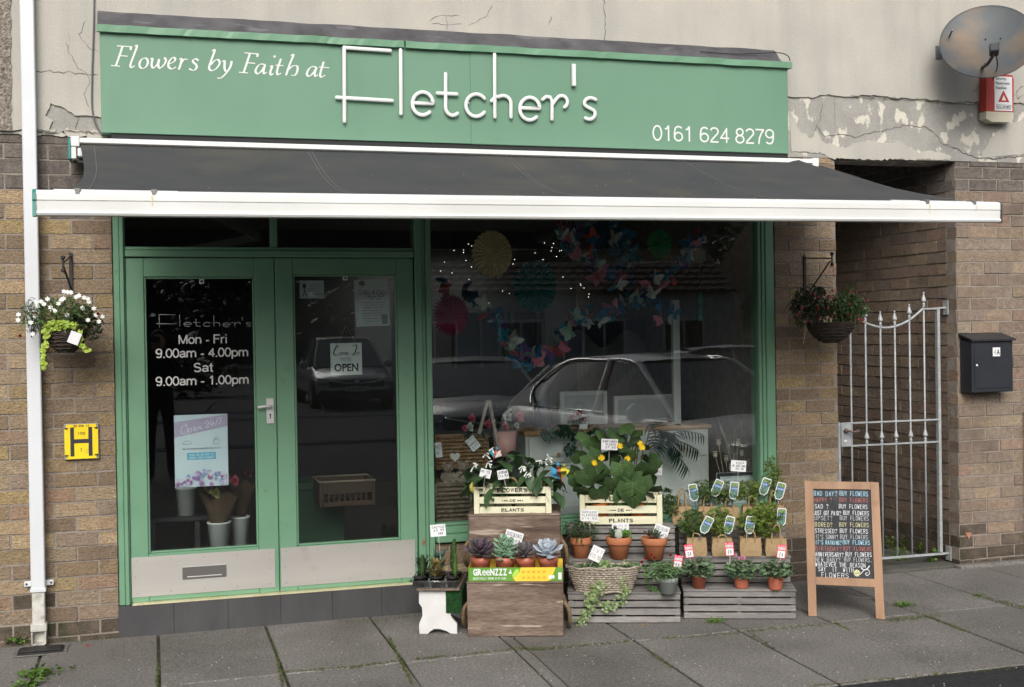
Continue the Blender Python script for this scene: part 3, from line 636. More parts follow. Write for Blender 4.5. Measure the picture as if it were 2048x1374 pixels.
# ================================================================== AWNING
YA = -1.75
aw = thing('awning', 'extended dark grey fabric awning with white cassette and white front bar', 'awning', loc=(0, 0, 0))
TEAL = mat('teal end cap', (.03, .20, .17), rough=.4, spec=.5)
FAB = mat('charcoal awning fabric', (.045, .048, .052), (.058, .058, .058), 3, .85, .3, 400, dirt=(.085, .078, .062), dscale=2.2, dlo=.52, dhi=.8, fine=.25, fscale=500, bdist=.002)
cx0, cx1 = wx(142, 300, -.2), wx(1634, 325, -.2); cz1 = wz(600, 289, -.2); cz0 = cz1-.115
s = MB(); ext(s, [(-.06, cz1), (-.215, cz1), (-.222, cz1-.006), (-.222, cz1-.026), (-.212, cz1-.032), (-.06, cz1-.032)], cx0, cx1); ext(s, [(-.07, cz0), (-.16, cz0), (-.07, cz0+.05)], cx0, cx1); s.build('cassette', WHITE, aw)
s = MB(); ext(s, [(-.055, cz0), (-.066, cz0), (-.066, cz1-.034), (-.055, cz1-.034)], cx0, cx1); s.box(sx0+.05, sx1, -.119, -.03, cz1+.002, sz0-.002, .001); s.build('cassette_back_gap_fill', mat('gap shade black', (.02, .022, .022)), aw)  # back plate and filler kept near black for the shade in the gap
for sgn, x in ((-1, cx0), (1, cx1)):
    s = MB(); s.box(*sorted((x, x+sgn*.016)), -.20, -.05, cz0, cz1, .006); s.build('end_cap', TEAL, aw)
    s = MB(); s.box(*sorted((x-sgn*.001, x-sgn*.045)), -.228, -.07, cz1-.05, cz1+.006, .004); s.box(*sorted((x-sgn*.002, x-sgn*.028)), -.225, -.07, cz0, cz1-.052, .003); s.box(*sorted((x-sgn*.034, x-sgn*.06)), -.228, -.17, cz0+.012, cz1-.056, .004); s.build('end_bracket', WHITE, aw)
bx0, bx1 = wx(66, 405, YA), wx(2001, 428, YA); bzL, bzR = wz(66, 378, YA), wz(2001, 403, YA); H = bzL-wz(66, 432, YA)
prof = [(-1.66, -.004), (-1.70, 0)] + [(-1.727-.023*math.sin(a), -.018+.018*math.cos(a)) for a in (.0, .4, .8, 1.2, 1.57)] + [(-1.75, -H*.39), (-1.744, -H*.40), (-1.744, -H*.425), (-1.750, -H*.435), (-1.746, -H*.80), (-1.752, -H*.83), (-1.755, -H*.88), (-1.750, -H*.96), (-1.735, -H), (-1.66, -H*.9)]
s = MB(); ext(s, [(y, z) for y, z in prof], bx0+.012, bx1, bzL, bzR)
s.build('front_bar', mat('white bar', (.70, .71, .69), (.62, .63, .60), 2, .4, dirt=(.62, .58, .46), dscale=7, dlo=.66, dhi=.8, dstretch=(1.5, 1, .25), spec=.5), aw)
s = MB(); ext(s, [(-1.654, bzL-.002), (-1.70, bzL+.004), (-1.735, bzL+.002), (-1.756, bzL-.015), (-1.758, bzL-H*.39), (-1.752, bzL-H*.45), (-1.757, bzL-H), (-1.74, bzL-H-.003), (-1.654, bzL-H*.9)], bx0-.003, bx0+.012); s.build('bar_end_cap', TEAL, aw)
s = MB(); ext(s, [(-1.654, bzR-.002), (-1.70, bzR+.004), (-1.735, bzR+.002), (-1.756, bzR-.015), (-1.758, bzR-H*.39), (-1.757, bzR-H), (-1.74, bzR-H-.003), (-1.654, bzR-H*.9)], bx1, bx1+.006); s.build('bar_end_cap', mat('dark end seal', (.05, .06, .06)), aw)
fl0, fl1 = wx(160, 292, -.21), wx(1641, 333, -.21); gl0, gl1 = wx(140, 374, -1.70), wx(1925, 400, -1.70)
NX, NY = 110, 18; s = MB(); s.sm = True
def fab(u, v):
    a = fl0+(fl1-fl0)*u; b = gl0+(gl1-gl0)*u; x = a+(b-a)*v
    if u < .04: x += .035*math.sin(math.pi*v)*(1-u/.04)
    y = -.205+(-1.70+.205)*v; zt = cz1-.036; zb = bzL+(bzR-bzL)*u+.002
    tn = min(1, (1-u)/.16); z = zt+(zb-zt)*v-.045*math.sin(math.pi*v)*(.25+.75*tn)-.03*math.sin(math.pi*v)*math.sin(math.pi*u)
    z += .014*NZ.noise(V((u*7, v*2, .3)))*math.sin(math.pi*v)
    for c, w2, am in ((.962, .012, .032), (.93, .02, .014), (.985, .01, -.02)): z += am*math.exp(-((u-c-.02*v)/w2)**2)*(1-v)**.6
    return (x, y, z)
for j in range(NY+1):
    for i in range(NX+1): s.v.append(fab(i/NX, j/NY))
for j in range(NY):
    for i in range(NX): a = j*(NX+1)+i; s.f.append((a, a+NX+1, a+NX+2, a+1))
s.build('fabric', FAB, aw)
SEAM = mat('seam thread', (.14, .14, .14), rough=.8)
for u0 in (.016, .2705, .2755, .531, .536, .786, .9995):
    s = MB(); p = [V(fab(u0, j/20))+V((0, 0, .0015)) for j in range(21)]; s.tube(p, .0018, 5, cap=False); s.build('seam', SEAM, aw)
for x in (155, 308, 1855, 1949):
    s = MB(); a = wx(x, 385, YA); k = (a-bx0)/(bx1-bx0); z = bzL+(bzR-bzL)*k; s.box(a-.012, a+.012, -1.752, -1.69, z-.004, z+.006, .001); s.box(a-.009, a+.009, -1.7535, -1.745, z-.016, z-.002, .001); s.build('fixing_clip', mat('dull zinc', (.2, .2, .19), rough=.5, metal=.5), aw)
for a, b in ((105, 357), (1795, 1980)):
    s = MB(); x0, x1 = wx(a, 385, YA), wx(b, 385, YA); k = (x0-bx0)/(bx1-bx0); z = bzL+(bzR-bzL)*k; s.box(x0, x1, -1.70, -1.675, z+.001, z+.008, .002); s.build('fabric_rail', ALU, aw)
r5 = random.Random(6)
for i in range(26):
    u_, v_ = r5.uniform(.05, .95), r5.uniform(.2, .9); p = fab(u_, v_); q = r5.uniform(.002, .006); s = MB(); s.lathe([(q, 0), (.0005, .0012)], 6, (p[0], p[1], p[2]+.001), cap=False); s.build('dirt_speck', WHITE, aw)
RUST = mat('rust stain', (.55, .45, .22), (.66, .6, .42), 30, .6)
for px, ln in ((304, .045), (1859, .05), (1953, .03)):
    a = wx(px, 390, YA); k = (a-bx0)/(bx1-bx0); z = bzL+(bzR-bzL)*k
    s = MB(); s.add([(a-.003, -1.7522, z-.02), (a+.004, -1.7522, z-.02), (a+.002, -1.7522, z-.02-ln), (a-.001, -1.7522, z-.02-ln)], [(0, 1, 2, 3)]); s.build('rust_stain', RUST, aw)
for a, sg2 in ((bx0+.4, 1), (bx1-.9, -1)):
    s = MB(); p0 = V((a, -.14, cz0-.02)); p1 = V((a+sg2*.75, -.95, 2.33)); p2 = V((a, -1.66, 2.235)); s.beam(p0, p1, .035, .05); s.beam(p1+V((0, 0, .002)), p2, .03, .045); s.build('folding_arm', WHITE, aw)
# structure over the door head, hidden behind the awning
s = MB(); s.box(JL-.002, PX0+.002, .002, .2, 2.60, sz0+.2, .002); s.build('lintel', mat('lintel', (.2, .2, .19), rough=.9), kind='structure')
# ================================================================== SHOP FRONT JOINERY
sf = thing('shop_front', 'green painted timber shop front with double glazed doors and a large display window', 'shop front', loc=(0, 0, 0))
FY = .012                                         # face of the frame
YG = .058
DX0, DXM, DX1 = wx(257, 850), wx(555, 850), wx(834, 850); PXa, PXb = DX1+.004, wx(868, 850); WXa, WXb = wx(868, 800), wx(1523, 800)
ZT = 2.62; zst = wz(237, 1213); zdt = wz(550, 514); ztb = wz(550, 497); zdb = wz(400, 1201)+.010
def part(name, boxes, m=GREENJ, parent=None, c=.004):
    s = MB()
    for b in boxes: s.box(*b, c)
    return s.build(name, m, parent or sf)
part('left_jamb', [(JL, JL+.035, FY, .12, zst, ZT), (JL+.036, JL+.058, FY-.008, .12, zst, ZT), (JL+.059, DX0-.003, FY+.010, .12, zst, ZT)])
part('transom', [(DX0-.002, DX1, FY-.006, .12, zdt, ztb-.012), (DX0-.002, DX1, FY+.008, .12, ztb-.011, ztb+.008)])
xm2 = wx(548, 460)
part('mullion', [(xm2-.02, xm2+.02, FY+.004, .1, ztb+.009, ZT)])
part('head_rail', [(JL+.06, PXa-.001, FY+.004, .12, ZT-.06, ZT-.001)])
part('post', [(PXa, PXa+.042, FY-.004, .14, zst, ZT), (PXa+.043, PXa+.066, FY+.012, .14, zst, ZT), (PXa+.067, PXb, FY+.002, .14, zst, ZT)])
zs0, zs1 = .455, wz(900, 1047)
part('window_jamb', [(WXb, WXb+.022, FY+.012, .14, zs1, ZT), (WXb+.023, WXb+.045, FY+.002, .14, zs1-.02, ZT), (WXb+.046, PX0-.002, FY-.006, .14, zs1-.05, ZT)])
part('window_sill', [(PXb+.001, PX0-.002, FY-.05, .14, zs0-.045, zs0), (PXb+.001, WXb-.001, FY+.006, .12, zs0+.001, zs1-.02), (PXb+.001, WXb-.001, FY+.02, .10, zs1-.019, zs1)])
part('window_head', [(PXb+.001, WXb-.001, FY+.004, .12, ZT-.05, ZT-.001)])
s = MB(); s.box(PXb-.003, WXb+.004, YG, YG+.006, zs1-.003, ZT-.04, .0005); s.build('display_window_pane', GLASS, sf)
s = MB(); s.box(DX0-.003, xm2-.018, YG, YG+.006, ztb+.004, ZT-.05, .0005); s.build('transom_pane', GLASS, sf)
s = MB(); s.box(xm2+.018, PXa+.004, YG, YG+.006, ztb+.004, ZT-.05, .0005); s.build('transom_pane', GLASS, sf)
BRASS = mat('brass threshold strip', (.85, .78, .55), (.75, .66, .42), 20, .35, metal=.5)
part('threshold', [(DX0+.003, PXa-.004, -.028, .10, zst+.001, zst+.009)], BRASS, c=.003)
def door(xa, xb, gx, gz, kick, left):
    d = part('door', [(xa, gx[0], FY+.012, FY+.056, zdb, zdt-.004), (gx[1], xb, FY+.012, FY+.056, zdb, zdt-.004), (gx[0]+.0005, gx[1]-.0005, FY+.013, FY+.056, gz[1], zdt-.004), (gx[0]+.0005, gx[1]-.0005, FY+.013, FY+.056, zdb+.001, gz[0])])
    b = .012
    s = MB()
    for q in ((gx[0], gx[0]+b, gz[0], gz[1]), (gx[1]-b, gx[1], gz[0], gz[1]), (gx[0]+b, gx[1]-b, gz[1]-b, gz[1]), (gx[0]+b, gx[1]-b, gz[0], gz[0]+b)): s.box(q[0]+.0004, q[1]-.0004, FY+.022, YG-.001, q[2]+.0004, q[3]-.0004, .004)
    s.build('glazing_bead', GREENJ, d)
    s = MB(); s.box(gx[0]+.001, gx[1]-.001, YG, YG+.006, gz[0]+.001, gz[1]-.001, .0005); s.build('glass_pane', GLASS, d)
    s = MB(); s.box(kick[0], kick[1], FY+.009, FY+.0115, kick[2], kick[3], .0008); s.build('kick_plate', STEEL, d)
    s = MB()
    for i in range(5):
        for zz in (kick[2]+.022, kick[3]-.022):
            x = kick[0]+.03+(kick[1]-kick[0]-.06)*i/4; s.blob((x, FY+.0095, zz), .0042, 8, 4, sc=(1, .5, 1))
    for x in (kick[0]+.022, kick[1]-.022): s.blob((x, FY+.0095, (kick[2]+kick[3])/2), .0042, 8, 4, sc=(1, .5, 1))
    s.build('screws', mat('screw steel', (.3, .29, .27), rough=.4, metal=.9), d, kind='stuff')
    return d
gzl = (wz(400, 1103), wz(400, 553)); gzr = (wz(690, 1088), wz(690, 548))
dl = door(DX0, DXM-.002, (wx(292, 820), wx(514, 820)), gzl, (wx(263, 1150), wx(551, 1140), wz(400, 1187), wz(400, 1108)), 1)
dr = door(DXM+.002, DX1-.002, (wx(591, 820), wx(800, 820)), gzr, (wx(563, 1140), wx(832, 1120), wz(690, 1166), wz(690, 1089)), 0)
a, b = wx(365, 1145), wx(453, 1140); z0, z1 = wz(410, 1157), wz(410, 1131)
s = MB(); s.box(a, b, FY+.0035, FY+.0085, z0, z1, .001); o = s.build('letter_plate', mat('dull letter plate', (.2, .19, .18), rough=.4, metal=.7), dl)
s = MB(); s.box(a+.025, b-.025, FY-.001, FY+.003, z0+.010, z0+.016, .002); s.box(a, b, FY+.001, FY+.0032, z1-.006, z1, .001); s.build('letter_flap_handle', ALU, dl)
# lever handle
hx, hz = wx(541, 822), wz(541, 822)
s = MB(); s.box(hx-.022, hx+.022, FY+.002, FY+.0115, hz-.075, hz+.075, .004); h = s.build('handle_plate', ALU, dl)
s = MB(); s.sm = True; s.tube([(hx, FY+.002, hz+.028), (hx, FY-.035, hz+.028)], .010, 10); s.tube(smooth_pts([(hx, FY-.035, hz+.028), (hx-.03, FY-.04, hz+.03), (hx-.075, FY-.038, hz+.024)], 4), .0085, 10); s.build('door_lever', ALU, dl)
s = MB(); s.box(hx-.003, hx+.003, FY+.001, FY+.0018, hz-.045, hz-.022, .0003); s.blob((hx, FY+.0015, hz-.022), .006, 8, 4, sc=(1, .15, 1)); s.build('keyhole', INK, dl)
# glass lettering (vinyl)
VIN = mat('pale vinyl', (.55, .55, .54), rough=.6)
YL = YG-.002
for (txt, x0, x1, y0, y1) in (('Mon - Fri', 356, 455, 670, 688), ('9.00am - 4.00pm', 311, 497, 698, 716), ('Sat', 386, 426, 726, 744), ('9.00am - 1.00pm', 311, 498, 754, 772)):
    sans('vinyl_character', txt, VIN, dl, wx(x0, y0, YL), wz(x0, y1, YL), wx(x1, y0, YL), wz(x0, y0, YL), YL, .0078)
s = MB(); s.sm = True
LX = lambda X: wx(313+(X-97)/(1620-97)*189, 640, YL)
LZ = lambda Y: wz(313, 629+(Y-277)/(710-277)*27, YL)
for nm, sts in NAME:
    for st in (sts or [[(1482, 380), (1482, 500)]]):
        s.tube([(LX(x), YL, LZ(y)) for x, y in st], .0022 if nm not in ('F', 'l') else .0018, 6, flat=(0, 1, 0))
s.build('vinyl_shop_name', mat('grey vinyl', (.30, .31, .31), rough=.5), dl)
# ---- little catches, notices and signs on the doors
for px, py, p, nm in ((403, 563, dl, 0), (690, 556, dr, 1)):
    s = MB(); x, z = wx(px, py, YG), wz(px, py, YG); s.box(x-.014, x+.014, YG-.012, YG-.001, z-.014, z+.014, .003); o = s.build('catch', ALU, p)
    s = MB(); s.box(x-.007, x+.007, YG-.013, YG-.0122, z-.006, z+.005, .001); s.build('catch_slot', INK, p)
def flat(x0, y0, x1, y1, Y):  # photo rectangle -> x0,x1,z0,z1 on plane Y
    xm, ym = (x0+x1)/2, (y0+y1)/2; return wx(x0, ym, Y), wx(x1, ym, Y), wz(xm, y1, Y), wz(xm, y0, Y)
# poster 24/7
Y = YG+.02
x0, x1, z0, z1 = flat(349, 829, 456, 973, Y)
po = thing('poster', 'pale blue flower poster reading Open 24/7 inside the left door glass', 'poster', loc=(x0, Y, z0)); PWd, PHt = x1-x0, z1-z0
s = MB(); s.box(0, PWd, 0, .004, 0, PHt, .0005); s.build('board', mat('poster blue', (.52, .62, .68), (.58, .67, .72), 4, .5, local=True), po)
s = MB(); s.quad((0, -.0008, PHt*.69), (PWd, -.0008, PHt*.83), (PWd, -.0008, PHt*.995), (0, -.0008, PHt*.90)); s.build('purple_band', mat('poster lilac', (.42, .36, .50), rough=.5), po)
# swooping script "Open 24/7"
s = MB(); q = []
def scr(l): 
    p = smooth_pts([(a, 0, b) for a, b in l], 4) if len(l) > 2 else [V((a, 0, b)) for a, b in l]
    s.tube([(PWd*v.x, -.0022, PHt*v.z) for v in p], .0016, 5, flat=(0, 1, 0))
for l in ([(.24, .86), (.15, .84), (.13, .76), (.20, .74), (.25, .80), (.22, .88)], [(.27, .81), (.26, .72)], [(.26, .78), (.31, .82), (.32, .77), (.27, .76)], [(.36, .79), (.41, .81), (.38, .83), (.36, .79), (.42, .78)], [(.45, .83), (.44, .79)], [(.45, .81), (.49, .84), (.50, .80), (.53, .81)],
    [(.58, .87), (.62, .91), (.64, .87), (.59, .82), (.66, .83)], [(.70, .92), (.67, .86), (.75, .87)], [(.73, .90), (.71, .83)], [(.82, .95), (.77, .84)], [(.83, .93), (.89, .95), (.84, .85)]): scr(l)
s.build('script_lettering', mat('poster white', (.8, .8, .84)), po)
s = MB(); s.box(PWd*.23, PWd*.77, -.0016, -.0002, PHt*.375, PHt*.475, .006); s.build('button_panel', mat('poster azure', (.13, .42, .58), rough=.5), po)
s = MB(); hand(s, 'SCAN THE QR CODE TO', PWd*.28, PHt*.432, PWd*.72, PHt*.022, -.0022, .0012, .02); hand(s, 'ORDER YOUR FLOWERS', PWd*.28, PHt*.392, PWd*.72, PHt*.022, -.0022, .0012, .02); s.build('small_print', mat('poster white', (.8, .8, .84)), po, kind='stuff')
s = MB(); hand(s, 'WWW.FLETCHERSFLOWERSROYTON.CO.UK', PWd*.15, PHt*.52, PWd*.85, PHt*.018, -.0022, .0012, .02)
for cx, cz in ((.24, .62), (.78, .62)):
    for st in ([(-.09, -.03), (-.05, .02), (.02, .03), (.07, 0), (.07, -.03), (-.09, -.03)] if cx < .5 else [(-.05, .03), (.05, .03), (.06, -.045), (-.06, -.045), (-.05, .03)],): s.tube([(PWd*(cx+a), -.0022, PHt*(cz+b*.8)) for a, b in st], .0010, 5, flat=(0, 1, 0))
s.tube([(PWd*(.78+.03*math.cos(t)), -.0022, PHt*(.65+.025*math.sin(t))) for t in [i*.35 for i in range(10)]], .0010, 5, flat=(0, 1, 0))
s.build('small_print', mat('poster grey', (.12, .13, .15)), po, kind='stuff')
r2 = random.Random(4)
for i in range(60):
    u = r2.random(); v = r2.uniform(.0, .13)+.16*math.exp(-((u-.6)/.3)**2)*r2.random(); s = MB(); rr = r2.uniform(.010, .020)
    n = 10; ctr = (PWd*min(.95, max(.05, u)), PHt*max(.03, v)); zz = -.0022-.0001*i
    s.slab([(ctr[0]+rr*(1 if k % 2 else .6)*math.cos(k*6.283/20), ctr[1]+rr*(1 if k % 2 else .6)*math.sin(k*6.283/20)) for k in range(20)], zz, zz+.00005)
    c = [(.55, .52, .72), (.30, .18, .42), (.62, .64, .80), (.25, .40, .60), (.38, .14, .36), (.7, .68, .78), (.45, .25, .5)][i % 7]
    s.build('printed_flower', mat('print %d' % (i % 7), c, tuple(k*.7 for k in c), 120, .5), po)
# come in we're open
Y = YG+.012
x0, x1, z0, z1 = flat(661, 686, 724, 750, Y)
op = thing('open_sign', 'small white hanging sign reading Come In We\'re Open on the right door', 'sign', loc=(x0, Y, z0)); a, b = x1-x0, z1-z0
s = MB(); s.box(0, a, 0, .005, 0, b, .001); s.build('board', mat('open sign white', (.62, .68, .66), rough=.5), op)
text('lettering', 'OPEN', INK, op, a*.11, b*.11, a*.88, b*.36, -.0003, .0006, bold=.035, split=True)
text('lettering', "WE'RE", mat('sign grey', (.2, .2, .2)), op, a*.30, b*.43, a*.66, b*.56, -.0003, .0006, split=True)
text('lettering', "ome", INK, op, a*.27, b*.62, a*.57, b*.72, -.0003, .0006, shear=.35)
text('lettering', "n", INK, op, a*.82, b*.62, a*.92, b*.72, -.0003, .0006, shear=.35)
for l in ([(.27, .86), (.21, .92), (.14, .8), (.10, .68), (.16, .62), (.26, .66)], [(.70, .90), (.84, .93), (.80, .75), (.74, .62), (.68, .66)]):
    s = MB(); p = smooth_pts([(a*u, -.0015, b*v) for u, v in l], 5); s.tube(p, [.0012+.0022*math.sin(math.pi*i/(len(p)-1)) for i in range(len(p))], 6, flat=(0, 1, 0)); s.build('script_capital', INK, op)
s = MB()
for sx in (.22, .84): s.tube([(a*sx, -.002, b*.94), (a*.5, -.004, b+.10+.005)], .0012, 5)
s.build('cord', mat('cord', (.3, .28, .24)), op)
# coffee & cake flyer
x0, x1, z0, z1 = flat(711, 557, 779, 653, Y)
fl = thing('flyer', 'white Coffee & Cake event flyer taped in the top right corner of the right door', 'flyer', loc=(x0, Y, z0)); a, b = x1-x0, z1-z0
FLY = mat('flyer paper', (.50, .55, .54), (.44, .5, .5), 8, .6)
s = MB(); s.add([(.004, 0, 0), (a, 0, .005), (a-.01, 0, b), (-.008, 0, b-.008), (.004, .001, 0), (a, .001, .005), (a-.01, .001, b), (-.008, .001, b-.008)], [(0, 1, 2, 3), (7, 6, 5, 4), (0, 4, 5, 1), (1, 5, 6, 2), (2, 6, 7, 3), (3, 7, 4, 0)]); s.build('paper', FLY, fl)
DGR = mat('flyer ink', (.07, .09, .09))
text('lettering', 'Coffee & Cake', DGR, fl, a*.08, b*.66, a*.90, b*.76, -.0003, .0005, shear=.3)
text('lettering', 'Book Stall', DGR, fl, a*.36, b*.60, a*.84, b*.655, -.0003, .0005, shear=.3)
s = MB(); hand(s, 'AND SWAP &', a*.42, b*.55, a*.88, b*.035, -.0008, .0018)
for i, (u0, u1, h) in enumerate(((.16, .86, .018), (.16, .84, .018), (.24, .80, .024), (.2, .8, .014), (.16, .84, .014), (.2, .86, .022), (.2, .78, .016), (.3, .7, .016))):
    hand(s, ['FETHERBROOK & LONGLANDS', 'AT THE COMMUNITY ROOM', 'THURSDAY 18TH JULY', 'SOMETHING FOR ALL', 'REFRESHMENTS SERVED', 'ADULTS & CHILDREN', 'EVERYONE WELCOME', 'DONATIONS'][i], a*u0, b*(.49-.055*i), a*u1, b*h, -.0008, .0014, .03)
for i in range(11):
    for u in (.05, .93): s.blob((a*u, -.0005, b*(.1+i*.055)), .003, 6, 3, sc=(1, .1, 1))
s.blob((a*.2, -.0008, b*.9), a*.09, 9, 5, .25, sc=(1, .02, .8)); s.box(a*.19, a*.22, -.0012, -.0004, b*.81, b*.88, .0001)
s.build('printed_text', DGR, fl, kind='stuff')
s = MB(); s.box(a*.76, a*.94, -.0012, -.0002, b*.05, b*.25, .001); s.build('printed_patch', mat('teal print', (.06, .16, .14)), fl)
x0, x1, z0, z1 = flat(599, 561, 648, 597, Y)
nb = thing('notice', 'small landscape white notice in the top left corner of the right door', 'notice', loc=(x0, Y, z0)); a, b = x1-x0, z1-z0
s = MB(); s.box(0, a, 0, .001, 0, b, .0003); s.build('paper', FLY, nb)
s = MB()
for i in range(5): s.box(a*.38, a*(.9-.05*(i % 3)), -.0008, -.0002, b*(.25+i*.13), b*(.25+i*.13)+.0018, .0001)
s.blob((a*.2, -.001, b*.7), .012, 8, 4, .3, sc=(1, .1, 1)); s.tube([(a*.2, -.001, b*.65), (a*.2, -.001, b*.4), (a*.3, -.001, b*.1)], .003, 5); s.tube([(a*.2, -.001, b*.4), (a*.14, -.001, b*.12)], .003, 5)
s.build('printed_text', DGR, nb, kind='stuff')
# ------------------------------------------------------------------ plinth / step
TILE = mat('slate grey tile', (.050, .050, .052), (.064, .064, .066), 8, .62, .5, 60, stretch=(1, 1, .4), bdist=.004, rnd=.06)
st = thing('door_step', 'dark grey tiled step under the green doors', 'step', loc=(0, 0, 0)); xs = [JL-.004]+[wx(p, 1240) for p in (348, 456, 561, 664, 763)]+[wx(868, 1220)]
s = MB(); s.box(xs[0]+.003, xs[-1]-.002, -.017, .2, -.02, zst-.010, .001); s.build('bedding', mat('grout', (.045, .045, .046)), st)
for a, b in zip(xs, xs[1:]):
    s = MB(); s.box(a+.0007, b-.0007, -.024+R.uniform(-.0006, .0006), .05, -.02, zst-.001, .001); s.build('tile', TILE, st)
# ================================================================== SHOP INTERIOR
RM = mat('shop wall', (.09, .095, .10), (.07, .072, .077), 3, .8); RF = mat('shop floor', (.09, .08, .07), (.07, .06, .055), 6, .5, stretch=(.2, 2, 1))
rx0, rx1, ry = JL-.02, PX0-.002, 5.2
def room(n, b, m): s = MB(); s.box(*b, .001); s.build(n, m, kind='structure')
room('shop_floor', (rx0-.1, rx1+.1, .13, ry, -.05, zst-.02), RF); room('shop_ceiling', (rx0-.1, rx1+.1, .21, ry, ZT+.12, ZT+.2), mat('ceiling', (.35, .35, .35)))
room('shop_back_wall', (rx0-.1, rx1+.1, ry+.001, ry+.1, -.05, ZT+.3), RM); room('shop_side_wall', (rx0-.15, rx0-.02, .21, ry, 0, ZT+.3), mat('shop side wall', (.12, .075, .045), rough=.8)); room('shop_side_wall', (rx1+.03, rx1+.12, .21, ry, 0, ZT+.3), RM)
for (px, py, Y, nm) in ((745, 473, 3.0, 'above the right door'), (879, 474, 3.6, 'beside the yellow paper fan')):
    p = on_z(px, py, ZT+.118); 
    t = thing('ceiling_downlight', 'lit round ceiling downlight inside the shop seen '+nm, 'ceiling light', loc=(p.x, p.y, ZT+.118), group='ceiling lights in the shop')
    s = MB(); s.lathe([(.085, 0), (.085, -.006), (.07, -.008), (.068, 0)], 20); s.build('bezel', ALU, t)
    s = MB(); s.lathe([(.066, -.001), (.064, -.005)], 20); s.build('lamp', mat('lit lamp', (1, 1, 1), emit=(1, .93, .85, 9)), t)
# --- paper fans
def fan(px, py, rpx, Y, c, label, n=28, turn=0, spiky=False):
    p = on_y(px, py, Y); k = ppm(p); r = rpx/k
    t = thing('paper_fan', label, 'paper fan', T(*p) @ RZ(turn), 'paper fan decorations in the window')
    s = MB(); s.v.append((0, -.01, 0)); m = 2*n
    for i in range(m):
        a = 2*math.pi*i/m; d = .012 if i % 2 else -.012
        s.v.append((r*.55*math.cos(a), d*.6, r*.55*math.sin(a)*1.12)); rr = r*((1.0 if i % 2 else .93) if not spiky else (1.05 if i % 2 else .82)); s.v.append((rr*math.cos(a), d, rr*math.sin(a)*1.12))
    for i in range(m):
        j = (i+1) % m; s.f += [(0, 1+2*i, 1+2*j), (1+2*i, 2+2*i, 2+2*j, 1+2*j)]
    s.build('pleated_disc', mat('paper '+label[:14], c, tuple(x*.8 for x in c), 30, .8, trans=.5), t, smooth=False)
    s = MB(); s.tube([(0, 0, r*1.1), (0, 0, max(r*1.1+.02, ZT-p.z+.1))], .0012, 5); s.build('string', SEAM, t)
fan(984, 508, 43, .17, (.95, .80, .48), 'pale yellow round paper fan hanging in the display window', 26)
fan(1070, 572, 47, .26, (.05, .34, .33), 'large teal green paper fan hanging right of the yellow one', 30)
fan(903, 630, 38, .2, (.70, .07, .26), 'spiky magenta pink paper rosette hanging low at the left of the window', 36, spiky=True)
fan(1319, 487, 27, .2, (.07, .48, .20), 'small green round paper fan high in the window', 26)
fan(1200, 462, 36, .5, (.03, .18, .24), 'dark teal round paper fan half hidden under the awning', 26)
fan(1401, 614, 26, .3, (.06, .42, .34), 'narrow sea green paper fan turned almost edge on', 24, turn=62)
# --- paper butterfly garland
gl = thing('paper_garland', 'looping garland of blue, pink and white paper butterflies strung across the display window', 'garland', loc=(0, 0, 0))
GP = [(1125, 455), (1150, 500), (1210, 560)], [(880, 560), (960, 610), (1005, 660), (1035, 705), (1075, 720), (1110, 690), (1150, 650), (1195, 625), (1260, 600), (1330, 560), (1375, 520), (1395, 470)], [(1160, 470), (1225, 560), (1300, 600), (1340, 640)], [(1230, 455), (1250, 500), (1270, 520)]
BC = [(.03, .20, .36), (.03, .18, .34), (.03, .28, .40), (.75, .25, .32), (.75, .80, .74), (.18, .08, .30), (.7, .12, .08), (.45, .62, .50), (.03, .16, .32)]
BM = []
for k, c in enumerate(BC):
    s = MB()
    for sgx in (-1, 1):
        m0 = M.Rotation(rad(35)*sgx, 4, 'Z')
        for (ang, L, W2) in ((50, .075, .045), (-30, .05, .035)):
            mm = m0 @ RY(-ang*sgx+ (0 if sgx > 0 else 0)) @ M.Rotation(rad(90*-sgx), 4, 'Z') @ RX(0); s.leaf(mm @ RY(90), L, W2, 0, .1, 0, 4)
    me = s.mesh('paper_butterfly'); me.materials.append(mat('garland paper %d' % k, c, tuple(x*.8 for x in c), 40, .8, trans=.3)); BM.append(me)
for li, l in enumerate(GP):
    pp = smooth_pts([on_y(x, y, .22+.05*li) for x, y in l], 8)
    s = MB(); s.tube(pp, .0012, 5); s.build('string', SEAM, gl)
    for i in range(0, len(pp), 1):
        for _ in range(1 if li else 2):
            p = pp[i]+V((R.uniform(-.05, .05), R.uniform(-.06, .06), R.uniform(-.06, .05)))
            inst('paper_butterfly', BM[R.randrange(9)], T(*p) @ RZ(R.uniform(0, 360)) @ RX(R.uniform(-60, 60)) @ RY(R.uniform(-50, 50)) @ SC(R.uniform(.8, 1.35)), gl)
# --- fairy lights
s = MB(); r2 = random.Random(12)
fl_ = thing('fairy_lights', 'string of tiny white fairy lights glowing behind the yellow and teal fans', 'fairy lights', loc=(0, 0, 0))
for (x, y) in [(937, 488), (943, 492), (908, 501), (927, 500), (927, 505), (889, 524), (932, 521), (881, 542), (904, 546), (938, 559), (943, 534), (886, 573), (1029, 519), (1026, 528), (1005, 582), (1070, 506), (1089, 486), (1102, 502), (1107, 487), (1104, 495), (1119, 502), (1123, 501), (1129, 500), (1113, 513), (1086, 519), (1126, 554), (1142, 577), (1161, 568), (1168, 576), (1178, 588), (1177, 594), (1162, 571), (1019, 587), (978, 606), (1240, 470), (1252, 480), (1262, 530)]:
    p = on_y(x, y, .95+r2.uniform(-.1, .1)); s.blob(p, .0020, 6, 4)
s.build('bulbs', mat('fairy bulb', (1, 1, 1), emit=(1, .97, .9, 3)), fl_, kind='stuff')
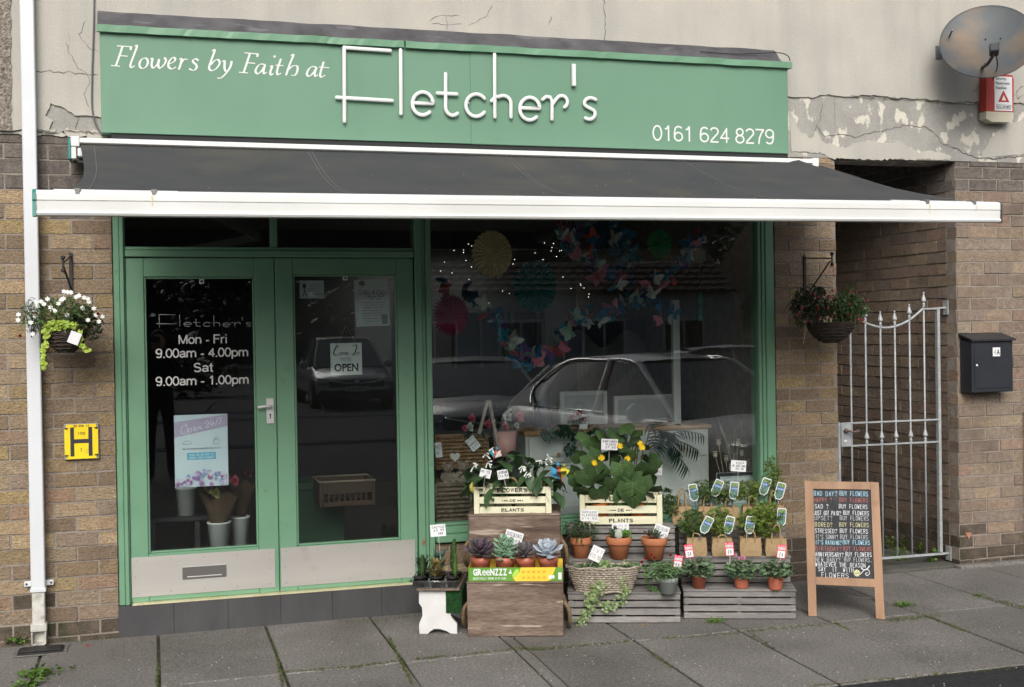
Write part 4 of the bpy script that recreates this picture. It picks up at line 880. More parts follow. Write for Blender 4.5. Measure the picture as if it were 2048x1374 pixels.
# --- white dresser with oak top
WP = mat('white cabinet paint', (.62, .63, .62), (.56, .57, .56), 4, .6); OAK = mat('oak top', (.42, .25, .12), (.34, .19, .085), 14, .6, stretch=(.1, 1, 1))
Y = .62; x0 = wx(1052, 860, Y); x1 = wx(1419, 860, Y); zt = wz(1200, 857, Y)
ca = thing('dresser', 'white painted dresser with oak top standing behind the window display', 'cabinet', loc=(x0, Y, zst)); W2 = x1-x0; Hh = zt-zst
s = MB(); s.box(0, W2, .02, .5, 0, Hh-.03, .003); s.build('carcass', WP, ca)
s = MB(); s.box(-.015, W2+.015, -.01, .52, Hh-.029, Hh, .004); s.build('top', OAK, ca)
for i in range(3):
    a = W2*(i/3)+.02; b = W2*((i+1)/3)-.02
    s = MB(); s.box(a, b, 0, .019, Hh*.74, Hh-.05, .004); s.build('drawer_front', WP, ca)
    s = MB(); s.box(a, b, 0, .019, .06, Hh*.71, .004); d = s.build('cupboard_door', WP, ca)
    s = MB(); s.box(a+.05, b-.05, -.006, -.0005, .11, Hh*.66, .004); s.build('panel', WP, d)
    s = MB(); s.blob(((a+b)/2, -.012, Hh*.80), .014, 8, 6); s.build('knob', OAK, ca)
# things on and behind the dresser
def box_thing(nm, label, cat, r, Y, dep, m, c=.004):
    x0, x1, z0, z1 = flat(*r, Y); t = thing(nm, label, cat, loc=((x0+x1)/2, Y, z0)); return t, x1-x0, z1-z0
Y = 1.0
for r_, nm, lb, c in (((1120, 782, 1214, 852), 'screen', 'plain white framed screen standing behind the dresser on the left', (.42, .44, .46)), ((1228, 790, 1352, 850), 'screen', 'wider white framed screen standing behind the dresser on the right', (.42, .44, .46))):
    t, a, b = box_thing(nm, lb, 'screen', r_, Y, .1, WP)
    s = MB(); s.box(-a/2, a/2, 0, .03, 0, b, .003); s.build('board', mat('panel grey white', c), t); s = MB()
    for q in ((-a/2, -a/2+.03, 0, b), (a/2-.03, a/2, 0, b), (-a/2+.031, a/2-.031, b-.03, b), (-a/2+.031, a/2-.031, 0, .03)): s.box(q[0], q[1], -.008, -.001, q[2], q[3], .002)
    s.build('frame', WP, t)
# tall dark vase pair
for px, lb in ((1085, 'tall dark blue cylinder vase standing behind the dresser left of the white panel'),):
    p = on_y(px, 850, .95); t = thing('vase', lb, 'vase', loc=tuple(p)); s = MB(); s.lathe([(.06, -.3), (.062, 0), (.065, .3), (.06, .31), (.055, .3), (.052, 0)], 18); s.sm = True; s.build('body', mat('dark blue glaze', (.02, .03, .06), rough=.3), t)
# glass jars with red roses
CG = glass('clear jar glass', (.97, .98, .98), 1.2); RED = mat('dark red petals', (.35, .01, .02), (.22, .006, .012), 40, .6)
for px, py, h, rr, lb in ((1145, 846, 42, 10, 'glass cloche with a dried flower, left of the tallest on the dresser'), (1159, 848, 52, 12, 'tallest glass cloche holding a red rose on the dresser'), (1170, 849, 28, 9, 'smallest glass cloche with a red flower on the dresser')):
    p = on_y(px, py, .78); k = ppm(p); t = thing('glass_cloche', lb, 'glass cloche', loc=(p.x, p.y, zt), group='glass cloches'); R2, H2 = rr/k, h/k
    s = MB(); s.sm = True; s.lathe([(R2, .01), (R2, H2*.8), (R2*.8, H2*.94), (R2*.2, H2)], 16); s.build('dome', CG, t)
    s = MB(); s.lathe([(R2*1.1, 0), (R2*1.1, .01), (0.001, .011)], 16); s.build('base', DARKWOOD, t)
    s = MB(); s.sm = True; s.blob((0, 0, H2*.55), R2*.6, 9, 6, .2); s.tube([(0, 0, .01), (0, 0, H2*.5)], .002, 5); s.build('flower', RED, t)
x0, x1, z0, z1 = flat(1151, 843, 1167, 853, .68); s = MB(); s.box(x0, x1, .60, .603, zt+.001, zt+.001+z1-z0, .0005); tag(s.build('price_card', CARD), 'tiny blank white card propped in front of the glass cloches', 'price card')
# table glass lanterns at the far right, daylight put in as candle glow
for i, px in enumerate((1463, 1492)):
    p = on_y(px, 650, 1.6); k = ppm(p); t = thing('glass_lantern', ['clear glass lantern on the back shelf at the right of the window', 'second glass lantern on the back shelf, nearest the window frame'][i], 'lantern', loc=(p.x, p.y, p.z), group='glass lanterns')
    s = MB(); s.box(-.02, .02, -.02, .02, 0, .085, .003); s.build('glass', CG, t); s = MB(); s.lathe([(.011, .003), (.011, .06)], 10); s.build('candle', mat('candle daylight glow', (.8, .78, .7), emit=(1, .95, .8, .55)), t)
x0, x1, z0, z1 = flat(1390, 652, 1530, 660, 1.7); s = MB(); s.box(x0, x1, 1.5, 1.75, z0, z1, .003); tag(s.build('shelf', WP), 'white shelf carrying the two glass lanterns', 'shelf')
# pale wall mural / display board with waves, hanging back
x0, x1, z0, z1 = flat(905, 625, 1090, 735, 2.4); t = thing('display_board', 'pale grey display board with dark mullions on the wall deep in the shop', 'display board', loc=(x0, 2.4, z0)); a, b = x1-x0, z1-z0
s = MB(); s.box(0, a, 0, .03, 0, b, .003); s.build('board', mat('pale grey board', (.23, .24, .26)), t)
s = MB()
for u in (.0, .28, .55, .62, .9): s.box(a*u, a*u+.03, -.02, -.001, 0, b, .002)
s.build('uprights', mat('board uprights', (.35, .36, .36)), t)
x0, x1, z0, z1 = flat(1130, 640, 1330, 700, 2.2); t = thing('wave_mural', 'grey and white wavy mural panel on the back wall of the shop', 'mural', loc=(x0, 2.2, z0)); a, b = x1-x0, z1-z0
s = MB(); s.slab([(a*i/30, b*(.35+.3*math.sin(i*.42))) for i in range(31)]+[(a, -.1), (0, -.1)], 0, .02); s.build('lower_wave', mat('mural white', (.33, .34, .35)), t)
s = MB(); s.slab([(a*i/30, b*(.35+.3*math.sin(i*.42))+.01) for i in range(31)]+[(a, b), (0, b)], .001, .02); s.build('upper_wave', mat('mural grey', (.09, .10, .12)), t)
x0, x1, z0, z1 = flat(1347, 600, 1361, 848, .66); s = MB(); s.box(x0, x1, .66, .70, z0, z1, .003); tag(s.build('white_post', WP), 'slim white upright post standing on the dresser toward the right end', 'post')
x0, x1, z0, z1 = flat(1470, 450, 1520, 1000, 1.9); s = MB(); n = 24; s.v = [(x0+(x1-x0)*i/n, 1.9+.02*math.sin(i*1.9), z) for i in range(n+1) for z in (z0, z1)]; s.f = [(2*i, 2*i+2, 2*i+3, 2*i+1) for i in range(n)]; tag(s.build('curtain', mat('pale grey curtain', (.22, .24, .26), rough=.9), smooth=True), 'pale grey curtain hanging at the right side inside the shop', 'curtain')
# --- wicker hampers
def weave(mb, a, b, z0, z1, nr, r, y=0, amp=.004, nst=26):
    """woven front of a hamper: rows of wavy rods"""
    for j in range(nr):
        z = z0+(z1-z0)*(j+.5)/nr; ph = math.pi*(j % 2); n = nst*4
        mb.tube([(a+(b-a)*i/n, y-amp*math.cos(math.pi*nst*i/n+ph), z) for i in range(n+1)], r, 4, cap=False)
def hamper(nm, lb, r_, Y, m, dep=.3, nr=9):
    x0, x1, z0, z1 = flat(*r_, Y); t = thing(nm, lb, 'hamper', loc=(x0, Y, z0)); a, b = x1-x0, z1-z0
    s = MB(); s.box(.004, a-.004, .006, dep, 0, b, .004); s.build('body', m, t)
    s = MB(); s.sm = True; weave(s, 0, a, 0, b, nr, b/nr*.42, .002, .004, max(6, int(a/.022))); s.build('front_weave', m, t)
    s = MB(); s.sm = True; s.tube([(0, 0, b), (a, 0, b)], .009, 6); s.tube([(0, 0, 0), (a, 0, 0)], .009, 6); s.tube([(0, 0, 0), (0, 0, b)], .008, 6); s.tube([(a, 0, 0), (a, 0, b)], .008, 6); s.build('rim', m, t); return t
zf = wz(900, 1040, .3)
hamper('wicker_hamper', 'brown wicker hamper lid standing up in the window, behind the teddy bears', (872, 870, 976, 935), .34, WICKER, .10, 9)
hamper('wicker_hamper', 'grey brown open wicker hamper holding two teddy bears', (872, 966, 942, 1044), .17, mat('grey wicker', (.22, .17, .13), (.14, .11, .085), 30, .7, .4, 120, fine=.4), .16, 9)
# shelf inside the window
x0, x1, z0, z1 = flat(870, 1045, 1523, 1050, .1); s = MB(); s.box(PXb+.004, WXb-.003, .125, .58, zs1-.06, zs1-.03, .003); tag(s.build('window_shelf', WP), 'low white display shelf just inside the shop window', 'shelf')
# teddies
TED = mat('grey brown plush', (.32, .26, .22), (.24, .19, .16), 80, .95, 1, 400, bdist=.006)
def teddy(px, py, Y, w, lb):
    p = on_y(px, py, Y); k = ppm(p); r = w/k/2; t = thing('teddy_bear', lb, 'teddy bear', loc=tuple(p))
    s = MB(); s.sm = True; s.blob((0, 0, r*1.0), r, 12, 8, .05, (1, .8, 1.1)); s.blob((0, -r*.2, r*2.5), r*.85, 12, 8, .04, (1, .9, .9))
    for sx in (-1, 1): s.blob((sx*r*.65, 0, r*3.2), r*.32, 8, 6, .05, (1, .5, 1)); s.tube([(sx*r*.8, -r*.1, r*1.6), (sx*r*1.2, -r*.5, r*.9), (sx*r*.9, -r*.9, r*.5)], [r*.35, r*.32, r*.28], 8); s.tube([(sx*r*.5, -r*.3, r*.3), (sx*r*.8, -r*1.2, r*.25)], [r*.42, r*.38], 8)
    s.blob((0, -r*.95, r*2.3), r*.35, 8, 6, .03); s.build('body', TED, t)
    s = MB(); s.blob((0, -r*1.28, r*2.4), r*.1, 6, 4); s.blob((-r*.3, -r*.95, r*2.7), r*.09, 6, 4); s.blob((r*.3, -r*.95, r*2.7), r*.09, 6, 4); s.build('nose_and_eyes', INK, t, kind='stuff')
teddy(896, 966, .24, 24, 'grey plush teddy bear in the hamper, the one on the left'); teddy(926, 966, .24, 26, 'grey plush teddy bear in the hamper, the one on the right')
# wooden heart tags
def heart(px, py, w, Y, lb, m, ring=False):
    p = on_y(px, py, Y); r = w/ppm(p)/2; t = thing('wooden_heart', lb, 'heart decoration', loc=tuple(p)); f = lambda k: [(k*r*(16*math.sin(a)**3)/16, k*r*(13*math.cos(a)-5*math.cos(2*a)-2*math.cos(3*a)-math.cos(4*a))/16) for a in [i*2*math.pi/28 for i in range(28)]]
    s = MB()
    if ring: s.tube([(x, 0, z) for x, z in f(.9)], r*.13, 6, closed=True); s.sm = True
    else: s.slab(f(1), 0, .008)
    s.build('heart', m, t)
    s = MB(); s.tube([(0, .004, r*.3), (0, .004, r*2.2)], .001, 4); s.build('string', SEAM, t)
heart(910, 914, 21, .325, 'solid white wooden heart hanging on the wicker hamper', mat('white wood', (.5, .48, .45), rough=.8)); heart(1346, 925, 24, .58, 'open white wooden heart ring hanging on the dresser front', mat('white wood', (.5, .48, .45), rough=.8), True)
def card(px, py, w, h, Y, lb, lines, tilt=0.0, frame=None, stick=None, cat='price card', m=None, edge=None, wt=.0019, nm='price_card'):
    """small upright card, hand lettered; px,py centre in the photo"""
    if frame is None: frame = Frame((0, Y, 0)); d = 0.0
    else: d = Y
    p = frame.pt(px, py, d); wp = frame.w(*p); k = ppm(wp); a, b = w/k, h/k
    t = thing(nm, lb, cat, frame.m @ T(*p) @ RY(tilt))
    s = MB(); s.box(-a/2, a/2, 0, .0012, -b/2, b/2, .0003); s.build('card', m or CARD, t)
    if lines:
        s = MB(); n = len(lines); hh = b*.8/max(n, 2)
        for i, (tx, ind) in enumerate(lines): hand(s, tx, -a*.42+a*ind, b*.40-hh*(i+1)+hh*.25, a*(.44-ind*.3), hh*.62, -.0006, wt, .05)
        s.build('handwriting', INK, t, kind='stuff')
    if stick: s = MB(); s.tube([(0, .002, -b*.5+.006), (stick[0]/k, .002, -b*.5-stick[1]/k)], .0013, 5); s.build('stick', mat('clear stick', (.5, .5, .48)), t)
    return t
card(877, 900, 14, 30, .31, 'narrow white tag hanging at the left end of the brown hamper lid', [('NO', 0), ('4', 0)], -6)
card(946, 887, 20, 28, .31, 'white gift tag hanging diagonally on the brown hamper lid', [('GIFT', 0), ('HAMPER', 0), ('£25', .1)], -38)
# --- basket of pink artificial flowers
PK = mat('pink petals', (.62, .16, .22), (.5, .10, .16), 40, .6, trans=.2); WF = mat('white petals', (.6, .62, .58), (.5, .52, .46), 40, .6, trans=.2); LG = leafm('dark garden leaf', (.035, .075, .03))
def rose(mb, c, r, up=(0, -1, .3), n=14):
    up = V(up).normalized(); q = up.to_track_quat('Z', 'Y').to_matrix().to_4x4()
    for i in range(n):
        k = i/n; a = i*2.4; tilt = 15+65*k; m = T(*c) @ q @ M.Rotation(a, 4, 'Z') @ RX(90-tilt) @ T(0, r*.1, 0); mb.leaf(m, r*(.55+.45*k), r*.8, -.45, .5, 0, 3)
t = thing('flower_bucket', 'pink bucket of pink and white artificial roses in the window', 'flower bucket', loc=tuple(on_y(1010, 893, .3))); k = ppm(on_y(1010, 893, .3))
s = MB(); s.sm = True; s.lathe([(18/k, -.06), (22/k, 0), (24/k, .10), (22/k, .098)], 18); s.build('bucket', mat('pink bucket', (.42, .22, .2), rough=.5), t)
for (x, y, r, m) in ((1012, 834, 15, WF), (1037, 836, 15, PK), (1009, 853, 11, PK), (1032, 852, 9, WF), (974, 850, 12, PK), (942, 838, 12, PK), (938, 856, 12, WF), (928, 858, 9, PK), (1018, 818, 8, WF)):
    q = on_y(x, y, .28)-on_y(1010, 893, .3); s = MB(); rose(s, q, r/k); s.build('rose', m, t)
s = MB(); r3 = random.Random(3)
for i in range(60): q = on_y(r3.uniform(930, 1040), r3.uniform(815, 880), .3)-on_y(1010, 893, .3); s.leaf(T(*q) @ RZ(r3.uniform(0, 360)) @ RX(r3.uniform(-40, 60)), .05, .03)
s.build('foliage', LG, t, kind='stuff')
# wooden lantern frame
t = thing('easel', 'pale wooden A shaped easel leaning among the artificial roses', 'easel', loc=(0, 0, 0)); s = MB()
DRIFT = mat('drift wood', (.35, .31, .27), (.25, .22, .19), 20, .8)
for a, b in (((975, 800), (958, 868)), ((978, 800), (998, 905))): s = MB(); s.beam(on_y(*a, .27), on_y(*b, .27), .02, .02); s.build('leg', DRIFT, t)
# ivy trailing over dresser, palm
def ivy_trail(parent, path, n, size, m, spread, name='foliage', seed=1, shape='ivy'):
    r = random.Random(seed); pp = smooth_pts(path, 6); s = MB()
    for i in range(n):
        f = r.random()*(len(pp)-1); a = int(f); p = pp[a].lerp(pp[min(a+1, len(pp)-1)], f-a)+V((r.uniform(-1, 1), r.uniform(-1, .4), r.uniform(-1, 1)))*spread
        s.leaf(T(*p) @ RZ(r.uniform(0, 360)) @ RX(r.uniform(-80, 10)), size*r.uniform(.7, 1.3), size*r.uniform(.6, 1), .3, .2, .15 if shape == 'ivy' else 0)
    s.build(name, m, parent, kind='stuff'); s = MB(); s.tube(pp, .002, 5, cap=False); s.build('stem', LG, parent)
t = thing('ivy_garland', 'dark green trailing ivy hanging over the front of the white dresser', 'ivy', loc=(0, 0, 0)); DI = leafm('dark ivy leaf', (.03, .085, .06))
ivy_trail(t, [on_y(x, y, .5) for x, y in ((1090, 868), (1120, 858), (1160, 870), (1200, 865), (1260, 862))], 240, .035, DI, .035, seed=1)
ivy_trail(t, [on_y(x, y, .48) for x, y in ((1150, 870), (1135, 895), (1150, 905))], 60, .03, DI, .03, seed=2)
t = thing('palm_plant', 'dark green palm with long drooping fronds in front of the dresser', 'palm plant', loc=tuple(on_y(1290, 900, .4))); o0 = on_y(1290, 900, .4)
for i, (x1_, y1_) in enumerate(((1230, 905), (1245, 862), (1330, 868), (1360, 905), (1375, 935), (1395, 900), (1350, 870), (1300, 850), (1405, 868))):
    s = MB(); e = on_y(x1_, y1_, .38)-o0; mid_ = e*.5+V((0, -.04, .07)); pp = smooth_pts([(0, 0, 0), mid_, e], 8); s.tube(pp, .003, 5)
    for j in range(3, len(pp)):
        d = (pp[j]-pp[j-1]).normalized(); q = d.to_track_quat('Y', 'Z').to_matrix().to_4x4()
        for sg_ in (-1, 1): s.leaf(T(*pp[j]) @ q @ RZ(sg_*-38) @ RX(-25), .09, .012, .5, .2, 0, 4)
    s.build('frond', leafm('palm leaf', (.02, .06, .04)), t)
# dried poppy heads and grasses
t = thing('dried_poppies', 'arrangement of dried pale poppy heads on stalks at the right end of the window', 'dried flowers', loc=(0, 0, 0)); BON = mat('bone dried', (.42, .38, .31), (.3, .27, .22), 30, .8)
for i, (x, y) in enumerate(((1437, 886), (1430, 910), (1452, 918), (1476, 885), (1483, 908), (1499, 926), (1462, 935))):
    a = on_y(x, y, .3+.04*(i % 3)); b = on_y(1455+(x-1455)*.4, 985, .35); s = MB(); s.sm = True; s.blob(a, .016, 9, 6, .1, (1, 1, 1.3)); s.lathe([(.014, .016), (.018, .022), (.012, .026)], 10, a); s.tube([a, a.lerp(b, .5)+V((.01, 0, 0)), b], .0022, 5); s.build('poppy_head', BON, t)
s = MB(); r3 = random.Random(9)
for i in range(16):
    a = on_y(1475+r3.uniform(-8, 8), 960, .42); b = on_y(1470+r3.uniform(-35, 45), 835+r3.uniform(0, 50), .42); s.tube(smooth_pts([a, a.lerp(b, .6)+V((r3.uniform(-.01, .03), 0, 0)), b], 4), .0014, 4)
s.build('grass_stalks', BON, t, kind='stuff')
# framed notice bottom right
x0, x1, z0, z1 = flat(1434, 944, 1527, 1012, .2); t = thing('framed_notice', 'black framed printed notice standing in the window behind the potted maples', 'framed notice', loc=(x0, .2, z0)); a, b = x1-x0, z1-z0
s = MB(); s.box(0, a, .002, .015, 0, b, .002); s.build('print', mat('pale notice', (.52, .57, .58)), t); s = MB()
for q in ((0, .02, 0, b), (a-.02, a, 0, b), (.021, a-.021, b-.02, b), (.021, a-.021, 0, .02)): s.box(q[0], q[1], -.012, .001, q[2], q[3], .002)
s.build('frame', INK, t); s = MB(); [hand(s, w_, .04, b*.82-i*.022, a-.04, .010, .0012, .0012) for i, w_ in enumerate(('FLOWERS FOR ALL OCCASIONS', 'WEDDINGS FUNERALS', 'BIRTHDAYS AND GIFTS', 'PLEASE ASK INSIDE'))]; s.build('printed_text', mat('poster grey', (.12, .13, .15)), t, kind='stuff')
# --- inside the doors: buckets, bouquets
KRAFT = mat('brown kraft paper', (.09, .06, .037), (.07, .045, .028), 12, .8, .3, 30); BUCK = mat('white bucket', (.66, .67, .67), (.5, .51, .51), 5, .4)
def bucket(px, yb, w, h, Y, lb, bouquet=None, z=None):
    p = on_y(px, yb, Y); k = ppm(p); t = thing('flower_bucket', lb, 'flower bucket', loc=tuple(p)); r = w/k/2; H2 = h/k
    s = MB(); s.sm = True; s.lathe([(r*.82, 0), (r*.98, H2*.93), (r*1.05, H2*.94), (r*1.05, H2), (r*.95, H2), (r*.8, .01)], 24, cap=True); s.build('bucket', BUCK, t)
    if bouquet:
        for (dx, dz, cs) in bouquet:
            s = MB(); b0 = len(s.v); n = 22; 
            for j in range(5):
                rr = r*(.55+.27*j)*1.0; zz = H2*.80+j*.048
                for i in range(n): a = 2*math.pi*i/n; s.v.append((dx+rr*math.cos(a)*(1+.12*math.sin(5*a+j)), rr*.7*math.sin(a), zz+.03*math.sin(4*a)*(j/4)+dz))
            for j in range(4):
                for i in range(n): l = (i+1) % n; s.f.append((j*n+i, j*n+l, (j+1)*n+l, (j+1)*n+i))
            s.sm = True; s.build('paper_wrap', KRAFT, t)
            for q, (fx, fz, m) in enumerate(cs): s = MB(); rose(s, (dx+fx, -.05, H2+fz+dz), .042); s.build('flower', m, t)
    return t
YEL = mat('pale yellow petals', (.62, .60, .30), (.5, .48, .2), 30, .6, trans=.2)
bucket(439, 1091, 46, 48, .28, 'white bucket with a kraft wrapped bouquet, left of the two on the shop floor', [(.0, .0, [(-.06, .20, YEL), (-.02, .17, YEL), (.09, .24, PK), (.04, .26, PK), (-.03, .29, WF)])])
bucket(481, 1088, 38, 56, .42, 'white bucket with a dark kraft bouquet, right of the two on the shop floor', [(.0, .04, [(.05, .22, mat('dull plum petals', (.12, .03, .05)))])])
bucket(373, 1030, 42, 56, .5, 'plain white bucket on the dark stool below the poster')
x0, x1, z0, z1 = flat(300, 1033, 400, 1092, .45); t = thing('low_table', 'dark low wooden table just inside the left door', 'table', loc=(x0, .42, zst-.019)); a = x1-x0; b = z1-(zst-.019)
s = MB(); s.box(-.05, a+.05, 0, .35, b-.03, b, .004); s.build('top', BLACKM, t)
for x in (0, a-.03):
    for y in (.02, .30): s = MB(); s.box(x, x+.03, y, y+.03, 0, b-.031, .002); s.build('leg', BLACKM, t)
x0, x1, z0, z1 = flat(575, 965, 695, 1042, .9); t = thing('green_bench', 'dark green painted bench inside the right door', 'bench', loc=(x0, .9, zst-.019)); a = x1-x0; b = z1-(zst-.019)
GB = mat('dull green bench paint', (.03, .08, .045)); s = MB(); s.box(0, a, 0, .35, b-.05, b, .004); s.build('seat', GB, t); s = MB(); s.box(.02, a-.02, .02, .3, 0, b-.051, .004); s.build('front', GB, t)
x0, x1, z0, z1 = flat(636, 948, 748, 1010, .55); t = thing('plastic_crate', 'dark brown slotted plastic crate with pale rim on the floor inside the right door', 'crate', loc=(x0, .5, z0)); a = x1-x0; b = (z1-z0)*.8
PC = mat('brown plastic crate', (.06, .036, .022), rough=.4)
for q in ((0, .02, 0, .3), (a-.02, a, 0, .3)): s = MB(); s.box(q[0], q[1], q[2], q[3], 0, b, .003); s.build('side', PC, t)
for y in (0, .28):
    s = MB(); s.box(.021, a-.021, y, y+.02, b*.5, b, .003); s.box(.021, a-.021, y, y+.02, 0, b*.2, .003)
    for i in range(9): s.box(.021+(a-.05)*i/9, .021+(a-.05)*i/9+.012, y+.002, y+.018, b*.2, b*.5, .002)
    s.build('slotted_side', PC, t)
s = MB(); s.sm = True; s.tube([(0, 0, b), (a, 0, b), (a, .3, b), (0, .3, b)], .007, 6, closed=True); s.build('rim', mat('pale rim', (.3, .26, .2)), t)
s = MB(); s.box(.02, a-.02, .02, .28, 0, .01, .002); s.build('base', PC, t)
# ================================================================== WALL FURNITURE
# downpipe
gx = wx(68, 700, -.05); dp = thing('downpipe', 'square white plastic downpipe on the left wall ending above the drain', 'downpipe', loc=(gx, 0, 0)); hw = 13.2/ppm((gx, -.05, 1.6))
zc = wz(72, 1178, -.05); zsd = wz(68, 1250, -.05)
s = MB(); s.box(-hw, hw, -.09, -.03, zc, 4.6, .005); s.build('pipe', UPVC, dp)
DU = mat('dirty white plastic', (.55, .54, .5), (.42, .41, .36), 18, .6, dirt=(.15, .13, .1), dscale=14, dlo=.55, dhi=.75)
s = MB(); s.box(-hw*.92, hw*.92, -.086, -.034, zsd, zc-.001, .005); s.build('lower_pipe', DU, dp)
s = MB(); s.box(-hw*1.12, hw*1.12, -.094, -.026, zc-.012, zc+.012, .003); s.box(-hw*2.1, hw*2.1, -.034, -.024, zc+.012, zc+.042, .003); s.build('pipe_clip', UPVC, dp)
s = MB()
for sx in (-1.75, 1.75): s.blob((sx*hw, -.036, zc+.027), .006, 8, 4)
s.build('clip_screws', BLACKM, dp, kind='stuff')
s = MB(); s.box(-hw*1.15, hw*1.15, -.096, -.024, zsd-.03, zsd+.012, .003); s.build('collar', DU, dp)
s = MB(); zq = wz(68, 1287, -.06)
for b_ in ((-hw*1.05, -hw*.85, -.105, -.03, zq, zsd-.031), (hw*.85, hw*1.05, -.105, -.03, zq, zsd-.031), (-hw*.85, hw*.85, -.05, -.03, zq, zsd-.031), (-hw*.85, hw*.85, -.105, -.03, zq-.004, zq+.006)): s.box(*b_, .002)
s.build('shoe', DU, dp)
# hydrant sign
x0, x1, z0, z1 = flat(128, 847, 198, 919, -.02); hy = thing('hydrant_sign', 'yellow fire hydrant plate with a black letter H on the brick wall', 'sign', loc=(x0, -.02, z0)); a, b = x1-x0, z1-z0
YE = mat('hydrant yellow', (.85, .62, .015), (.8, .56, .012), 6, .45, dirt=(.45, .3, .05), dscale=14, dlo=.66, dhi=.8)
s = MB(); s.box(0, a, 0, .012, 0, b, .004); s.build('backing_plate', mat('grey backing', (.25, .25, .24), rough=.6), hy)
s = MB(); s.box(.012, a-.012, -.004, -.0002, b*.0+.004, b-.004, .003); s.box(.003, a-.004, -.0042, -.0004, b*.14, b*.86, .003); s.build('yellow_face', YE, hy)
for q in ((.18, .29, .10, .90), (.70, .81, .10, .90), (.291, .699, .46, .57)): s = MB(); s.box(a*q[0], a*q[1], -.0062, -.0044, b*q[2], b*q[3], .0003); s.build('letter_bar', INK, hy)
for (tx, u, v, w_, h_) in (('30 HYD 17', .28, .91, .44, .05), ('100', .40, .70, .2, .06), ('7', .47, .22, .06, .10)): s = MB(); hand(s, tx, a*u, b*v, a*(u+w_), b*h_, -.0052, .0026, .02); s.build('figures', INK, hy, kind='stuff')
s = MB()
for u, v in ((.07, .87), (.92, .87), (.07, .12), (.92, .12)): s.lathe([(.009, 0), (.009, .004)], 10, (a*u, -.006, b*v))
s.build('screws', BLACKM, hy, kind='stuff')
# graffiti-like red mark, brick blot
# letterbox
x0, x1, z0, z1 = flat(1944, 680, 2026, 784, -.13); lb_ = thing('letterbox', 'black metal wall letterbox numbered 4A on the right brick wall', 'letterbox', loc=((x0+x1)/2, 0, z0)); a, b = x1-x0, z1-z0
BX = mat('black powder coat', (.018, .02, .025), (.024, .027, .034), 5, .42, .15, 120, spec=.5)
s = MB(); s.box(-a/2, a/2, -.13, -.004, 0, b, .004); s.build('body', BX, lb_)
s = MB(); s.add([(-a/2-.012, -.15, b-.006), (a/2+.012, -.15, b-.006), (a/2+.012, -.001, b+.035), (-a/2-.012, -.001, b+.035), (-a/2-.012, -.15, b+.006), (a/2+.012, -.15, b+.006), (a/2+.012, -.001, b+.047), (-a/2-.012, -.001, b+.047)], [(3, 2, 1, 0), (4, 5, 6, 7), (0, 1, 5, 4), (1, 2, 6, 5), (2, 3, 7, 6), (3, 0, 4, 7)]); s.build('lid', BX, lb_)
s = MB(); s.box(-a/2+.018, a/2-.018, -.134, -.1305, .028, b-.03, .002); d = s.build('door', BX, lb_)
s = MB(); s.box(-.002, .058, -.1365, -.1345, b-.112, b-.052, .0005); s.build('number_sticker', CARD, d)
text('figure', '4', mat('faded figure', (.35, .35, .36)), d, -.000+.004, b-.102, .026, b-.062, -.1368, .0005); text('figure', 'A', INK, d, .030, b-.102, .054, b-.062, -.1368, .0005, bold=.02)
s = MB(); s.blob((-a/2+.035, -.137, b*.52), .009, 10, 6, sc=(1, .6, 1)); s.build('lock', ALU, d)
# satellite dish and alarm box
pc = on_y(1976, 80, -.40); k = ppm(pc); Rr = 88/k; n_ = V((-.50, -.74, .40)).normalized()
q = n_.to_track_quat('Z', 'Y').to_matrix().to_4x4(); sd_ = thing('satellite_dish', 'rusting grey oval satellite dish bracketed to the render at top right', 'satellite dish', T(*pc) @ q)
DISH = mat('rusting grey dish', (.075, .084, .088), (.06, .068, .072), 3, .5, .1, 60, .2, dirt=(.15, .108, .07), dscale=3.2, dlo=.46, dhi=.66)
s = MB(); s.sm = True; pr = [(Rr*t_, .11*Rr*3*t_*t_*.5-.06) for t_ in (.001, .15, .3, .45, .6, .75, .88, .97, 1.0)]; s.lathe(pr+[(Rr*1.015, pr[-1][1]+.004), (Rr*1.01, pr[-1][1]-.006)]+[(r_, z_-.004) for r_, z_ in pr[::-1]], 56, sx=1.03, sy=.98, cap=False); s.build('reflector', DISH, sd_)
s = MB(); s.sm = True
iv = (T(*pc) @ q).inverted(); wpt = lambda x, y, Y: iv @ on_y(x, y, Y)
s.tube(smooth_pts([wpt(1965, 135, -.42), wpt(1975, 128, -.62), wpt(1988, 108, -.68)], 4), .010, 8); s.build('feed_arm', BLACKM, sd_)
s = MB(); lp = wpt(1988, 100, -.68); s.box(lp.x-.028, lp.x+.028, lp.y-.03, lp.y+.03, lp.z-.03, lp.z+.035, .006); s.build('receiver', mat('dark receiver', (.03, .03, .033), rough=.4), sd_)
s = MB(); s.beam(wpt(1972, 110, -.3), wpt(1885, 104, -.03), .03, .03); s.beam(wpt(1905, 60, -.3), wpt(1886, 100, -.04), .01, .01); s.build('bracket_arm', mat('galvanised bracket', (.16, .17, .18), rough=.5, metal=.4), sd_)
bp = on_y(1880, 105, -.02); s = MB(); kq = ppm(bp)
s.v = []; s.box(bp.x-.035, bp.x+.012, -.024, -.0175, bp.z-.045, bp.z+.045, .003); s.v = [tuple(iv @ V(v)) for v in s.v]; s.build('wall_plate', mat('galvanised bracket', (.16, .17, .18), rough=.5, metal=.4), sd_)
s = MB()
for (x, y) in ((1971, 79), (2001, 77), (1970, 128)): q3 = wpt(x, y, -.42); s.blob((q3.x, q3.y, q3.z), .007, 8, 4)
s.build('bolts', INK, sd_, kind='stuff')
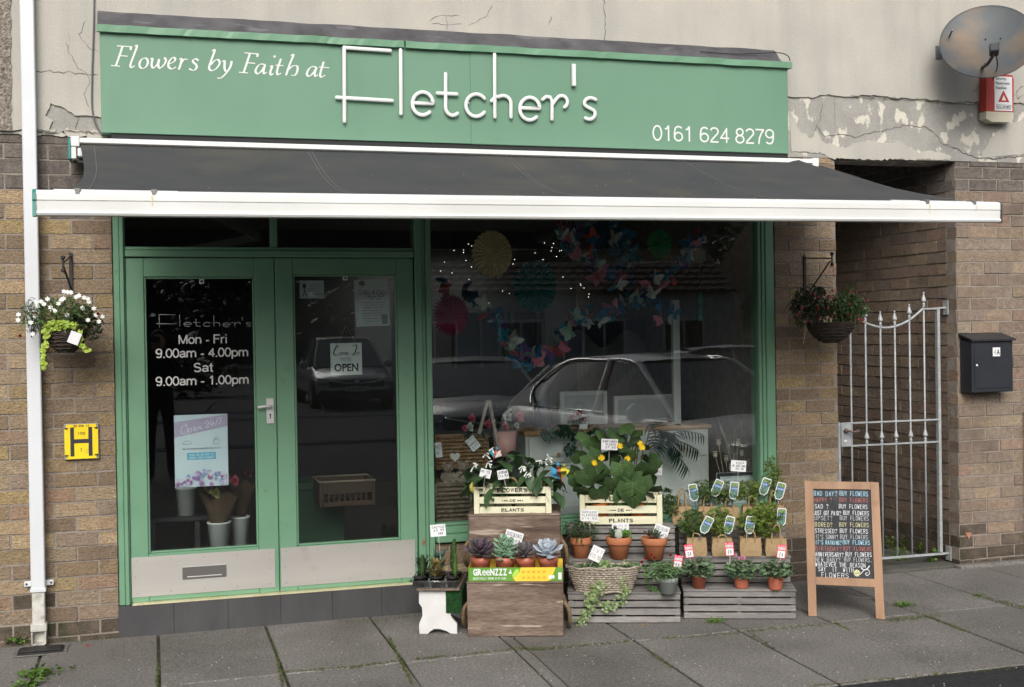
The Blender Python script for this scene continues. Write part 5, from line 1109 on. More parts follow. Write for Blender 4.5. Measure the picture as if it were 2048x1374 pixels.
s = MB(); s.sm = True; s.tube(smooth_pts([wpt(1992, 110, -.66), wpt(1995, 130, -.60), wpt(1990, 150, -.3), wpt(1985, 160, -.12)], 4), .004, 6); s.build('coax_cable', mat('black cable', (.02, .02, .02)), sd_)
x0, x1, z0, z1 = flat(1972, 148, 2028, 244, -.09); ab = thing('alarm_box', 'red and white security alarm box on the render under the satellite dish', 'alarm box', loc=(x0, 0, z0)); a, b = x1-x0, z1-z0
REDP = mat('faded red plastic', (.42, .04, .03), (.36, .05, .04), 4, .45)
s = MB(); s.slab([(0, b*.22), (a*.02, b*.98), (a*.1, b), (a*.95, b*.99), (a, b*.9), (a*.98, b*.22)], -.09, -.018); s.build('body', REDP, ab)
s = MB(); s.slab([(a*.01, b*.215), (a*.0, b*.06), (a*.2, 0), (a*.85, .002), (a*.98, b*.08), (a*.98, b*.215)], -.088, -.018); s.build('lower_lens', mat('yellowed white plastic', (.5, .47, .36), rough=.5), ab)
s = MB(); s.box(a*.30, a*.93, -.0925, -.0905, b*.235, b*.95, .002); s.build('label', CARD, ab)
for i, w_ in enumerate(('Security', 'Equipment', 'Supplies')): text('lettering', w_, INK, ab, a*.34, b*(.86-.095*i), a*(.72 if i != 1 else .84), b*(.935-.095*i), -.0928, .0004, bold=.015)
s = MB(); s.slab([(a*.42, b*.42), (a*.61, b*.66), (a*.82, b*.42)], -.0945, -.0927); s.build('red_triangle', REDP, ab)
s = MB(); s.slab([(a*.54, b*.45), (a*.615, b*.56), (a*.70, b*.45)], -.0955, -.0946); s.build('white_triangle', CARD, ab)
s = MB(); s.box(a*.36, a*.88, -.0938, -.0927, b*.27, b*.36, .0003); s.build('number_frame', INK, ab); s = MB(); s.box(a*.375, a*.865, -.0945, -.094, b*.28, b*.35, .0002); s.build('number_panel', CARD, ab)
text('lettering', '0161 678 8855', INK, ab, a*.39, b*.29, a*.85, b*.34, -.0946, .0003, bold=.03)
# gate
GAL = mat('galvanised steel', (.38, .40, .41), (.32, .34, .35), 16, .5, .2, 120, .15, dirt=(.46, .48, .48), dscale=20)
Yg = .115; gt = thing('metal_gate', 'grey galvanised side gate with spear finials closing the alley', 'gate', loc=(0, 0, 0)); zb = wz(1850, 1110, Yg)
gz = lambda x, y: wz(x, y, Yg); gxp = [wx(x, 919, Yg) for x in (1704, 1734, 1764, 1792.6, 1822, 1851)]; gxr = wx(1880, 919, Yg); gxl = wx(1681, 919, Yg)
zr1, zr2 = gz(1780, 843), gz(1780, 888); tops = [gz(1701, 665), gz(1731, 646), gz(1759, 655), gz(1789, 653), gz(1817, 640), gz(1846, 616)]
def finial(x, z, parent):
    s = MB(); s.sm = True; s.lathe([(.006, 0), (.0105, .002), (.0105, .010), (.007, .012), (.0105, .014), (.0105, .024), (.005, .028), (.006, .032), (.019, .042), (.017, .050), (.005, .088), (.003, .090), (.0065, .094), (.0075, .099), (.005, .104), (.001, .106)], 10, (x, Yg, z)); s.build('finial', GAL, parent)
for i, x in enumerate(gxp):
    s = MB(); s.sm = True; s.tube([(x, Yg, zb), (x, Yg, tops[i])], .0065, 8); s.build('bar', GAL, gt)
    if i: finial(x, tops[i]+.006, gt); finial(x, zr2+.006, gt)
cur = smooth_pts([(gxp[1]-.02, Yg, tops[1]+.004), (gxp[1], Yg, tops[1]), (gxp[2], Yg, tops[2]), (gxp[3], Yg, tops[3]), (gxp[4], Yg, tops[4]), (gxp[5], Yg, tops[5])], 5)
s = MB(); s.tube(cur, .0085, 8); s.sm = True; s.build('curved_top_rail', GAL, gt)
for n1, b_ in (('top_rail', (gxp[5], gxr, tops[5]-.012, tops[5])), ('middle_rail', (gxl, gxr-.01, zr1-.006, zr1+.006)), ('middle_rail', (gxl+.01, gxr-.01, zr2-.006, zr2+.006)), ('bottom_rail', (gxp[0]-.1, gxr+.03, zb-.008, zb+.008))): s = MB(); s.box(b_[0], b_[1], Yg-.009, Yg+.009, b_[2], b_[3], .002); s.build(n1, GAL, gt)
s = MB(); s.box(gxr-.016, gxr+.006, Yg-.014, Yg+.02, zb+.009, tops[5]+.004, .003); s.build('hinge_stile', GAL, gt)
s = MB(); s.box(gxl-.02, gxl-.001, Yg-.01, Yg+.012, .1, zr1+.01, .003); s.build('lock_stile', GAL, gt)
z0, z1 = gz(1690, 893), gz(1690, 846); s = MB(); s.box(gxl, gxl+.075, Yg-.016, Yg+.016, z0, z1, .002); s.build('lock_case', GAL, gt)
s = MB(); s.sm = True; s.tube(smooth_pts([(gxl+.03, Yg-.02, z1-.055), (gxl+.035, Yg-.05, z1-.05), (gxl+.07, Yg-.052, z1-.058), (gxl+.12, Yg-.05, z1-.054)], 4), .007, 8); s.blob((gxl+.03, Yg-.03, z1-.05), .017, 10, 6); s.build('lever', mat('rusty lever', (.16, .075, .05), (.2, .18, .17), 30, .6, metal=.4), gt)
s = MB(); s.blob((gxl+.03, Yg-.018, z0+.035), .014, 10, 6, sc=(1, .3, 1)); s.build('keyhole', ALU, gt)
for zz in (tops[5], zb): s = MB(); s.box(RX0-.010, RX0-.0035, Yg-.03, Yg+.03, zz-.05, zz+.05, .002); s.box(gxr+.004, RX0-.009, Yg-.006, Yg+.006, zz-.006, zz+.006, .001); s.build('hinge_plate', GAL, gt)

s = MB(); z_ = wz(1937, 1071); x_ = wx(1937, 1071); s.slab([(x_-.028, z_+.02), (x_+.022, z_+.02), (x_, z_-.026)], -.0045, -.0036); tag(s.build('painted_mark', mat('faded salmon paint', (.42, .17, .11))), 'small faded salmon triangle painted low on the right brick wall', 'paint mark')
s = MB(); s.sm = True; x_ = wx(2047, 950); s.tube([(x_, -.03, .05), (x_, -.03, wz(2047, 818))], .007, 8); tag(s.build('conduit', BLACKM), 'thin black conduit on the brick wall at the right edge of view', 'conduit')
for (x, y, zz) in ((745, 473, 3.0), (879, 474, 3.6), (1150, 474, 1.6)):  # third spot is unseen, added to brighten the paper fans
    p = on_z(x, y, ZT+.118); ld = bpy.data.lights.new('spotlight', 'SPOT'); lo_ = bpy.data.objects.new('spotlight', ld); COL.objects.link(lo_); lo_.location = (p.x, min(p.y, 4.6), ZT+.10); ld.energy = 9; ld.spot_size = rad(150); ld.spot_blend = .8; ld.color = (1, .93, .84); ld.shadow_soft_size = .05
# ================================================================== PLANT AND POT BUILDERS
def fleshy(L, W, Th, curl=.5, tip=.0, seg=5, n=6):
    s = MB(); s.sm = True; b = 0
    for i in range(seg+1):
        t = i/seg; w = W*.5*(.35+1.0*t-.15*t*t)*(1 if t < .8 else (1-(t-.8)/.2*.75)) if t < 1 else W*.06
        h = Th*.5*(.9-.4*t) if t < 1 else Th*.08
        y = L*t; z = -curl*L*.5*math.sin(t*math.pi)*.35+curl*L*.45*t*t
        for k in range(n): a = 2*math.pi*k/n; s.v.append((w*math.cos(a), y, z+h*math.sin(a)+(abs(math.cos(a))*w*.25)))
    for i in range(seg):
        for k in range(n): l = (k+1) % n; s.f.append((i*n+k, i*n+l, (i+1)*n+l, (i+1)*n+k))
    s.f.append(tuple(range(n))[::-1]); s.f.append(tuple(seg*n+k for k in range(n))); return s
def rosette(parent, o, r, m, n=26, thick=.2, up=(0, -.35, 1), wr=.5, tall=.0):
    me = fleshy(1, wr, thick, .55).mesh('leaf'); me.materials.append(m); q = V(up).normalized().to_track_quat('Z', 'Y').to_matrix().to_4x4()
    for i in range(n):
        k = i/(n-1); a = i*137.5; el = 78-78*k; sc = r*(.34+.72*k)
        inst('leaf', me, T(*o) @ q @ T(0, 0, tall*(1-k)+r*.25*(1-k)) @ RZ(a) @ RX(el) @ T(0, r*.04, 0) @ SC(sc*R.uniform(.92, 1.06)), parent)
def star(mb, m, r, lobes=5, deep=.45, fold=.0):
    n = lobes*2; b = len(mb.v); mb.v.append(tuple(m @ V((0, 0, 0))))
    for i in range(n+1):
        a = rad(-150+300*i/n)+math.pi/2; rr = r*((1.0-.25*abs(i-n/2)/(n/2)) if i % 2 == 1 else deep); mb.v.append(tuple(m @ V((rr*math.cos(a), rr*math.sin(a), -.15*rr))))
    for i in range(n): mb.f.append((b, b+1+i, b+2+i))
def rm(r, lo=-70, hi=40): return RZ(r.uniform(0, 360)) @ RX(r.uniform(lo, hi)) @ RY(r.uniform(-40, 40))
def bushy(parent, c, rr, n, size, m, kind='star', seed=1, squash=(1, 1, 1), name='foliage', lobes=5, deep=.4, stems=True, lo=-70):
    r = random.Random(seed); s = MB(); c = V(c); tips = []
    for i in range(n):
        while True:
            d = V((r.uniform(-1, 1), r.uniform(-1, 1), r.uniform(-1, 1)))
            if .12 < d.length < 1 and NZ.noise(d*2.2+V((seed, 0, 0))) > -.28: break
        p = c+V((d.x*rr*squash[0], d.y*rr*squash[1], d.z*rr*squash[2])); tips.append(p); sz = size*r.uniform(.6, 1.25); mm = T(*p) @ rm(r, lo, 30)
        if kind == 'star': star(s, mm, sz, lobes, deep)
        elif kind == 'round': star(s, mm, sz, 5, .88)
        else: s.leaf(mm, sz*2, sz*(.7 if kind == 'oval' else .3), .4, .2, 0, 3)
    s.build(name, m, parent, kind='stuff')
    if stems:
        s = MB()
        for p in tips[::max(1, n//14)]: b = c+V((0, 0, -rr*squash[2]*1.1)); s.tube(smooth_pts([b, b.lerp(p, .5)+V((0, 0, .1*rr)), p], 3), .0016, 4, cap=False)
        s.build('stems', leafm('green stem', (.09, .10, .03)), parent, kind='stuff')
def hdir(p): d = V((p.x-CAM.x, p.y-CAM.y, 0)); return d.normalized()
def pot(px, yb, wt, h, z, lb, m=None, style='clay', tilt=0, group='flower pots'):
    p = on_z(px, yb, z); k = ppm(p); r = wt/k/2; H2 = h/k; p = p+hdir(p)*r*.75; t = thing('flower_pot', lb, 'flower pot', T(p.x, p.y, z) @ RX(0) @ RY(tilt), group)
    m = m or TERRA; s = MB(); s.sm = True
    if style == 'clay': pr = [(r*.66, 0), (r*.86, H2*.66), (r*.87, H2*.665), (r*.97, H2*.67), (r*1.0, H2*.69), (r*1.02, H2*.985), (r*1.0, H2), (r*.9, H2), (r*.86, H2*.9), (r*.6, .01)]
    elif style == 'ribbed':
        pr = [(r*.76, 0), (r*.78, H2*.04)]
        for i in range(5): zz = H2*(.1+.15*i); pr += [(r*(.80+.03*i), zz), (r*(.86+.03*i), zz+H2*.05), (r*(.82+.03*i), zz+H2*.1)]
        pr += [(r*.98, H2*.9), (r*1.0, H2), (r*.93, H2), (r*.9, H2*.9), (r*.7, .01)]
    else: pr = [(r*.74, 0), (r*.90, H2*.72), (r*.97, H2*.73), (r*1.0, H2*.98), (r*.98, H2), (r*.92, H2), (r*.88, H2*.9), (r*.7, .01)]
    s.lathe(pr, 28); s.build('pot', m, t, smooth=True)
    s = MB(); s.lathe([(r*.88, H2*.86), (.001, H2*.9)], 16, cap=False); s.build('compost', SOIL, t)
    return t, r, H2
# ================================================================== STOOL WITH CACTUS TRAY
F1 = Frame(on_z(839, 1267.5), rad(-21)); zs_top = F1.pt(878, 1180).z
t = thing('bench_stool', 'small white painted wooden bench stool with a shaped end panel and dark top', 'stool', F1.m)
f1 = lambda l: [(F1.pt(x, y).x, F1.pt(x, y).z) for x, y in l]
panel = f1([(839, 1267.5), (838, 1250), (840, 1243), (845, 1232), (844, 1215), (838, 1206), (838, 1181), (909, 1181), (909, 1206), (902, 1214), (901, 1232), (905, 1238), (914, 1248), (914, 1267.5), (901, 1267), (893, 1262), (880, 1258), (868, 1258), (860, 1263), (856, 1267.5)])
WST = mat('thick white gloss', (.62, .62, .61), (.56, .56, .54), 14, .5, .2, 40, dirt=(.55, .52, .47), dscale=16, dlo=.66, dhi=.8)
for y in (0, .36): s = MB(); s.slab(panel, y, y+.022); s.build('end_panel', WST, t)
xa, xb = F1.pt(836, 1178).x, F1.pt(918, 1178).x; s = MB(); s.box(xa-.005, xb+.005, -.03, .41, zs_top, zs_top+.02, .004); s.build('top', DARKWOOD, t)
s = MB(); s.box((xa+xb)/2-.02, (xa+xb)/2+.02, .024, .358, zs_top-.08, zs_top-.002, .003); s.build('stretcher', WST, t)
GR = mat('artificial grass', (.02, .10, .025), (.012, .05, .012), 60, .9, 1, 300, bdist=.01)
a = F1.pt(892, 1200); b = F1.pt(922, 1226); g = thing('grass_mat', 'piece of bright green artificial grass matting draped down the right side of the white stool', 'grass mat', F1.m)
s = MB(); s.box(a.x, b.x, -.006, -.001, b.z, zs_top-.001, .002)
s.box(b.x-.004, b.x+.004, -.001, .33, b.z+.02, zs_top-.001, .002); s.build('backing', GR, g)
s = MB(); r3 = random.Random(2)
for i in range(1100):
    x, z = r3.uniform(a.x, b.x), r3.uniform(b.z, zs_top); s.add([(x-.0012, -.006, z), (x+.0012, -.006, z), (x+r3.uniform(-.004, .004), -.006-r3.uniform(.003, .008), z+r3.uniform(-.006, .006))], [(0, 1, 2)])
for i in range(300):
    y, z = r3.uniform(0, .33), r3.uniform(b.z+.02, zs_top); s.add([(b.x+.004, y-.0012, z), (b.x+.004, y+.0012, z), (b.x+.004+r3.uniform(.003, .008), y, z+r3.uniform(-.006, .006))], [(0, 1, 2)])
s.build('pile', GR, g, kind='stuff')
# clear plastic tray
tz = zs_top+.0205; ta, tb_ = F1.pt(823, 1165).x, F1.pt(921, 1165).x; th = F1.pt(870, 1155).z-tz
tr = thing('plastic_tray', 'clear plastic carry tray holding the cactus pots on the white stool', 'plant tray', F1.m); PL = glass('clear tray plastic', (.88, .9, .9), 2.6, .12)
s = MB(); x_ = [(ta+.012, ta+.012+.001)]
def wallbox(s, a, b, y0, y1, z0, z1, th=.0012):
    for q in ((a, b, y0, y0+th), (a, b, y1-th, y1), (a, a+th, y0+th, y1-th), (b-th, b, y0+th, y1-th)): s.box(q[0], q[1], q[2], q[3], z0, z1, .0003)
wallbox(s, ta+.012, tb_-.012, -.04, .20, tz, tz+th*.8); s.box(ta+.014, tb_-.014, -.038, .198, tz, tz+.0012, .0003); s.build('tray_wall', PL, tr)
s = MB(); s.sm = True; s.tube([(ta, -.055, tz+th*.8), (tb_, -.055, tz+th*.8), (tb_, .215, tz+th*.8), (ta, .215, tz+th*.8)], .0045, 8, closed=True); s.build('rim', glass('tray rim', (.8, .84, .86), 4, .15), tr)
s = MB(); w3 = (tb_-ta)/3
for i in (1, 2):
    for y in (-.052, .08): s.box(ta+w3*i-.012, ta+w3*i+.012, y, y+.02, tz+.002, tz+th*.78, .003)
s.build('cup_divider', PL, tr)
kinds = [('spiky haworthia', (.075, .13, .045)), ('bronze tipped crassula', (.16, .13, .045)), ('tall columnar euphorbia', (.09, .16, .04)), ('dark aloe', (.03, .055, .03)), ('blue green cactus', (.05, .11, .09)), ('leafy jade plant', (.07, .13, .04))]
for i in range(6):
    c, rw = i % 3, i//3; x = ta+w3*(c+.5); y = .01+.125*rw; rp = w3*.40; hp = th*1.0
    lb = kinds[i][0]+' in a small black pot, '+('front' if rw == 0 else 'back')+' row '+('left', 'middle', 'right')[c]+' of the clear tray'
    t = thing('potted_succulent', lb, 'potted succulent', F1.m @ T(x, y, tz+.003), 'small succulents in the clear tray')
    s = MB(); s.sm = True; s.lathe([(rp*.75, 0), (rp*.95, hp*.9), (rp, hp*.9), (rp, hp), (rp*.9, hp), (rp*.7, .004)], 18); s.build('pot', mat('black plastic pot', (.02, .02, .022), rough=.4), t)
    s = MB(); s.lathe([(rp*.9, hp*.93), (.001, hp*.95)], 12, cap=False); s.build('compost', SOIL, t)
    m = leafm('succ '+kinds[i][0], kinds[i][1], .2, .1); r3 = random.Random(i+20); s = MB(); s.sm = True; hh = [.11, .11, .15, .10, .14, .18][i]
    if i in (0, 2, 5):
        nst = [3, 2, 3][[0, 2, 5].index(i)]
        for q in range(nst):
            bx = (r3.uniform(-.5, .5)*rp, r3.uniform(-.5, .5)*rp); H2 = hh*r3.uniform(.7, 1)
            for j in range(34): zz = hp+H2*j/34; a = j*137.5; s.leaf(T(bx[0], bx[1], zz) @ RZ(a) @ RX(52), .046*(1-.45*j/34), .019, -.25, .5, 0, 3)
            s.tube([(bx[0], bx[1], hp*.9), (bx[0], bx[1], hp+H2)], .005, 6)
    else:
        for j in range(70):
            a = r3.uniform(0, 360); zz = hp+r3.uniform(0, hh*.7); s.leaf(T(r3.uniform(-.6, .6)*rp, r3.uniform(-.6, .6)*rp, zz) @ RZ(a) @ RX(r3.uniform(0, 70)), .048, .019 if i != 3 else .011, -.2, .4, 0, 3)
    s.build('leaves', m, t, kind='stuff')
card(876, 1061, 31, 24, -.02, 'white price card on a stick above the cactus tray on the white stool', [('CACTUS', .05), ('£4.99', .15), ('EACH', .45)], -4, F1, (0, 45))
# ================================================================== WOODEN CRATES WITH SUCCULENTS
F2 = Frame(on_z(935.5, 1273), rad(-19.5)); W2 = F2.pt(1127, 1273).x; z1 = F2.pt(1030, 1163).z; d2 = .21
DARKV = mat('crate side wood', (.15, .10, .07), (.2, .14, .1), 8, .85, .6, 60)
def wood_crate(lb, x0, x1, y0, y1, z0, z1):
    t = thing('wooden_crate', lb, 'wooden crate', F2.m @ T(x0, y0, z0)); a, d, h = x1-x0, y1-y0, z1-z0
    s = MB(); s.box(0, a, 0, .016, 0, h-.013, .003, .002); s.build('front_board', DARKWOOD, t)
    s = MB(); s.box(0, a, d-.016, d, 0, h-.013, .003); s.build('back_board', DARKV, t)
    for x in (.001, a-.021): s = MB(); s.box(x, x+.02, .0165, d-.0165, .003, h-.013, .003); s.build('side_board', DARKV, t)
    s = MB(); s.box(-.003, a+.003, -.004, d+.003, h-.012, h, .003, .001); s.build('top_board', DARKWOOD, t)
    s = MB()
    for x in (.012, a-.012):
        for z in (.05, h*.45, h*.62, h-.04): s.blob((x, -.001, z), .003, 6, 3, sc=(1, .4, 1))
    s.build('nail_heads', BLACKM, t, kind='stuff')
    for sx, x in ((-1, -.004), (1, a+.004)):
        s = MB(); s.sm = True; zz = h*.24; pp = smooth_pts([(x-sx*.01, d*.25, zz+.10), (x+sx*.024, d*.22, zz+.06), (x+sx*.032, d*.3, zz-.02), (x+sx*.024, d*.5, zz-.07), (x+sx*.028, d*.7, zz-.02), (x-sx*.01, d*.75, zz+.09)], 5); s.tube(pp, .011, 8)
        s.build('rope_handle', mat('hairy rope', (.34, .24, .14), (.22, .15, .085), 60, .95, 1, 300, fine=.5, bdist=.006), t)
    return t
wood_crate('lower weathered plywood crate with rope handles, standing on the pavement', 0, W2, 0, .42, 0, z1)
a2, b2 = F2.pt(937, 1050, d2).x, F2.pt(1120, 1050, d2).x; z2 = F2.pt(1030, 1028, d2).z
wood_crate('upper weathered plywood crate set back on the lower one, behind the succulents', a2, b2, d2, .60, z1+.001, z2)
# greenzzz cardboard tray
a, b = F2.pt(937, 1150, .004).x, F2.pt(1125, 1150, .004).x; zt = F2.pt(1030, 1135, .004).z; h = zt-z1-.001
t = thing('cardboard_tray', 'green and yellow printed cardboard tray lettered GREENZZZ under four succulents', 'cardboard tray', F2.m @ T(a, .004, z1+.001)); w_ = b-a; dd = .175
GC = mat('green print card', (.12, .30, .04), (.10, .26, .035), 8, .5); YC = mat('yellow print card', (.80, .56, .06), (.76, .52, .05), 8, .5)
s = MB(); s.box(0, w_, 0, .003, 0, h, .0005); s.build('front_flap', GC, t)
s = MB(); s.box(0, w_, dd-.003, dd, 0, h*1.2, .0005); s.box(0, .003, .0035, dd-.0035, 0, h, .0005); s.box(w_-.003, w_, .0035, dd-.0035, 0, h, .0005); s.box(.0035, w_-.0035, .0035, dd-.0035, 0, .002, .0005); s.build('yellow_sides', YC, t)
s = MB(); s.slab([(w_*.50, 0), (w_*.47, h*.3), (w_*.54, h*.62), (w_*.56, h), (w_*.93, h), (w_*.90, h*.5), (w_*.88, h*.1), (w_*.84, 0)], -.0009, -.0002); s.build('yellow_print', YC, t)
s = MB(); s.slab([(w_*.46, h*.4), (w_*.50, h*.85), (w_*.54, h*.9), (w_*.53, h*.5), (w_*.49, h*.25)], -.0014, -.001); s.build('leaf_print', mat('lime print', (.35, .6, .08)), t)
for ch, u0, u1 in zip('GREENZZZ', (0, .13, .27, .385, .50, .645, .765, .885), (.12, .26, .375, .49, .635, .755, .875, 1.0)): text('printed_letter', ch if ch != 'E' else 'e', CARD, t, w_*(.05+.36*u0), h*.42, w_*(.05+.36*u1), h*(.92 if ch != 'E' else .82), -.0009, .0006, bold=.045 if ch != 'E' else .008)
s = MB(); hand(s, 'BEAUTIFULLY GROWN WITH CARE', w_*.05, h*.14, w_*.40, h*.14, -.0012, .0016, .02); s.build('small_print', CARD, t, kind='stuff')
s = MB(); s.blob((w_*.445, -.001, h*.62), h*.09, 8, 5, sc=(1.4, .1, 1)); s.blob((w_*.448, -.001, h*.78), h*.06, 8, 5, sc=(1, .1, 1)); s.box(w_*.955, w_*.99, -.0016, -.001, h*.12, h*.62, .0002)
for i in range(3): s.blob((w_*(.86+.022*i), -.0014, h*.3), h*.13, 8, 4, sc=(.6, .04, 1.2))
s.build('white_print', CARD, t, kind='stuff')
s = MB()
for i in range(5):
    for j in range(2): s.box(w_*(.57+.055*i), w_*(.60+.055*i), -.0016, -.001, h*(.18+.42*j), h*(.34+.42*j), .0002)
s.build('tiny_symbols', mat('orange print', (.62, .33, .03)), t, kind='stuff')
SUC = [('rich purple succulent rosette in a red pot, leftmost on the green cardboard tray', (.10, .065, .10), (.055, .06, .05), 24, 962, 1128), ('tall mint green succulent with side rosettes in a red pot, second in the cardboard tray', (.20, .32, .22), (.15, .27, .17), 21, 1009, 1130), ('small mauve grey succulent in a tilted red pot, third in the cardboard tray', (.13, .105, .12), (.10, .10, .09), 21, 1056, 1130), ('silvery white succulent rosette in a red pot, rightmost on the cardboard tray', (.36, .40, .45), (.30, .35, .40), 24, 1099, 1130)]
for i, (lb, c, c2, rp, px, yb) in enumerate(SUC):
    fp = F2.pt(px, yb+8, .085); k = ppm(F2.w(*fp)); zb_ = z1+.006; tl_ = (0, 2, -7, -4)[i]
    t = thing('potted_succulent', lb, 'potted succulent', F2.m @ T(fp.x, .085, zb_) @ RY(tl_), 'succulents in the cardboard tray'); r = 19.5/k
    hp = F2.pt(px, 1113, .085).z-zb_
    s = MB(); s.sm = True; s.lathe([(r*.8, 0), (r*.93, hp*.7), (r, hp*.72), (r*1.02, hp), (r*.92, hp), (r*.8, .005)], 24); s.build('pot', TERRAP, t)
    s = MB(); s.lathe([(r*.92, hp*.9), (.001, hp*.92)], 14, cap=False); s.build('compost', SOIL, t)
    m = leafm('succulent %d' % i, c, .15, .08, .5, c2, 14)
    if i == 1:
        rosette(t, (0, 0, hp+.045), r*1.35, m, 24, .2); rosette(t, (-.022, -.01, hp+.005), r*1.3, m, 18, .2); rosette(t, (.028, -.022, hp+.005), r*1.1, m, 14, .22); rosette(t, (-.01, .0, hp+.08), r*1.0, m, 12, .22)
        s = MB(); s.tube([(0, 0, hp*.8), (0, 0, hp+.09)], .008, 8); s.build('stem', m, t)
    else: rosette(t, (0, -.005, hp+(.022, 0, .015, .02)[i]), r*(1.72, 0, 1.5, 1.68)[i], m, (34, 0, 34, 26)[i], (.12, 0, .12, .18)[i], wr=(.5, 0, .38, .6)[i], tall=(.02, 0, .015, .01)[i])
card(1027, 1076, 36, 28, .17, 'white price card tilted behind the mint green succulent', [('SUCCULENTS', 0), ('£4.99', .15)], 17, F2, (8, 30))
# FLOWERS DE PLANTS crates
def flower_crate(F, lb, xL, xR, yT, yB, d, dep):
    p0 = F.pt(xL, yB, d); x1_ = F.pt(xR, yB, d).x; h = F.pt((xL+xR)/2, yT, d).z-p0.z; a = x1_-p0.x
    t = thing('flower_crate', lb, 'slatted crate', F.m @ T(p0.x, d, p0.z)); pw = .032; sh = (h-.03)/3
    for y in (0, dep-.018):
        for x in (0, a-pw): s = MB(); s.box(x, x+pw, y, y+.018, 0, h, .002, .001); s.build('corner_post', CRATEC, t)
    for j in range(3):
        z = j*(sh+.015)
        for (y, nm) in ((.004, 'front_slat'), (dep-.014, 'back_slat')):
            s = MB(); s.box(pw+.001, a-pw-.001, y, y+.010, z+.002, z+sh-.001, .0015, .001); s.build(nm, CRATEC, t)
        for x in (.004, a-.014): s = MB(); s.box(x, x+.010, .019, dep-.019, z+.002, z+sh-.001, .0015); s.build('side_slat', CRATEC, t)
    s = MB(); s.box(.012, a-.012, .02, dep-.02, .001, .008, .001); s.build('base', CRATEC, t)
    yy = .0035
    n = 7
    wds = ('FLOWERS', 'DE', 'PLANTS')
    for j, (wd, u0, u1, hh) in enumerate(((wds[2], .35, .65, .46), (wds[1], .46, .54, .36), (wds[0], .30, .70, .58))):
        z = j*(sh+.015)+sh*.28; cw = (u1-u0)/len(wd)
        for i, ch in enumerate(wd):
            dz = -.25*sh*((i/(len(wd)-1)-.5)**2) if j == 2 else 0
            text('stencil_letter', ch, INK, t, a*(u0+cw*(i+.06)), z+dz, a*(u0+cw*(i+.92)), z+dz+sh*hh, yy, .0006, bold=.03)
    s = MB(); z = sh+.015+sh*.45
    for u0, u1 in ((.385, .44), (.56, .615)): s.box(a*u0, a*u1, yy-.0012, yy-.0004, z-.002, z+.002, .0003)
    for u in (.37, .40, .43, .57, .60, .63): s.box(a*u-.002, a*u+.002, yy-.0012, yy-.0004, z-.004, z+.004, .0003)
    s.build('stencil_rule', INK, t)
    return t, a, h, p0
tc1, ca_, ch_, cp1 = flower_crate(F2, 'cream slatted crate stencilled FLOWERS DE PLANTS on top of the plywood crates, holding white jasmine', 948, 1103, 974, 1028, d2+.02, .20)
# stephanotis: whole plant in the crate
def oval_leaf(L=1, W=.5, curl=.3): s = MB(); s.sm = True; s.leaf(M.Identity(4), L, W, curl, .15, 0, 6); return s.mesh('leaf')
OL = oval_leaf(); OL.materials.append(leafm('glossy dark leaf', (.03, .065, .028), .4, .15, .3, (.05, .09, .035)))
st_ = thing('jasmine_plant', 'dark glossy leaved plant with white tubular flower clusters in the left cream crate', 'flowering plant', F2.m @ T(cp1.x+ca_/2, d2+.12, cp1.z+.02)); r3 = random.Random(31)
for i in range(150):
    a = r3.uniform(0, 360); u = r3.uniform(-1, 1); x = u*ca_*.60; z = r3.uniform(.10, .33)*(1-.3*abs(u)); y = r3.uniform(-.12, .09)
    inst('leaf', OL, T(x, y, z) @ RZ(a) @ RX(r3.uniform(-60, 35)) @ SC(r3.uniform(.075, .12)), st_)
s = MB()
for cx, cy in ((1000, 905), (1060, 915), (975, 930), (1090, 925)):
    q = st_.matrix_world.inverted() if False else (F2.m @ T(cp1.x+ca_/2, d2+.12, cp1.z+.02)).inverted(); tp = q @ F2.w(*F2.pt(cx, cy, d2+.08)); s.tube(smooth_pts([(0, 0, .0), tp*.5+V((0, 0, .04)), tp], 4), .003, 5)
s.build('stems', leafm('green stem', (.09, .10, .03)), st_, kind='stuff')
SM = (F2.m @ T(cp1.x+ca_/2, d2+.12, cp1.z+.02)).inverted(); WB = mat('waxy white flower', (.78, .80, .76), (.7, .72, .66), 40, .4)
for (cx, cy, n) in ((1045, 935, 9), (1058, 946, 6), (975, 925, 4), (968, 908, 3), (955, 928, 3), (1085, 922, 6), (1098, 915, 5), (968, 940, 2), (948, 930, 2), (985, 895, 2)):
    c = SM @ F2.w(*F2.pt(cx, cy, d2+.0))
    for j in range(n):
        s = MB(); s.sm = True; d = V((r3.uniform(-.8, .8), r3.uniform(-.7, .1), r3.uniform(-1, .3))).normalized(); L = r3.uniform(.022, .036); b_ = c+V((r3.uniform(-.012, .012), r3.uniform(-.01, .01), r3.uniform(-.01, .01))); e = b_+d*L
        s.tube([b_, b_.lerp(e, .5), b_.lerp(e, .8), e], [.0022, .0026, .0045, .003], 7); s.build('flower_tube', WB, st_)
s = MB(); s.sm = True
for x0, x1_, y1_ in ((1007, 1036, 955), (1080, 1092, 960)): s.tube(smooth_pts([SM @ F2.w(*F2.pt(x, y, d2+.07)) for x, y in ((x0, 985), (x0+3, y1_+8), ((x0+x1_)/2, y1_), (x1_-3, y1_+8), (x1_, 985))], 4), .005, 6)
s.build('cane_hoop', JUTE, st_)
for (px, py, w_, h_, tl, lb, ln) in ((971, 947, 22, 17, 15, 'small white price tag tilted at the left of the jasmine crate', ['£5']), (1006, 949, 22, 19, -8, 'small white price tag in the middle of the jasmine crate', ['JASMINE', '£14.99']), (1040, 984, 1, 1, 0, '', [])):
    if lb: card(px, py, w_, h_, d2-.02, lb, [(l, 0) for l in ln], tl, F2, (3, 18))
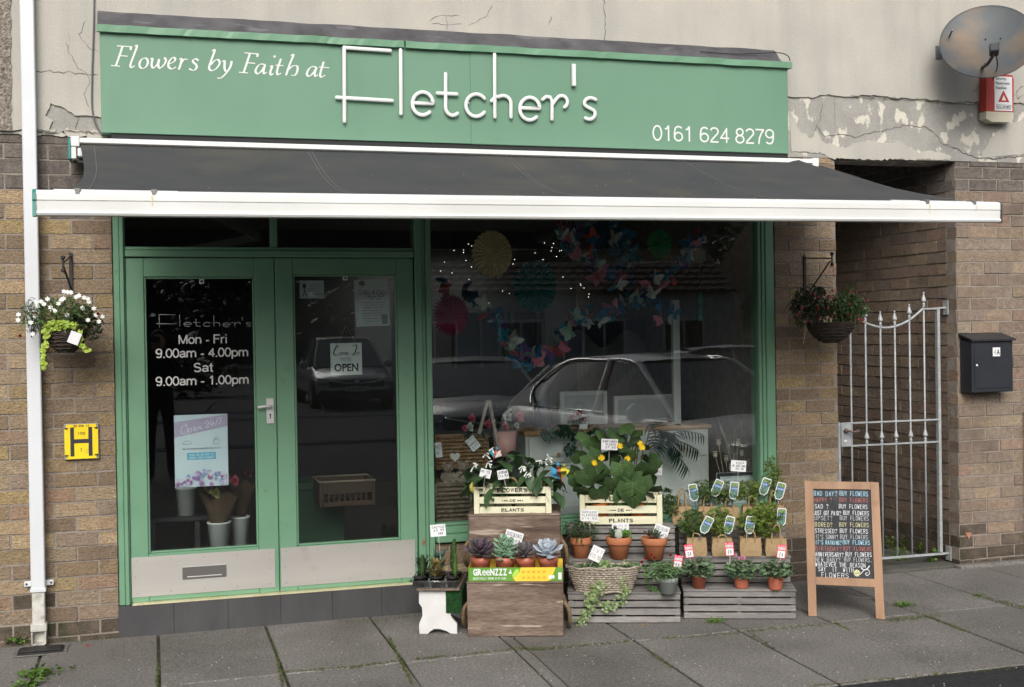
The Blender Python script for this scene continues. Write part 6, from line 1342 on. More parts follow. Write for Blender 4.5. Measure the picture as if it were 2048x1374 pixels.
# parrot / butterfly picks
def pick(F, px, py, d, cols, lb, sc=1.0, ang=0):
    p = F.pt(px, py, d); t = thing('garden_pick', lb, 'garden pick', F.m @ T(*p) @ RY(ang))
    s = MB(); s.sm = True; s.tube([(0, 0, .03*sc), (0, -.006, 0), (0, 0, -.045*sc)], [.006*sc, .011*sc, .003*sc], 8); s.build('body', mat('pick red', (.5, .08, .05), rough=.4), t)
    for i, sx in enumerate((-1, 1)): s = MB(); s.leaf(RZ(0) @ RY(90) @ RX(60*sx) @ RX(0), .05*sc, .034*sc, 0, .1, 0, 4); s.v = [(x*1+sx*.004, y*.3-.008, z) for x, y, z in s.v]; s.slab([(sx*.004, .01*sc), (sx*.03*sc, .035*sc), (sx*.036*sc, .01*sc), (sx*.02*sc, -.02*sc), (sx*.004, -.03*sc)], -.010, -.008); s.build('wing', mat('pick %s' % str(cols[i]), cols[i], rough=.4), t)
    s = MB(); s.sm = True; s.blob((0, -.004, .038*sc), .010*sc, 8, 6); s.build('head', mat('pick head', (.05, .25, .38), rough=.4), t)
    s = MB(); s.tube([(0, 0, -.04*sc), (.0, 0, -.12*sc)], .0015, 5); s.build('wire', BLACKM, t)
pick(F2, 991, 907, d2+.05, [(.05, .30, .38), (.6, .55, .5)], 'small blue and red bird pick among the jasmine leaves', .8, 15)
pick(F2, 1119, 945, d2+.06, [(.05, .3, .5), (.7, .6, .04)], 'blue and yellow parrot pick on wire right of the jasmine crate', 1.25, -10)
s = MB(); s.sm = True; s.blob(F2.w(*F2.pt(944, 975, d2+.03)), .022, 9, 6, .2, (.7, .7, 1.4)); tag(s.build('yellow_fruit', mat('yellow green fruit', (.45, .40, .08), rough=.5)), 'yellowish gourd shaped ornament at the left end of the jasmine crate', 'ornament')
# ================================================================== SLATTED STEP STANDS
def step_stand(F, lb, xL, xR, yb, tops, D=.185):
    x0 = 0.0; x1_ = F.pt(xR, yb).x; zs = [F.pt((xL+xR)/2, y, i*D).z for i, y in enumerate(tops)]
    t = thing('slatted_stand', lb, 'plant stand', F.m); lo = 0
    for i, z in enumerate(zs):
        y = i*D; n = 4 if i == 0 else 4; h = z-lo; g = .010; sh = (h-g*(n-1)-.003)/n
        for j in range(n):
            zz = lo+.002+j*(sh+g); s = MB(); s.box(x0, x1_, y, y+.012, zz, zz+sh-(.003 if j == n-1 else 0), .0015, .001); s.build('riser_slat', GREYWOOD, t)
        m_ = 3; tw = (D-.002)/m_
        for j in range(m_): s = MB(); s.box(x0-.004, x1_+.004, y-.006+j*tw, y-.006+(j+1)*tw-.005, z-.002, z+.009, .0015, .0005); s.build('tread_slat', GREYWOOD, t)
        for xx in (x0+.004, (x0+x1_)/2-.012, x1_-.028): s = MB(); s.box(xx, xx+.024, y+.013, y+.034, 0, z-.003, .001); s.build('upright', GREYWOOD, t)
        lo = z+.010
    for xx in (x0+.001, x1_-.013):
        lo = 0
        for i, z in enumerate(zs):
            for j in range(3): h = (z-lo)/3; s = MB(); s.box(xx, xx+.012, i*D+.036, 3*D-.002, lo+j*h+.003, lo+(j+1)*h-.006, .001); s.build('side_slat', GREYWOOD, t)
            lo = z+.010
    return t, [z+.009 for z in zs], x1_
F3 = Frame(on_z(1137, 1246), rad(-20.4)); F4 = Frame(on_z(1368, 1237.5), rad(-21))
_, Z3, W3 = step_stand(F3, 'left silvered slatted step stand holding terracotta pots and the willow basket', 1137, 1361, 1246, (1187, 1121, 1056))
_, Z4, W4 = step_stand(F4, 'right silvered slatted step stand holding jute bags and cyclamen pots', 1368, 1592, 1238, (1182, 1115, 1052))
# sunflower crate
tc2, cb_, cch, cp2 = flower_crate(F3, 'cream stencilled FLOWERS DE PLANTS crate on the left step stand, full of heart shaped leaves', 1160, 1325, 990, 1050, 2*.185+.004, .17)
HM = F3.m @ T(cp2.x+cb_/2, .375+.08, cp2.z); HI = HM.inverted(); sp_ = thing('sunflower_plant', 'dwarf sunflowers with large heart shaped leaves and small yellow blooms in the right cream crate', 'flowering plant', HM)
HLm = MB(); HLm.sm = True; HLm.leaf(M.Identity(4), 1, 1.05, .45, .18, .16, 7); _v = MB()
def _hz(x, t): return -.45*t*t+.18*abs(x)+.008
for sx in (-1, 1):
    for t0, t1, x1v in ((.05, .18, .42), (.15, .36, .45), (.30, .52, .38), (.46, .66, .28), (.6, .8, .16)):
        a_ = V((0, t0, _hz(0, t0))); b_ = V((sx*x1v, t1, _hz(x1v, t1)+.012)); m_ = (a_+b_)/2; HLv = (V((0, .010, 0)))
        _v.quad(a_-HLv, b_-HLv*.4, b_+HLv*.4, a_+HLv)
for j in range(6): t0, t1 = j/6*.95, (j+1)/6*.95; _v.quad((-.012, t0, _hz(0, t0)), (.012, t0, _hz(0, t0)), (.010, t1, _hz(0, t1)), (-.010, t1, _hz(0, t1)))
nf = len(HLm.f); HLm.add(_v.v, _v.f); HL = HLm.mesh('leaf')
HL.materials.append(leafm('heart leaf', (.055, .105, .036), .3, .22, .45, (.036, .075, .026), 30)); HL.materials.append(leafm('leaf vein', (.13, .19, .07)))
for k_ in range(nf, len(HL.polygons)): HL.polygons[k_].material_index = 1
r3 = random.Random(77)
for (px, py, rot_, szp) in [(1175, 985, 178, 50), (1197, 985, 172, 46), (1228, 965, 165, 50), (1265, 975, 185, 58), (1245, 985, 170, 45), (1295, 935, 195, 48), (1165, 950, 150, 52), (1190, 940, 160, 50), (1215, 920, 140, 48), (1240, 935, 170, 50), (1260, 915, 200, 44), (1285, 905, 215, 46), (1305, 950, 220, 40), (1180, 900, 110, 44), (1205, 895, 80, 46), (1150, 925, 120, 44), (1228, 892, 30, 40), (1252, 880, 10, 38), (1275, 885, -30, 36), (1160, 895, 60, 36), (1310, 975, 200, 36), (1200, 960, 175, 48), (1218, 945, 185, 46), (1285, 960, 190, 46), (1175, 925, 140, 46), (1235, 905, 60, 40), (1250, 955, 178, 50), (1150, 955, 165, 40), (1270, 940, 205, 44), (1190, 915, 100, 44), (1140, 940, 130, 34), (1318, 930, 240, 36), (1212, 978, 176, 44), (1295, 985, 186, 34), (1160, 975, 160, 34), (1240, 990, 180, 40), (1225, 925, 150, 30), (1298, 925, 215, 32), (1268, 898, 20, 28), (1195, 882, 70, 28), (1170, 935, 130, 30), (1280, 992, 190, 36), (1305, 1000, 195, 26), (1188, 995, 172, 36)]:
    d = .345+r3.uniform(-.05, .10)+(.06 if py < 930 else 0); p = HI @ F3.w(*F3.pt(px, py-szp*.45+(14 if py > 930 else 4), d)); sz = szp*1.0*r3.uniform(.85, 1.1)/355
    inst('leaf', HL, T(*p) @ RY(rot_-0) @ RX(90) @ RX(-r3.uniform(-10, 55)) @ RY(r3.uniform(-25, 25)) @ SC(sz), sp_)
s = MB()
for i in range(14): tp = HI @ F3.w(*F3.pt(r3.uniform(1160, 1310), r3.uniform(885, 950), .42)); s.tube(smooth_pts([(tp.x*.5, 0, .02), (tp.x*.8, tp.y*.6, tp.z*.6), tp], 3), .0035, 5)
s.build('stems', leafm('green stem', (.09, .10, .03)), sp_, kind='stuff')
SY = mat('sunflower yellow', (.85, .62, .02), (.8, .5, .01), 30, .6, trans=.2)
for (px, py) in ((1240, 892), (1284, 895), (1189, 926), (1203, 916), (1155, 949), (1255, 918), (1262, 960), (1281, 888)):
    p = HI @ F3.w(*F3.pt(px, py, .375-.02)); s = MB()
    for q in range(12): s.leaf(T(*p) @ RX(80) @ RZ(q*30+r3.uniform(-8, 8)) @ RX(r3.uniform(0, 50)), .022, .009, .2, .2, 0, 3)
    s.blob(p, .006, 8, 4); s.build('flower', SY, sp_)
for q, x in enumerate((.25, .72)):
    tt = thing('flower_pot', ('orange pot seen through the left slats of the sunflower crate', 'orange pot seen through the right slats of the sunflower crate')[q], 'flower pot', F3.m @ T(cp2.x+cb_*x, .375+.085, cp2.z+.009), 'flower pots'); s = MB(); s.sm = True; s.lathe([(.042, 0), (.058, .105), (.062, .11), (.055, .112), (.04, .01)], 24); s.build('pot', mat('bright orange pot', (.75, .24, .06), rough=.5), tt)
card(1219, 889, 33, 22, .36, 'white sunflower plants price card standing tall above the heart leaved plant', [('SUNFLOWER', 0), ('PLANTS', .2), ('£7.50', .2)], 3, F3, (0, 30), wt=.0022)
card(1315, 938, 18, 24, .50, 'white price card half hidden behind the heart shaped leaves on the right', [('FLOWERS', 0), ('.50', .1)], 2, F3, (0, 30))
# terracotta pots on the second tread
z = Z3[1]
def oncard(px, py, w_, h_, d, lb, ln, tl, F=F3, st=(2, 20)): return card(px, py, w_, h_, d, lb, [(l, 0) for l in ln], tl, F, st, wt=.0016)
t, r, H2 = pot(1162, 1118, 44, 42, z, 'orange terracotta pot of grassy green succulents, left of the three on the second step')
bushy(t, (0, 0, H2+.035), r*1.6, 300, .026, leafm('grassy succulent', (.09, .15, .07)), 'blade', 3, (1, .9, .62), lo=-20)
t, r, H2 = pot(1238, 1120, 51, 44, z, 'terracotta pot with an egg shaped stone between two succulents, middle of the three')
rosette(t, (.03, -.03, H2+.005), .05, leafm('bright rosette', (.12, .26, .05), .2, .1), 22, .14); bushy(t, (-.03, 0, H2+.03), .035, 60, .012, leafm('jade leaf', (.06, .12, .05)), 'round', 5)
s = MB(); s.sm = True; s.lathe([(.001, -.01), (.018, 0), (.024, .014), (.024, .028), (.018, .046), (.010, .056), (.001, .060)], 16, (-.015, -.035, H2-.005), cap=False); s.build('egg_stone', mat('mossy white stone', (.45, .46, .42), (.3, .33, .27), 40, .9, .5, 100), t)
t, r, H2 = pot(1309, 1121, 52, 44, z, 'terracotta pot with a low grey green echeveria, right of the three')
rosette(t, (0, -.02, H2+.012), .045, leafm('greygreen rosette', (.10, .14, .09), .2, .1), 22, .14); rosette(t, (-.035, -.01, H2+.015), .038, leafm('bronze rosette', (.08, .07, .05), .2, .1), 18, .14); rosette(t, (.035, .01, H2+.01), .036, leafm('greygreen rosette', (.1, .14, .09)), 16, .14)
oncard(1179, 1031, 34, 23, .19, 'white price card above the left terracotta pot of grassy succulents', ['SUCCULENT', 'PLANTERS', '£14.50'], 2)
oncard(1241, 1060, 34, 28, .28, 'white price card behind the egg stone pot', ['POT', '£9.99'], 0); oncard(1322, 1063, 30, 26, .19, 'white price card tilted above the right terracotta pot', ['SUCCULENT', 'POT £8'], 20)
# willow basket with ivy
z = Z3[0]; p = on_z(1208, 1187, z); k = ppm(p); bm_ = Frame((p.x, p.y, z), rad(-20)).m @ T(0, .075, 0); RXb, RYb, Hb = 73/k, .085, 50/k
t = thing('willow_basket', 'oval pale willow basket with trailing variegated ivy on the lowest left step', 'basket', bm_)
s = MB(); s.sm = True; n = 120; nr = 11
for j in range(nr):
    f = (j+.5)/nr; sc_ = .74+.26*f; ph = math.pi*(j % 2)
    s.tube([((RXb*sc_+.0055*math.cos(i*math.pi*36/n*2/1+ph))*math.cos(2*math.pi*i/n), (RYb*sc_+.0055*math.cos(i*math.pi*36/n*2+ph))*math.sin(2*math.pi*i/n), Hb*f) for i in range(n)], Hb/nr*.46, 5, closed=True)
s.build('weave', WILLOW, t)
for zz, sc_ in ((Hb, 1.03), (.004, .76)): s = MB(); s.sm = True; s.tube([(RXb*sc_*math.cos(a), RYb*sc_*math.sin(a), zz+.004*math.sin(a*9)) for a in [i*2*math.pi/90 for i in range(90)]], .006, 7, closed=True); s.build('rim', WILLOW, t)
s = MB(); s.lathe([(.98, 0), (.001, 0)], 30, (0, 0, Hb*.8), RXb*.97, RYb*.97, cap=False); s.build('compost', SOIL, t)
s = MB()
for i in range(36): a = 2*math.pi*i/36; s.tube([(RXb*.73*math.cos(a), RYb*.73*math.sin(a), .0), (RXb*1.0*math.cos(a), RYb*1.0*math.sin(a), Hb)], .0035, 5)
s.build('stakes', WILLOW, t)
s = MB(); s.sm = True; s.v = []; nb = 24
for j in range(2):
    for i in range(nb+1): a = math.pi*i/nb; s.v.append((RXb*1.0*math.cos(a), RYb*(1.0)*math.sin(a), Hb+(.018*math.sin(a)+.004*math.sin(i*1.7) if j else -.002)))
for i in range(nb): s.f.append((i, i+1, nb+2+i, nb+1+i))
s.build('plastic_liner', mat('clear liner', (.16, .15, .13), rough=.25, spec=.8), t)
IVL = mat('variegated ivy', (.14, .24, .06), (.38, .46, .24), 45, .5, trans=.25, spec=.4); IVD = leafm('green ivy leaf', (.07, .15, .04))
BI = bm_.inverted(); r3 = random.Random(55)
iv = thing('ivy_plant', 'variegated ivy spilling over the front of the willow basket down to the pavement', 'ivy', bm_)
def trail(lst, d, n, sz, m, spread, seed):
    r = random.Random(seed); pp = smooth_pts([BI @ F3.w(*F3.pt(x, y, d[i] if isinstance(d, (list, tuple)) else d)) for i, (x, y) in enumerate(lst)], 6); s = MB()
    for i in range(n):
        f = r.random()*(len(pp)-1.01); a = int(f); p = pp[a].lerp(pp[a+1], f-a)+V((r.uniform(-1, 1), r.uniform(-.6, .3), r.uniform(-1, 1)))*spread; star(s, T(*p) @ RX(70) @ rm(r, -50, 50) if False else T(*p) @ RX(r.uniform(25, 110)) @ RZ(r.uniform(0, 360)) @ RY(r.uniform(-50, 50)), sz*r.uniform(.5, 1.25), 5, .45)
    s.build('leaves', m, iv, kind='stuff'); s = MB(); s.tube(pp, .0015, 4, cap=False); s.build('stem', IVD, iv)
trail([(1150, 1145), (1190, 1135), (1230, 1140), (1270, 1140)], .05, 380, .015, IVD, .032, 1)
trail([(1215, 1125), (1205, 1150), (1196, 1175), (1184, 1195), (1178, 1212), (1170, 1232), (1160, 1250)], [.02, -.02, -.05, -.05, -.05, -.04, -.03], 150, .017, IVL, .032, 2)
trail([(1212, 1130), (1206, 1150), (1200, 1175), (1190, 1192)], [.02, -.02, -.03, -.04], 80, .018, IVL, .032, 6)
trail([(1240, 1130), (1244, 1155), (1250, 1178), (1243, 1200), (1225, 1212), (1205, 1215)], [.02, -.02, -.03, -.03, -.03, -.03], 95, .016, IVL, .028, 3)
trail([(1260, 1125), (1285, 1135), (1295, 1155), (1300, 1175), (1325, 1185)], [.04, 0, 0, 0, .0], 70, .012, IVD, .014, 4)
trail([(1135, 1125), (1145, 1135), (1165, 1150)], .05, 60, .010, leafm('grey sage', (.14, .17, .12)), .025, 5)
oncard(1193, 1108, 25, 30, .02, 'white price card leaning in the willow basket', ['IVY', '£12.50'], 25, F3, (-3, 22))
# grey pot of dianthus
t, r, H2 = pot(1337, 1189, 40, 32, Z3[0], 'pale grey green plastic pot of dark red dianthus on the lowest left step', mat('grey green pot', (.30, .33, .31), rough=.5), 'plain')
bushy(t, (-.02, 0, H2+.04), .105, 520, .024, leafm('dianthus blade', (.12, .20, .09)), 'blade', 8, (1, .8, .5), lo=-10)
for px, py in ((1302, 1110), (1283, 1125), (1290, 1118), (1340, 1111), (1308, 1116)):
    w3 = F3.w(*F3.pt(px, py, .05)); q = t.matrix_basis.inverted() @ w3; s = MB(); rose(s, q, .013, (0, -1, .4), 12); s.build('flower', RED, t); s = MB(); s.tube([(q.x*.5, 0, H2), q], .0014, 4); s.build('flower_stalk', IVD, t)
# red price tags
PKT = mat('pink red tag', (.72, .03, .09), rough=.45)
def redtag(F, px, py, d, lb, tl=6):
    p = F.pt(px, py, d); t = thing('price_tag', lb, 'price tag', F.m @ T(*p) @ RY(tl)); a, b = 18/360, 28/360
    s = MB(); s.box(-a/2, a/2, 0, .001, -b/2, b/2, .0003); s.build('tag', PKT, t)
    s = MB(); s.box(-a*.42, a*.42, -.0012, -.0003, -b*.46, b*.05, .0003); s.box(-a*.42, a*.42, -.0012, -.0003, b*.12, b*.30, .0003); s.build('white_panel', CARD, t)
    s = MB(); hand(s, '£4', -a*.2, -b*.36, a*.2, b*.28, -.0018, .0022, .03); hand(s, 'OFFER', -a*.36, b*.15, a*.38, b*.10, -.0018, .001, .03); s.build('figures', INK, t, kind='stuff')
    s = MB(); hand(s, 'PLANTS', -a*.4, b*.34, a*.44, b*.10, -.0008, .0012, .02); s.build('white_print', CARD, t, kind='stuff')
    s = MB(); s.tube([(0, .002, -b/2), (-.004, .01, -b/2-.05)], .0015, 5); s.build('stick', CARD, t)
redtag(F3, 1356, 1124, .03, 'red and white price tag in the grey dianthus pot', 8)
redtag(F4, 1378, 1102, .03, 'red and white price tag above the leftmost cyclamen', -8); redtag(F4, 1459, 1098, .03, 'red and white price tag above the middle cyclamen', -4); redtag(F4, 1563, 1103, .03, 'red and white price tag above the rightmost cyclamen', 8)
# cyclamen
CYL = leafm('cyclamen leaf', (.05, .10, .042), .3, .15, .5, (.13, .18, .11), 60); CYP = mat('pink cyclamen', (.62, .12, .30), (.75, .35, .5), 60, .5, trans=.25)
for (px, yb, w_, h_, lb, sty, fl_l) in ((1398, 1178, 33, 29, 'round leaved cyclamen without open flowers in a smooth red pot, leftmost', 'plain', []), (1483, 1178, 32, 26, 'cyclamen with several pink flowers in a ribbed red pot, middle', 'ribbed', [(1472, 1114), (1483, 1119), (1489, 1120), (1478, 1122)]), (1551, 1181, 33, 28, 'cyclamen with a single pink flower in a ribbed red pot, rightmost', 'ribbed', [(1557, 1130)])):
    t, r, H2 = pot(px, yb, w_, h_, Z4[0], lb, TERRAP, sty); bushy(t, (0, -.01, H2+.036), .11, 330, .0155, CYL, 'round', int(px), (1, .85, .5), lo=-50)
    q0 = t.matrix_basis.inverted()
    for (x, y) in fl_l:
        q = q0 @ F4.w(*F4.pt(x, y, .04)); s = MB()
        for j in range(6): s.leaf(T(*q) @ RZ(j*60) @ RX(55), .022, .012, -.3, .3, 0, 3)
        s.build('flower', CYP, t); s = MB(); s.tube([(q.x*.3, 0, H2), q], .0014, 4); s.build('flower_stalk', PKT if False else CYL, t)
    s = MB(); r4 = random.Random(px)
    for j in range(7): x = r4.uniform(-.1, .1); s.tube(smooth_pts([(x*.3, -.01, H2+.02), (x*.8, -.02, H2+.075), (x, -.02, H2+.09), (x+.008, -.02, H2+.082)], 3), .001, 4)
    s.build('bud_stalks', mat('dark bud', (.10, .04, .05)), t, kind='stuff')
# jute bags with little maples
def jute_bag(px, yb, w_, h_, z, lb, hh=1.0, sway=0):
    p = on_z(px, yb, z); k = ppm(p); a = w_/k; H2 = h_/k; d = a*.62; m_ = Frame((p.x, p.y, z), rad(-20+sway)).m @ T(0, .002, 0)
    t = thing('jute_bag', lb, 'jute bag', m_, 'jute bags of young maples'); s = MB()
    pts = []
    for (zz, g) in ((0, .0), (H2*.3, .006), (H2*.7, .003), (H2, -.002)):
        for (x, y) in ((-1, 0), (-.5, -.4), (0, -.6), (.5, -.4), (1, 0), (1.03, .5), (1, 1), (0, 1.1), (-1, 1), (-1.03, .5)):
            pts.append((x*(a/2+g*.7)+R.uniform(-.001, .001), (y*d if y > 0 else y*g), zz+(R.uniform(-.002, .002) if zz else 0)))
    s.v = pts; n = 10
    for j in range(3):
        for i in range(n): l = (i+1) % n; s.f.append((j*n+i, j*n+l, (j+1)*n+l, (j+1)*n+i))
    s.f.append(tuple(range(n))[::-1]); s.build('bag', JUTE, t, smooth=False)
    s = MB(); s.tube([pts[3*n+i] for i in range(n)], .0022, 5, closed=True)
    for c in (0, 4): s.tube([pts[j*n+c] for j in range(4)], .0018, 5)
    s.build('seam', JUTE, t)
    s = MB(); s.add([(x*.96, y*.96+.001, H2*.85) for x, y, _ in pts[:n]], [tuple(range(n))]); s.build('compost', SOIL, t)
    for y in (-.003, d*.9):
        s = MB(); hg = .055*hh*(1 if y < 0 else 1.2); sx = R.uniform(-.01, .01); pp = smooth_pts([(-a*.22, y, H2*.8), (-a*.20, y, H2+hg*.5), (-a*.08+sx, y, H2+hg), (a*.08+sx, y, H2+hg), (a*.20, y, H2+hg*.5), (a*.22, y, H2*.8)], 4)
        for q, w in zip(pp, pp[1:]): s.beam(q, w+(w-q)*.08, .003, .011, up=(0, 1, 0), c=.0005) if False else s.tube([q, w+(w-q)*.05], .0042, 6)
        s.build('handle', JUTE, t)
    return t, m_, H2
MAP1 = leafm('maple leaf', (.11, .18, .045), .3, .3, .5, (.13, .16, .035), 30); MAP2 = leafm('bright maple leaf', (.17, .28, .05), .3, .35, .5, (.17, .25, .04), 30); MAP3 = leafm('deep maple leaf', (.075, .145, .05), .3, .3, .5, (.08, .12, .03), 30)
def ptag(F, px, py, d, lb, tl):
    p = F.pt(px, py, d); t = thing('plant_label', lb, 'plant label', F.m @ T(*p) @ RY(tl), 'picture labels on the maples'); a, b = .054, .105
    pts = [(-a*.25, -b/2), (a*.25, -b/2), (a/2, -b*.3), (a/2, b*.42), (a*.4, b/2), (-a*.4, b/2), (-a/2, b*.42), (-a/2, -b*.3)]
    s = MB(); s.slab(pts, 0, .001); s.build('label', CARD, t)
    s = MB(); s.slab([(x*.84, z*.90) for x, z in pts], -.0006, -.0002); s.build('leaf_picture', mat('printed foliage', (.03, .10, .08), (.18, .30, .24), 160, .4), t)
    s = MB(); s.box(-a*.36, a*.40, -.0012, -.0007, b*.02, b*.22, .0002); s.build('blue_band', mat('print blue', (.05, .14, .38), rough=.4), t); s = MB(); s.box(-a*.36, a*.40, -.0012, -.0007, b*.225, b*.43, .0002); s.build('scene_picture', mat('printed garden', (.10, .18, .06), (.25, .32, .14), 120, .4), t)
    s = MB(); hand(s, 'ACER', -a*.3, b*.08, a*.34, b*.07, -.0017, .0016, .02); s.build('white_print', CARD, t, kind='stuff')
    s = MB(); s.tube([(0, .002, -b*.45), (0, .012, -b*.45-.06)], .002, 5); s.build('blue_stick', mat('blue stick', (.03, .09, .3)), t)
back = [(1365, 1049, 36, 36, 'leftmost back row jute bag, standing at the end of the top step'), (1415, 1049, 34, 36, 'second back row jute bag from the left, mostly hidden by maple leaves'), (1459, 1049, 38, 34, 'middle back row jute bag with an upright handle in front of the framed notice'), (1506, 1049, 38, 36, 'fourth back row jute bag, behind the bright maple'), (1549, 1049, 38, 38, 'rightmost back row jute bag with a tall handle')]
for i, (px, yb, w_, h_, lb) in enumerate(back):
    t, m_, H2 = jute_bag(px, yb, w_, h_, Z4[2], lb, 1.5 if i in (0, 4) else 1.1)
    if i == 0: continue
    pl = thing('young_maple', ('', 'small dark leaved maple in the second back row bag', 'small maple in the middle back row bag', 'small maple in the fourth back row bag', 'tallest narrow maple in the rightmost back row bag')[i], 'maple', m_ @ T(0, .03, H2*.85), 'young maples in bags')
    if i == 4: bushy(pl, (0, 0, .17), .15, 300, .024, MAP1, 'star', 44, (.42, .4, 1.05), deep=.25)
    else: bushy(pl, (-.01, 0, .105),   .115, 340, .025, (MAP3, MAP3, MAP1, MAP1)[i], 'star', 40+i, (.95, .7, .62), deep=.25)
fr = [(1394, 1112, 37, 36, 'leftmost front row jute bag with a short bent handle', MAP3), (1445, 1113, 38, 36, 'second front row jute bag with its handle folded down', MAP1), (1502, 1113, 40, 36, 'third front row jute bag with a straight handle', MAP1), (1553, 1113, 40, 35, 'rightmost front row jute bag with a tall looped handle', MAP2)]
for i, (px, yb, w_, h_, lb, mm) in enumerate(fr):
    t, m_, H2 = jute_bag(px, yb, w_, h_, Z4[1], lb, (.5, .35, .9, 1.45)[i])
    pl = thing('young_maple', ('small dark maple behind the leftmost front row bag handle', 'medium maple in the second front row bag', 'low maple in the third front row bag', 'brightest lime green maple in the rightmost front row bag')[i], 'maple', m_ @ T(0, .045, H2*.85), 'young maples in bags')
    bushy(pl, ((-.02, -.01, 0, -.05)[i], 0, (.095, .11, .11, .13)[i]), (.10, .105, .09, .125)[i], (340, 380, 260, 430)[i], .026, mm, 'star', 60+i, (.85, .7, .85), deep=.25)
# maple sprig left of the bags on the stand end
pl = thing('young_maple', 'small purple and green leaved plant at the left end of the top right step', 'maple', Frame(F4.w(-.06, .40, Z4[2]), rad(-20)).m, 'young maples in bags'); bushy(pl, (.0, 0, .13), .10, 240, .024, MAP3, 'star', 71, (.8, .7, .9), deep=.3)
for (px, py, d, tl, lb) in ((1413, 1050, .16, 28, 'picture plant label leaning in the leftmost front row bag'), (1458, 1050, .17, 14, 'picture plant label in the second front row bag'), (1500, 1050, .17, 10, 'picture plant label in the third front row bag'), (1563, 1034, .20, 5, 'picture plant label at the right end of the front row, half turned away'),
    (1387, 985, .36, -8, 'picture plant label behind the leftmost back row bag'), (1434, 976, .35, 24, 'picture plant label in the second back row bag'), (1468, 981, .35, 8, 'picture plant label in the middle back row bag'), (1530, 973, .35, 20, 'picture plant label in the fourth back row bag'), (1560, 982, .35, 16, 'picture plant label in the rightmost back row bag')): ptag(F4, px, py, d, lb, tl)
card(1477, 932, 30, 22, .36, 'white acer price card on a tall stick above the back row of maples', [('ACER', .25), ('IN JUTE BAG', 0), ('£5.00', .25)], 4, F4, (0, 30), wt=.002)
# ================================================================== A-BOARD
o = on_z(1617, 1232); e = on_z(1770, 1239); ang = math.atan2(e.y-o.y, e.x-o.x); FB0 = Frame(o, ang); Hs = .83
FB = Frame(o, ang, rad(-0)); lean = rad(14); FB = Frame(o, ang, -lean); FBm = M.Translation(o) @ M.Rotation(ang, 4, 'Z') @ M.Rotation(-lean, 4, 'X'); FB.m = FBm; FB.i = FBm.inverted()
q = lambda x, y: FB.pt(x, y, 0)
t = thing('chalkboard_sign', 'wooden A-board with a black chalkboard handwritten with reasons to buy flowers', 'chalkboard', FBm)
def strip(nm, pts, th=.024, m=PINE): s = MB(); s.slab([(q(x, y).x, q(x, y).z) for x, y in pts], 0, th); return s.build(nm, m, t)
strip('leg', [(1617, 1232), (1633.5, 1232.5), (1626.5, 977), (1625, 962), (1609, 961)]); strip('leg', [(1752, 1237), (1769.5, 1239), (1757.5, 965), (1741, 963.5), (1741.5, 980)])
strip('top_rail', [(1626, 962.5), (1740.5, 964), (1741, 979), (1626.5, 977.5)], .022); strip('bottom_rail', [(1632, 1153.5), (1748.5, 1158), (1749.5, 1174), (1632.5, 1169)], .022)
s = MB(); s.slab([(q(x, y).x, q(x, y).z) for x, y in ((1625, 976), (1742, 979), (1749, 1159), (1632, 1155))], .010, .016); cb = s.build('chalkboard', mat('chalkboard', (.028, .030, .033), (.05, .052, .055), 5, .85, dirt=(.075, .078, .08), dscale=9, dlo=.55, dhi=.8), t)
LN = [('BAD DAY?', 'BUY FLOWERS', 1628, 1674, 1680, 1736, 985.5, 'b'), ('HAPPY ?', 'BUY FLOWERS', 1629, 1664, 1679.5, 1736, 998, 'r'), ('SAD ?', 'BUY FLOWERS', 1630, 1657, 1678, 1735, 1011, 'w'), ('JUST GOT PAID?', 'BUY FLOWERS', 1628, 1682, 1687, 1738, 1024, 'w'), ('UPSET?', 'BUY FLOWERS', 1630, 1665, 1680, 1737, 1034.5, 'g'), ('BORED?', 'BUY FLOWERS', 1630, 1665, 1679, 1737, 1047.5, 'y'),
 ('STRESSED?', 'BUY FLOWERS', 1630, 1674, 1680, 1736, 1060, 'w'), ("IT'S SUNNY?", 'BUY FLOWERS', 1631, 1676, 1681, 1736, 1072, 'g'), ("IT'S RAINING?", 'BUY FLOWERS', 1631, 1683, 1686, 1740, 1083, 'b'), ('BIRTHDAY?', 'BUY FLOWERS', 1631, 1683, 1687, 1743, 1095.5, 'r'), ('ANNIVERSARY?', 'BUY FLOWERS', 1631, 1687, 1691, 1743, 1107, 'w'), ('NEW BABY?', 'BUY FLOWERS.', 1631, 1681, 1689, 1744, 1117.5, 'g'), ('WHATEVER THE REASON', '', 1631, 1731, 0, 0, 1127, 'w'), ('SAY  IT  WITH', '', 1637, 1707, 0, 0, 1137, 'w'), ('FLOWERS', '', 1643, 1697, 0, 0, 1149, 'w')]
CH = {'w': (.72, .74, .76), 'b': (.40, .66, .82), 'r': (.50, .16, .15), 'g': (.52, .55, .58), 'y': (.68, .66, .38)}
for i, (l1, l2, a, b, c, d, y, cc) in enumerate(LN):
    hh = 8.4/355*(1.1 if i in (0, 14) else 1)
    for (tx, u, v) in ((l1, a, b), (l2, c, d)):
        s = MB()
        if tx: p0 = q(u, y+5+ (0)); p1 = q(v, y+5+(v-u)*.03); hand(s, tx, p0.x, p0.z, p1.x, hh, .0095, .0023 if cc in 'wb' else .0020, .04, (p1.z-p0.z)/max(.01, p1.x-p0.x))
        if tx: s.build('chalk_line', mat('chalk '+cc, CH[cc], tuple(x*.7 for x in CH[cc]), 300, .95), cb)
cc = q(1714, 1146); s = MB(); s.slab([(cc.x+(.022 if i % 2 else .014)*math.cos(i*math.pi/10), cc.z+(.024 if i % 2 else .015)*math.sin(i*math.pi/10)) for i in range(20)], .0080, .0092); s.build('chalk_flower', mat('chalk y', CH['y']), cb)
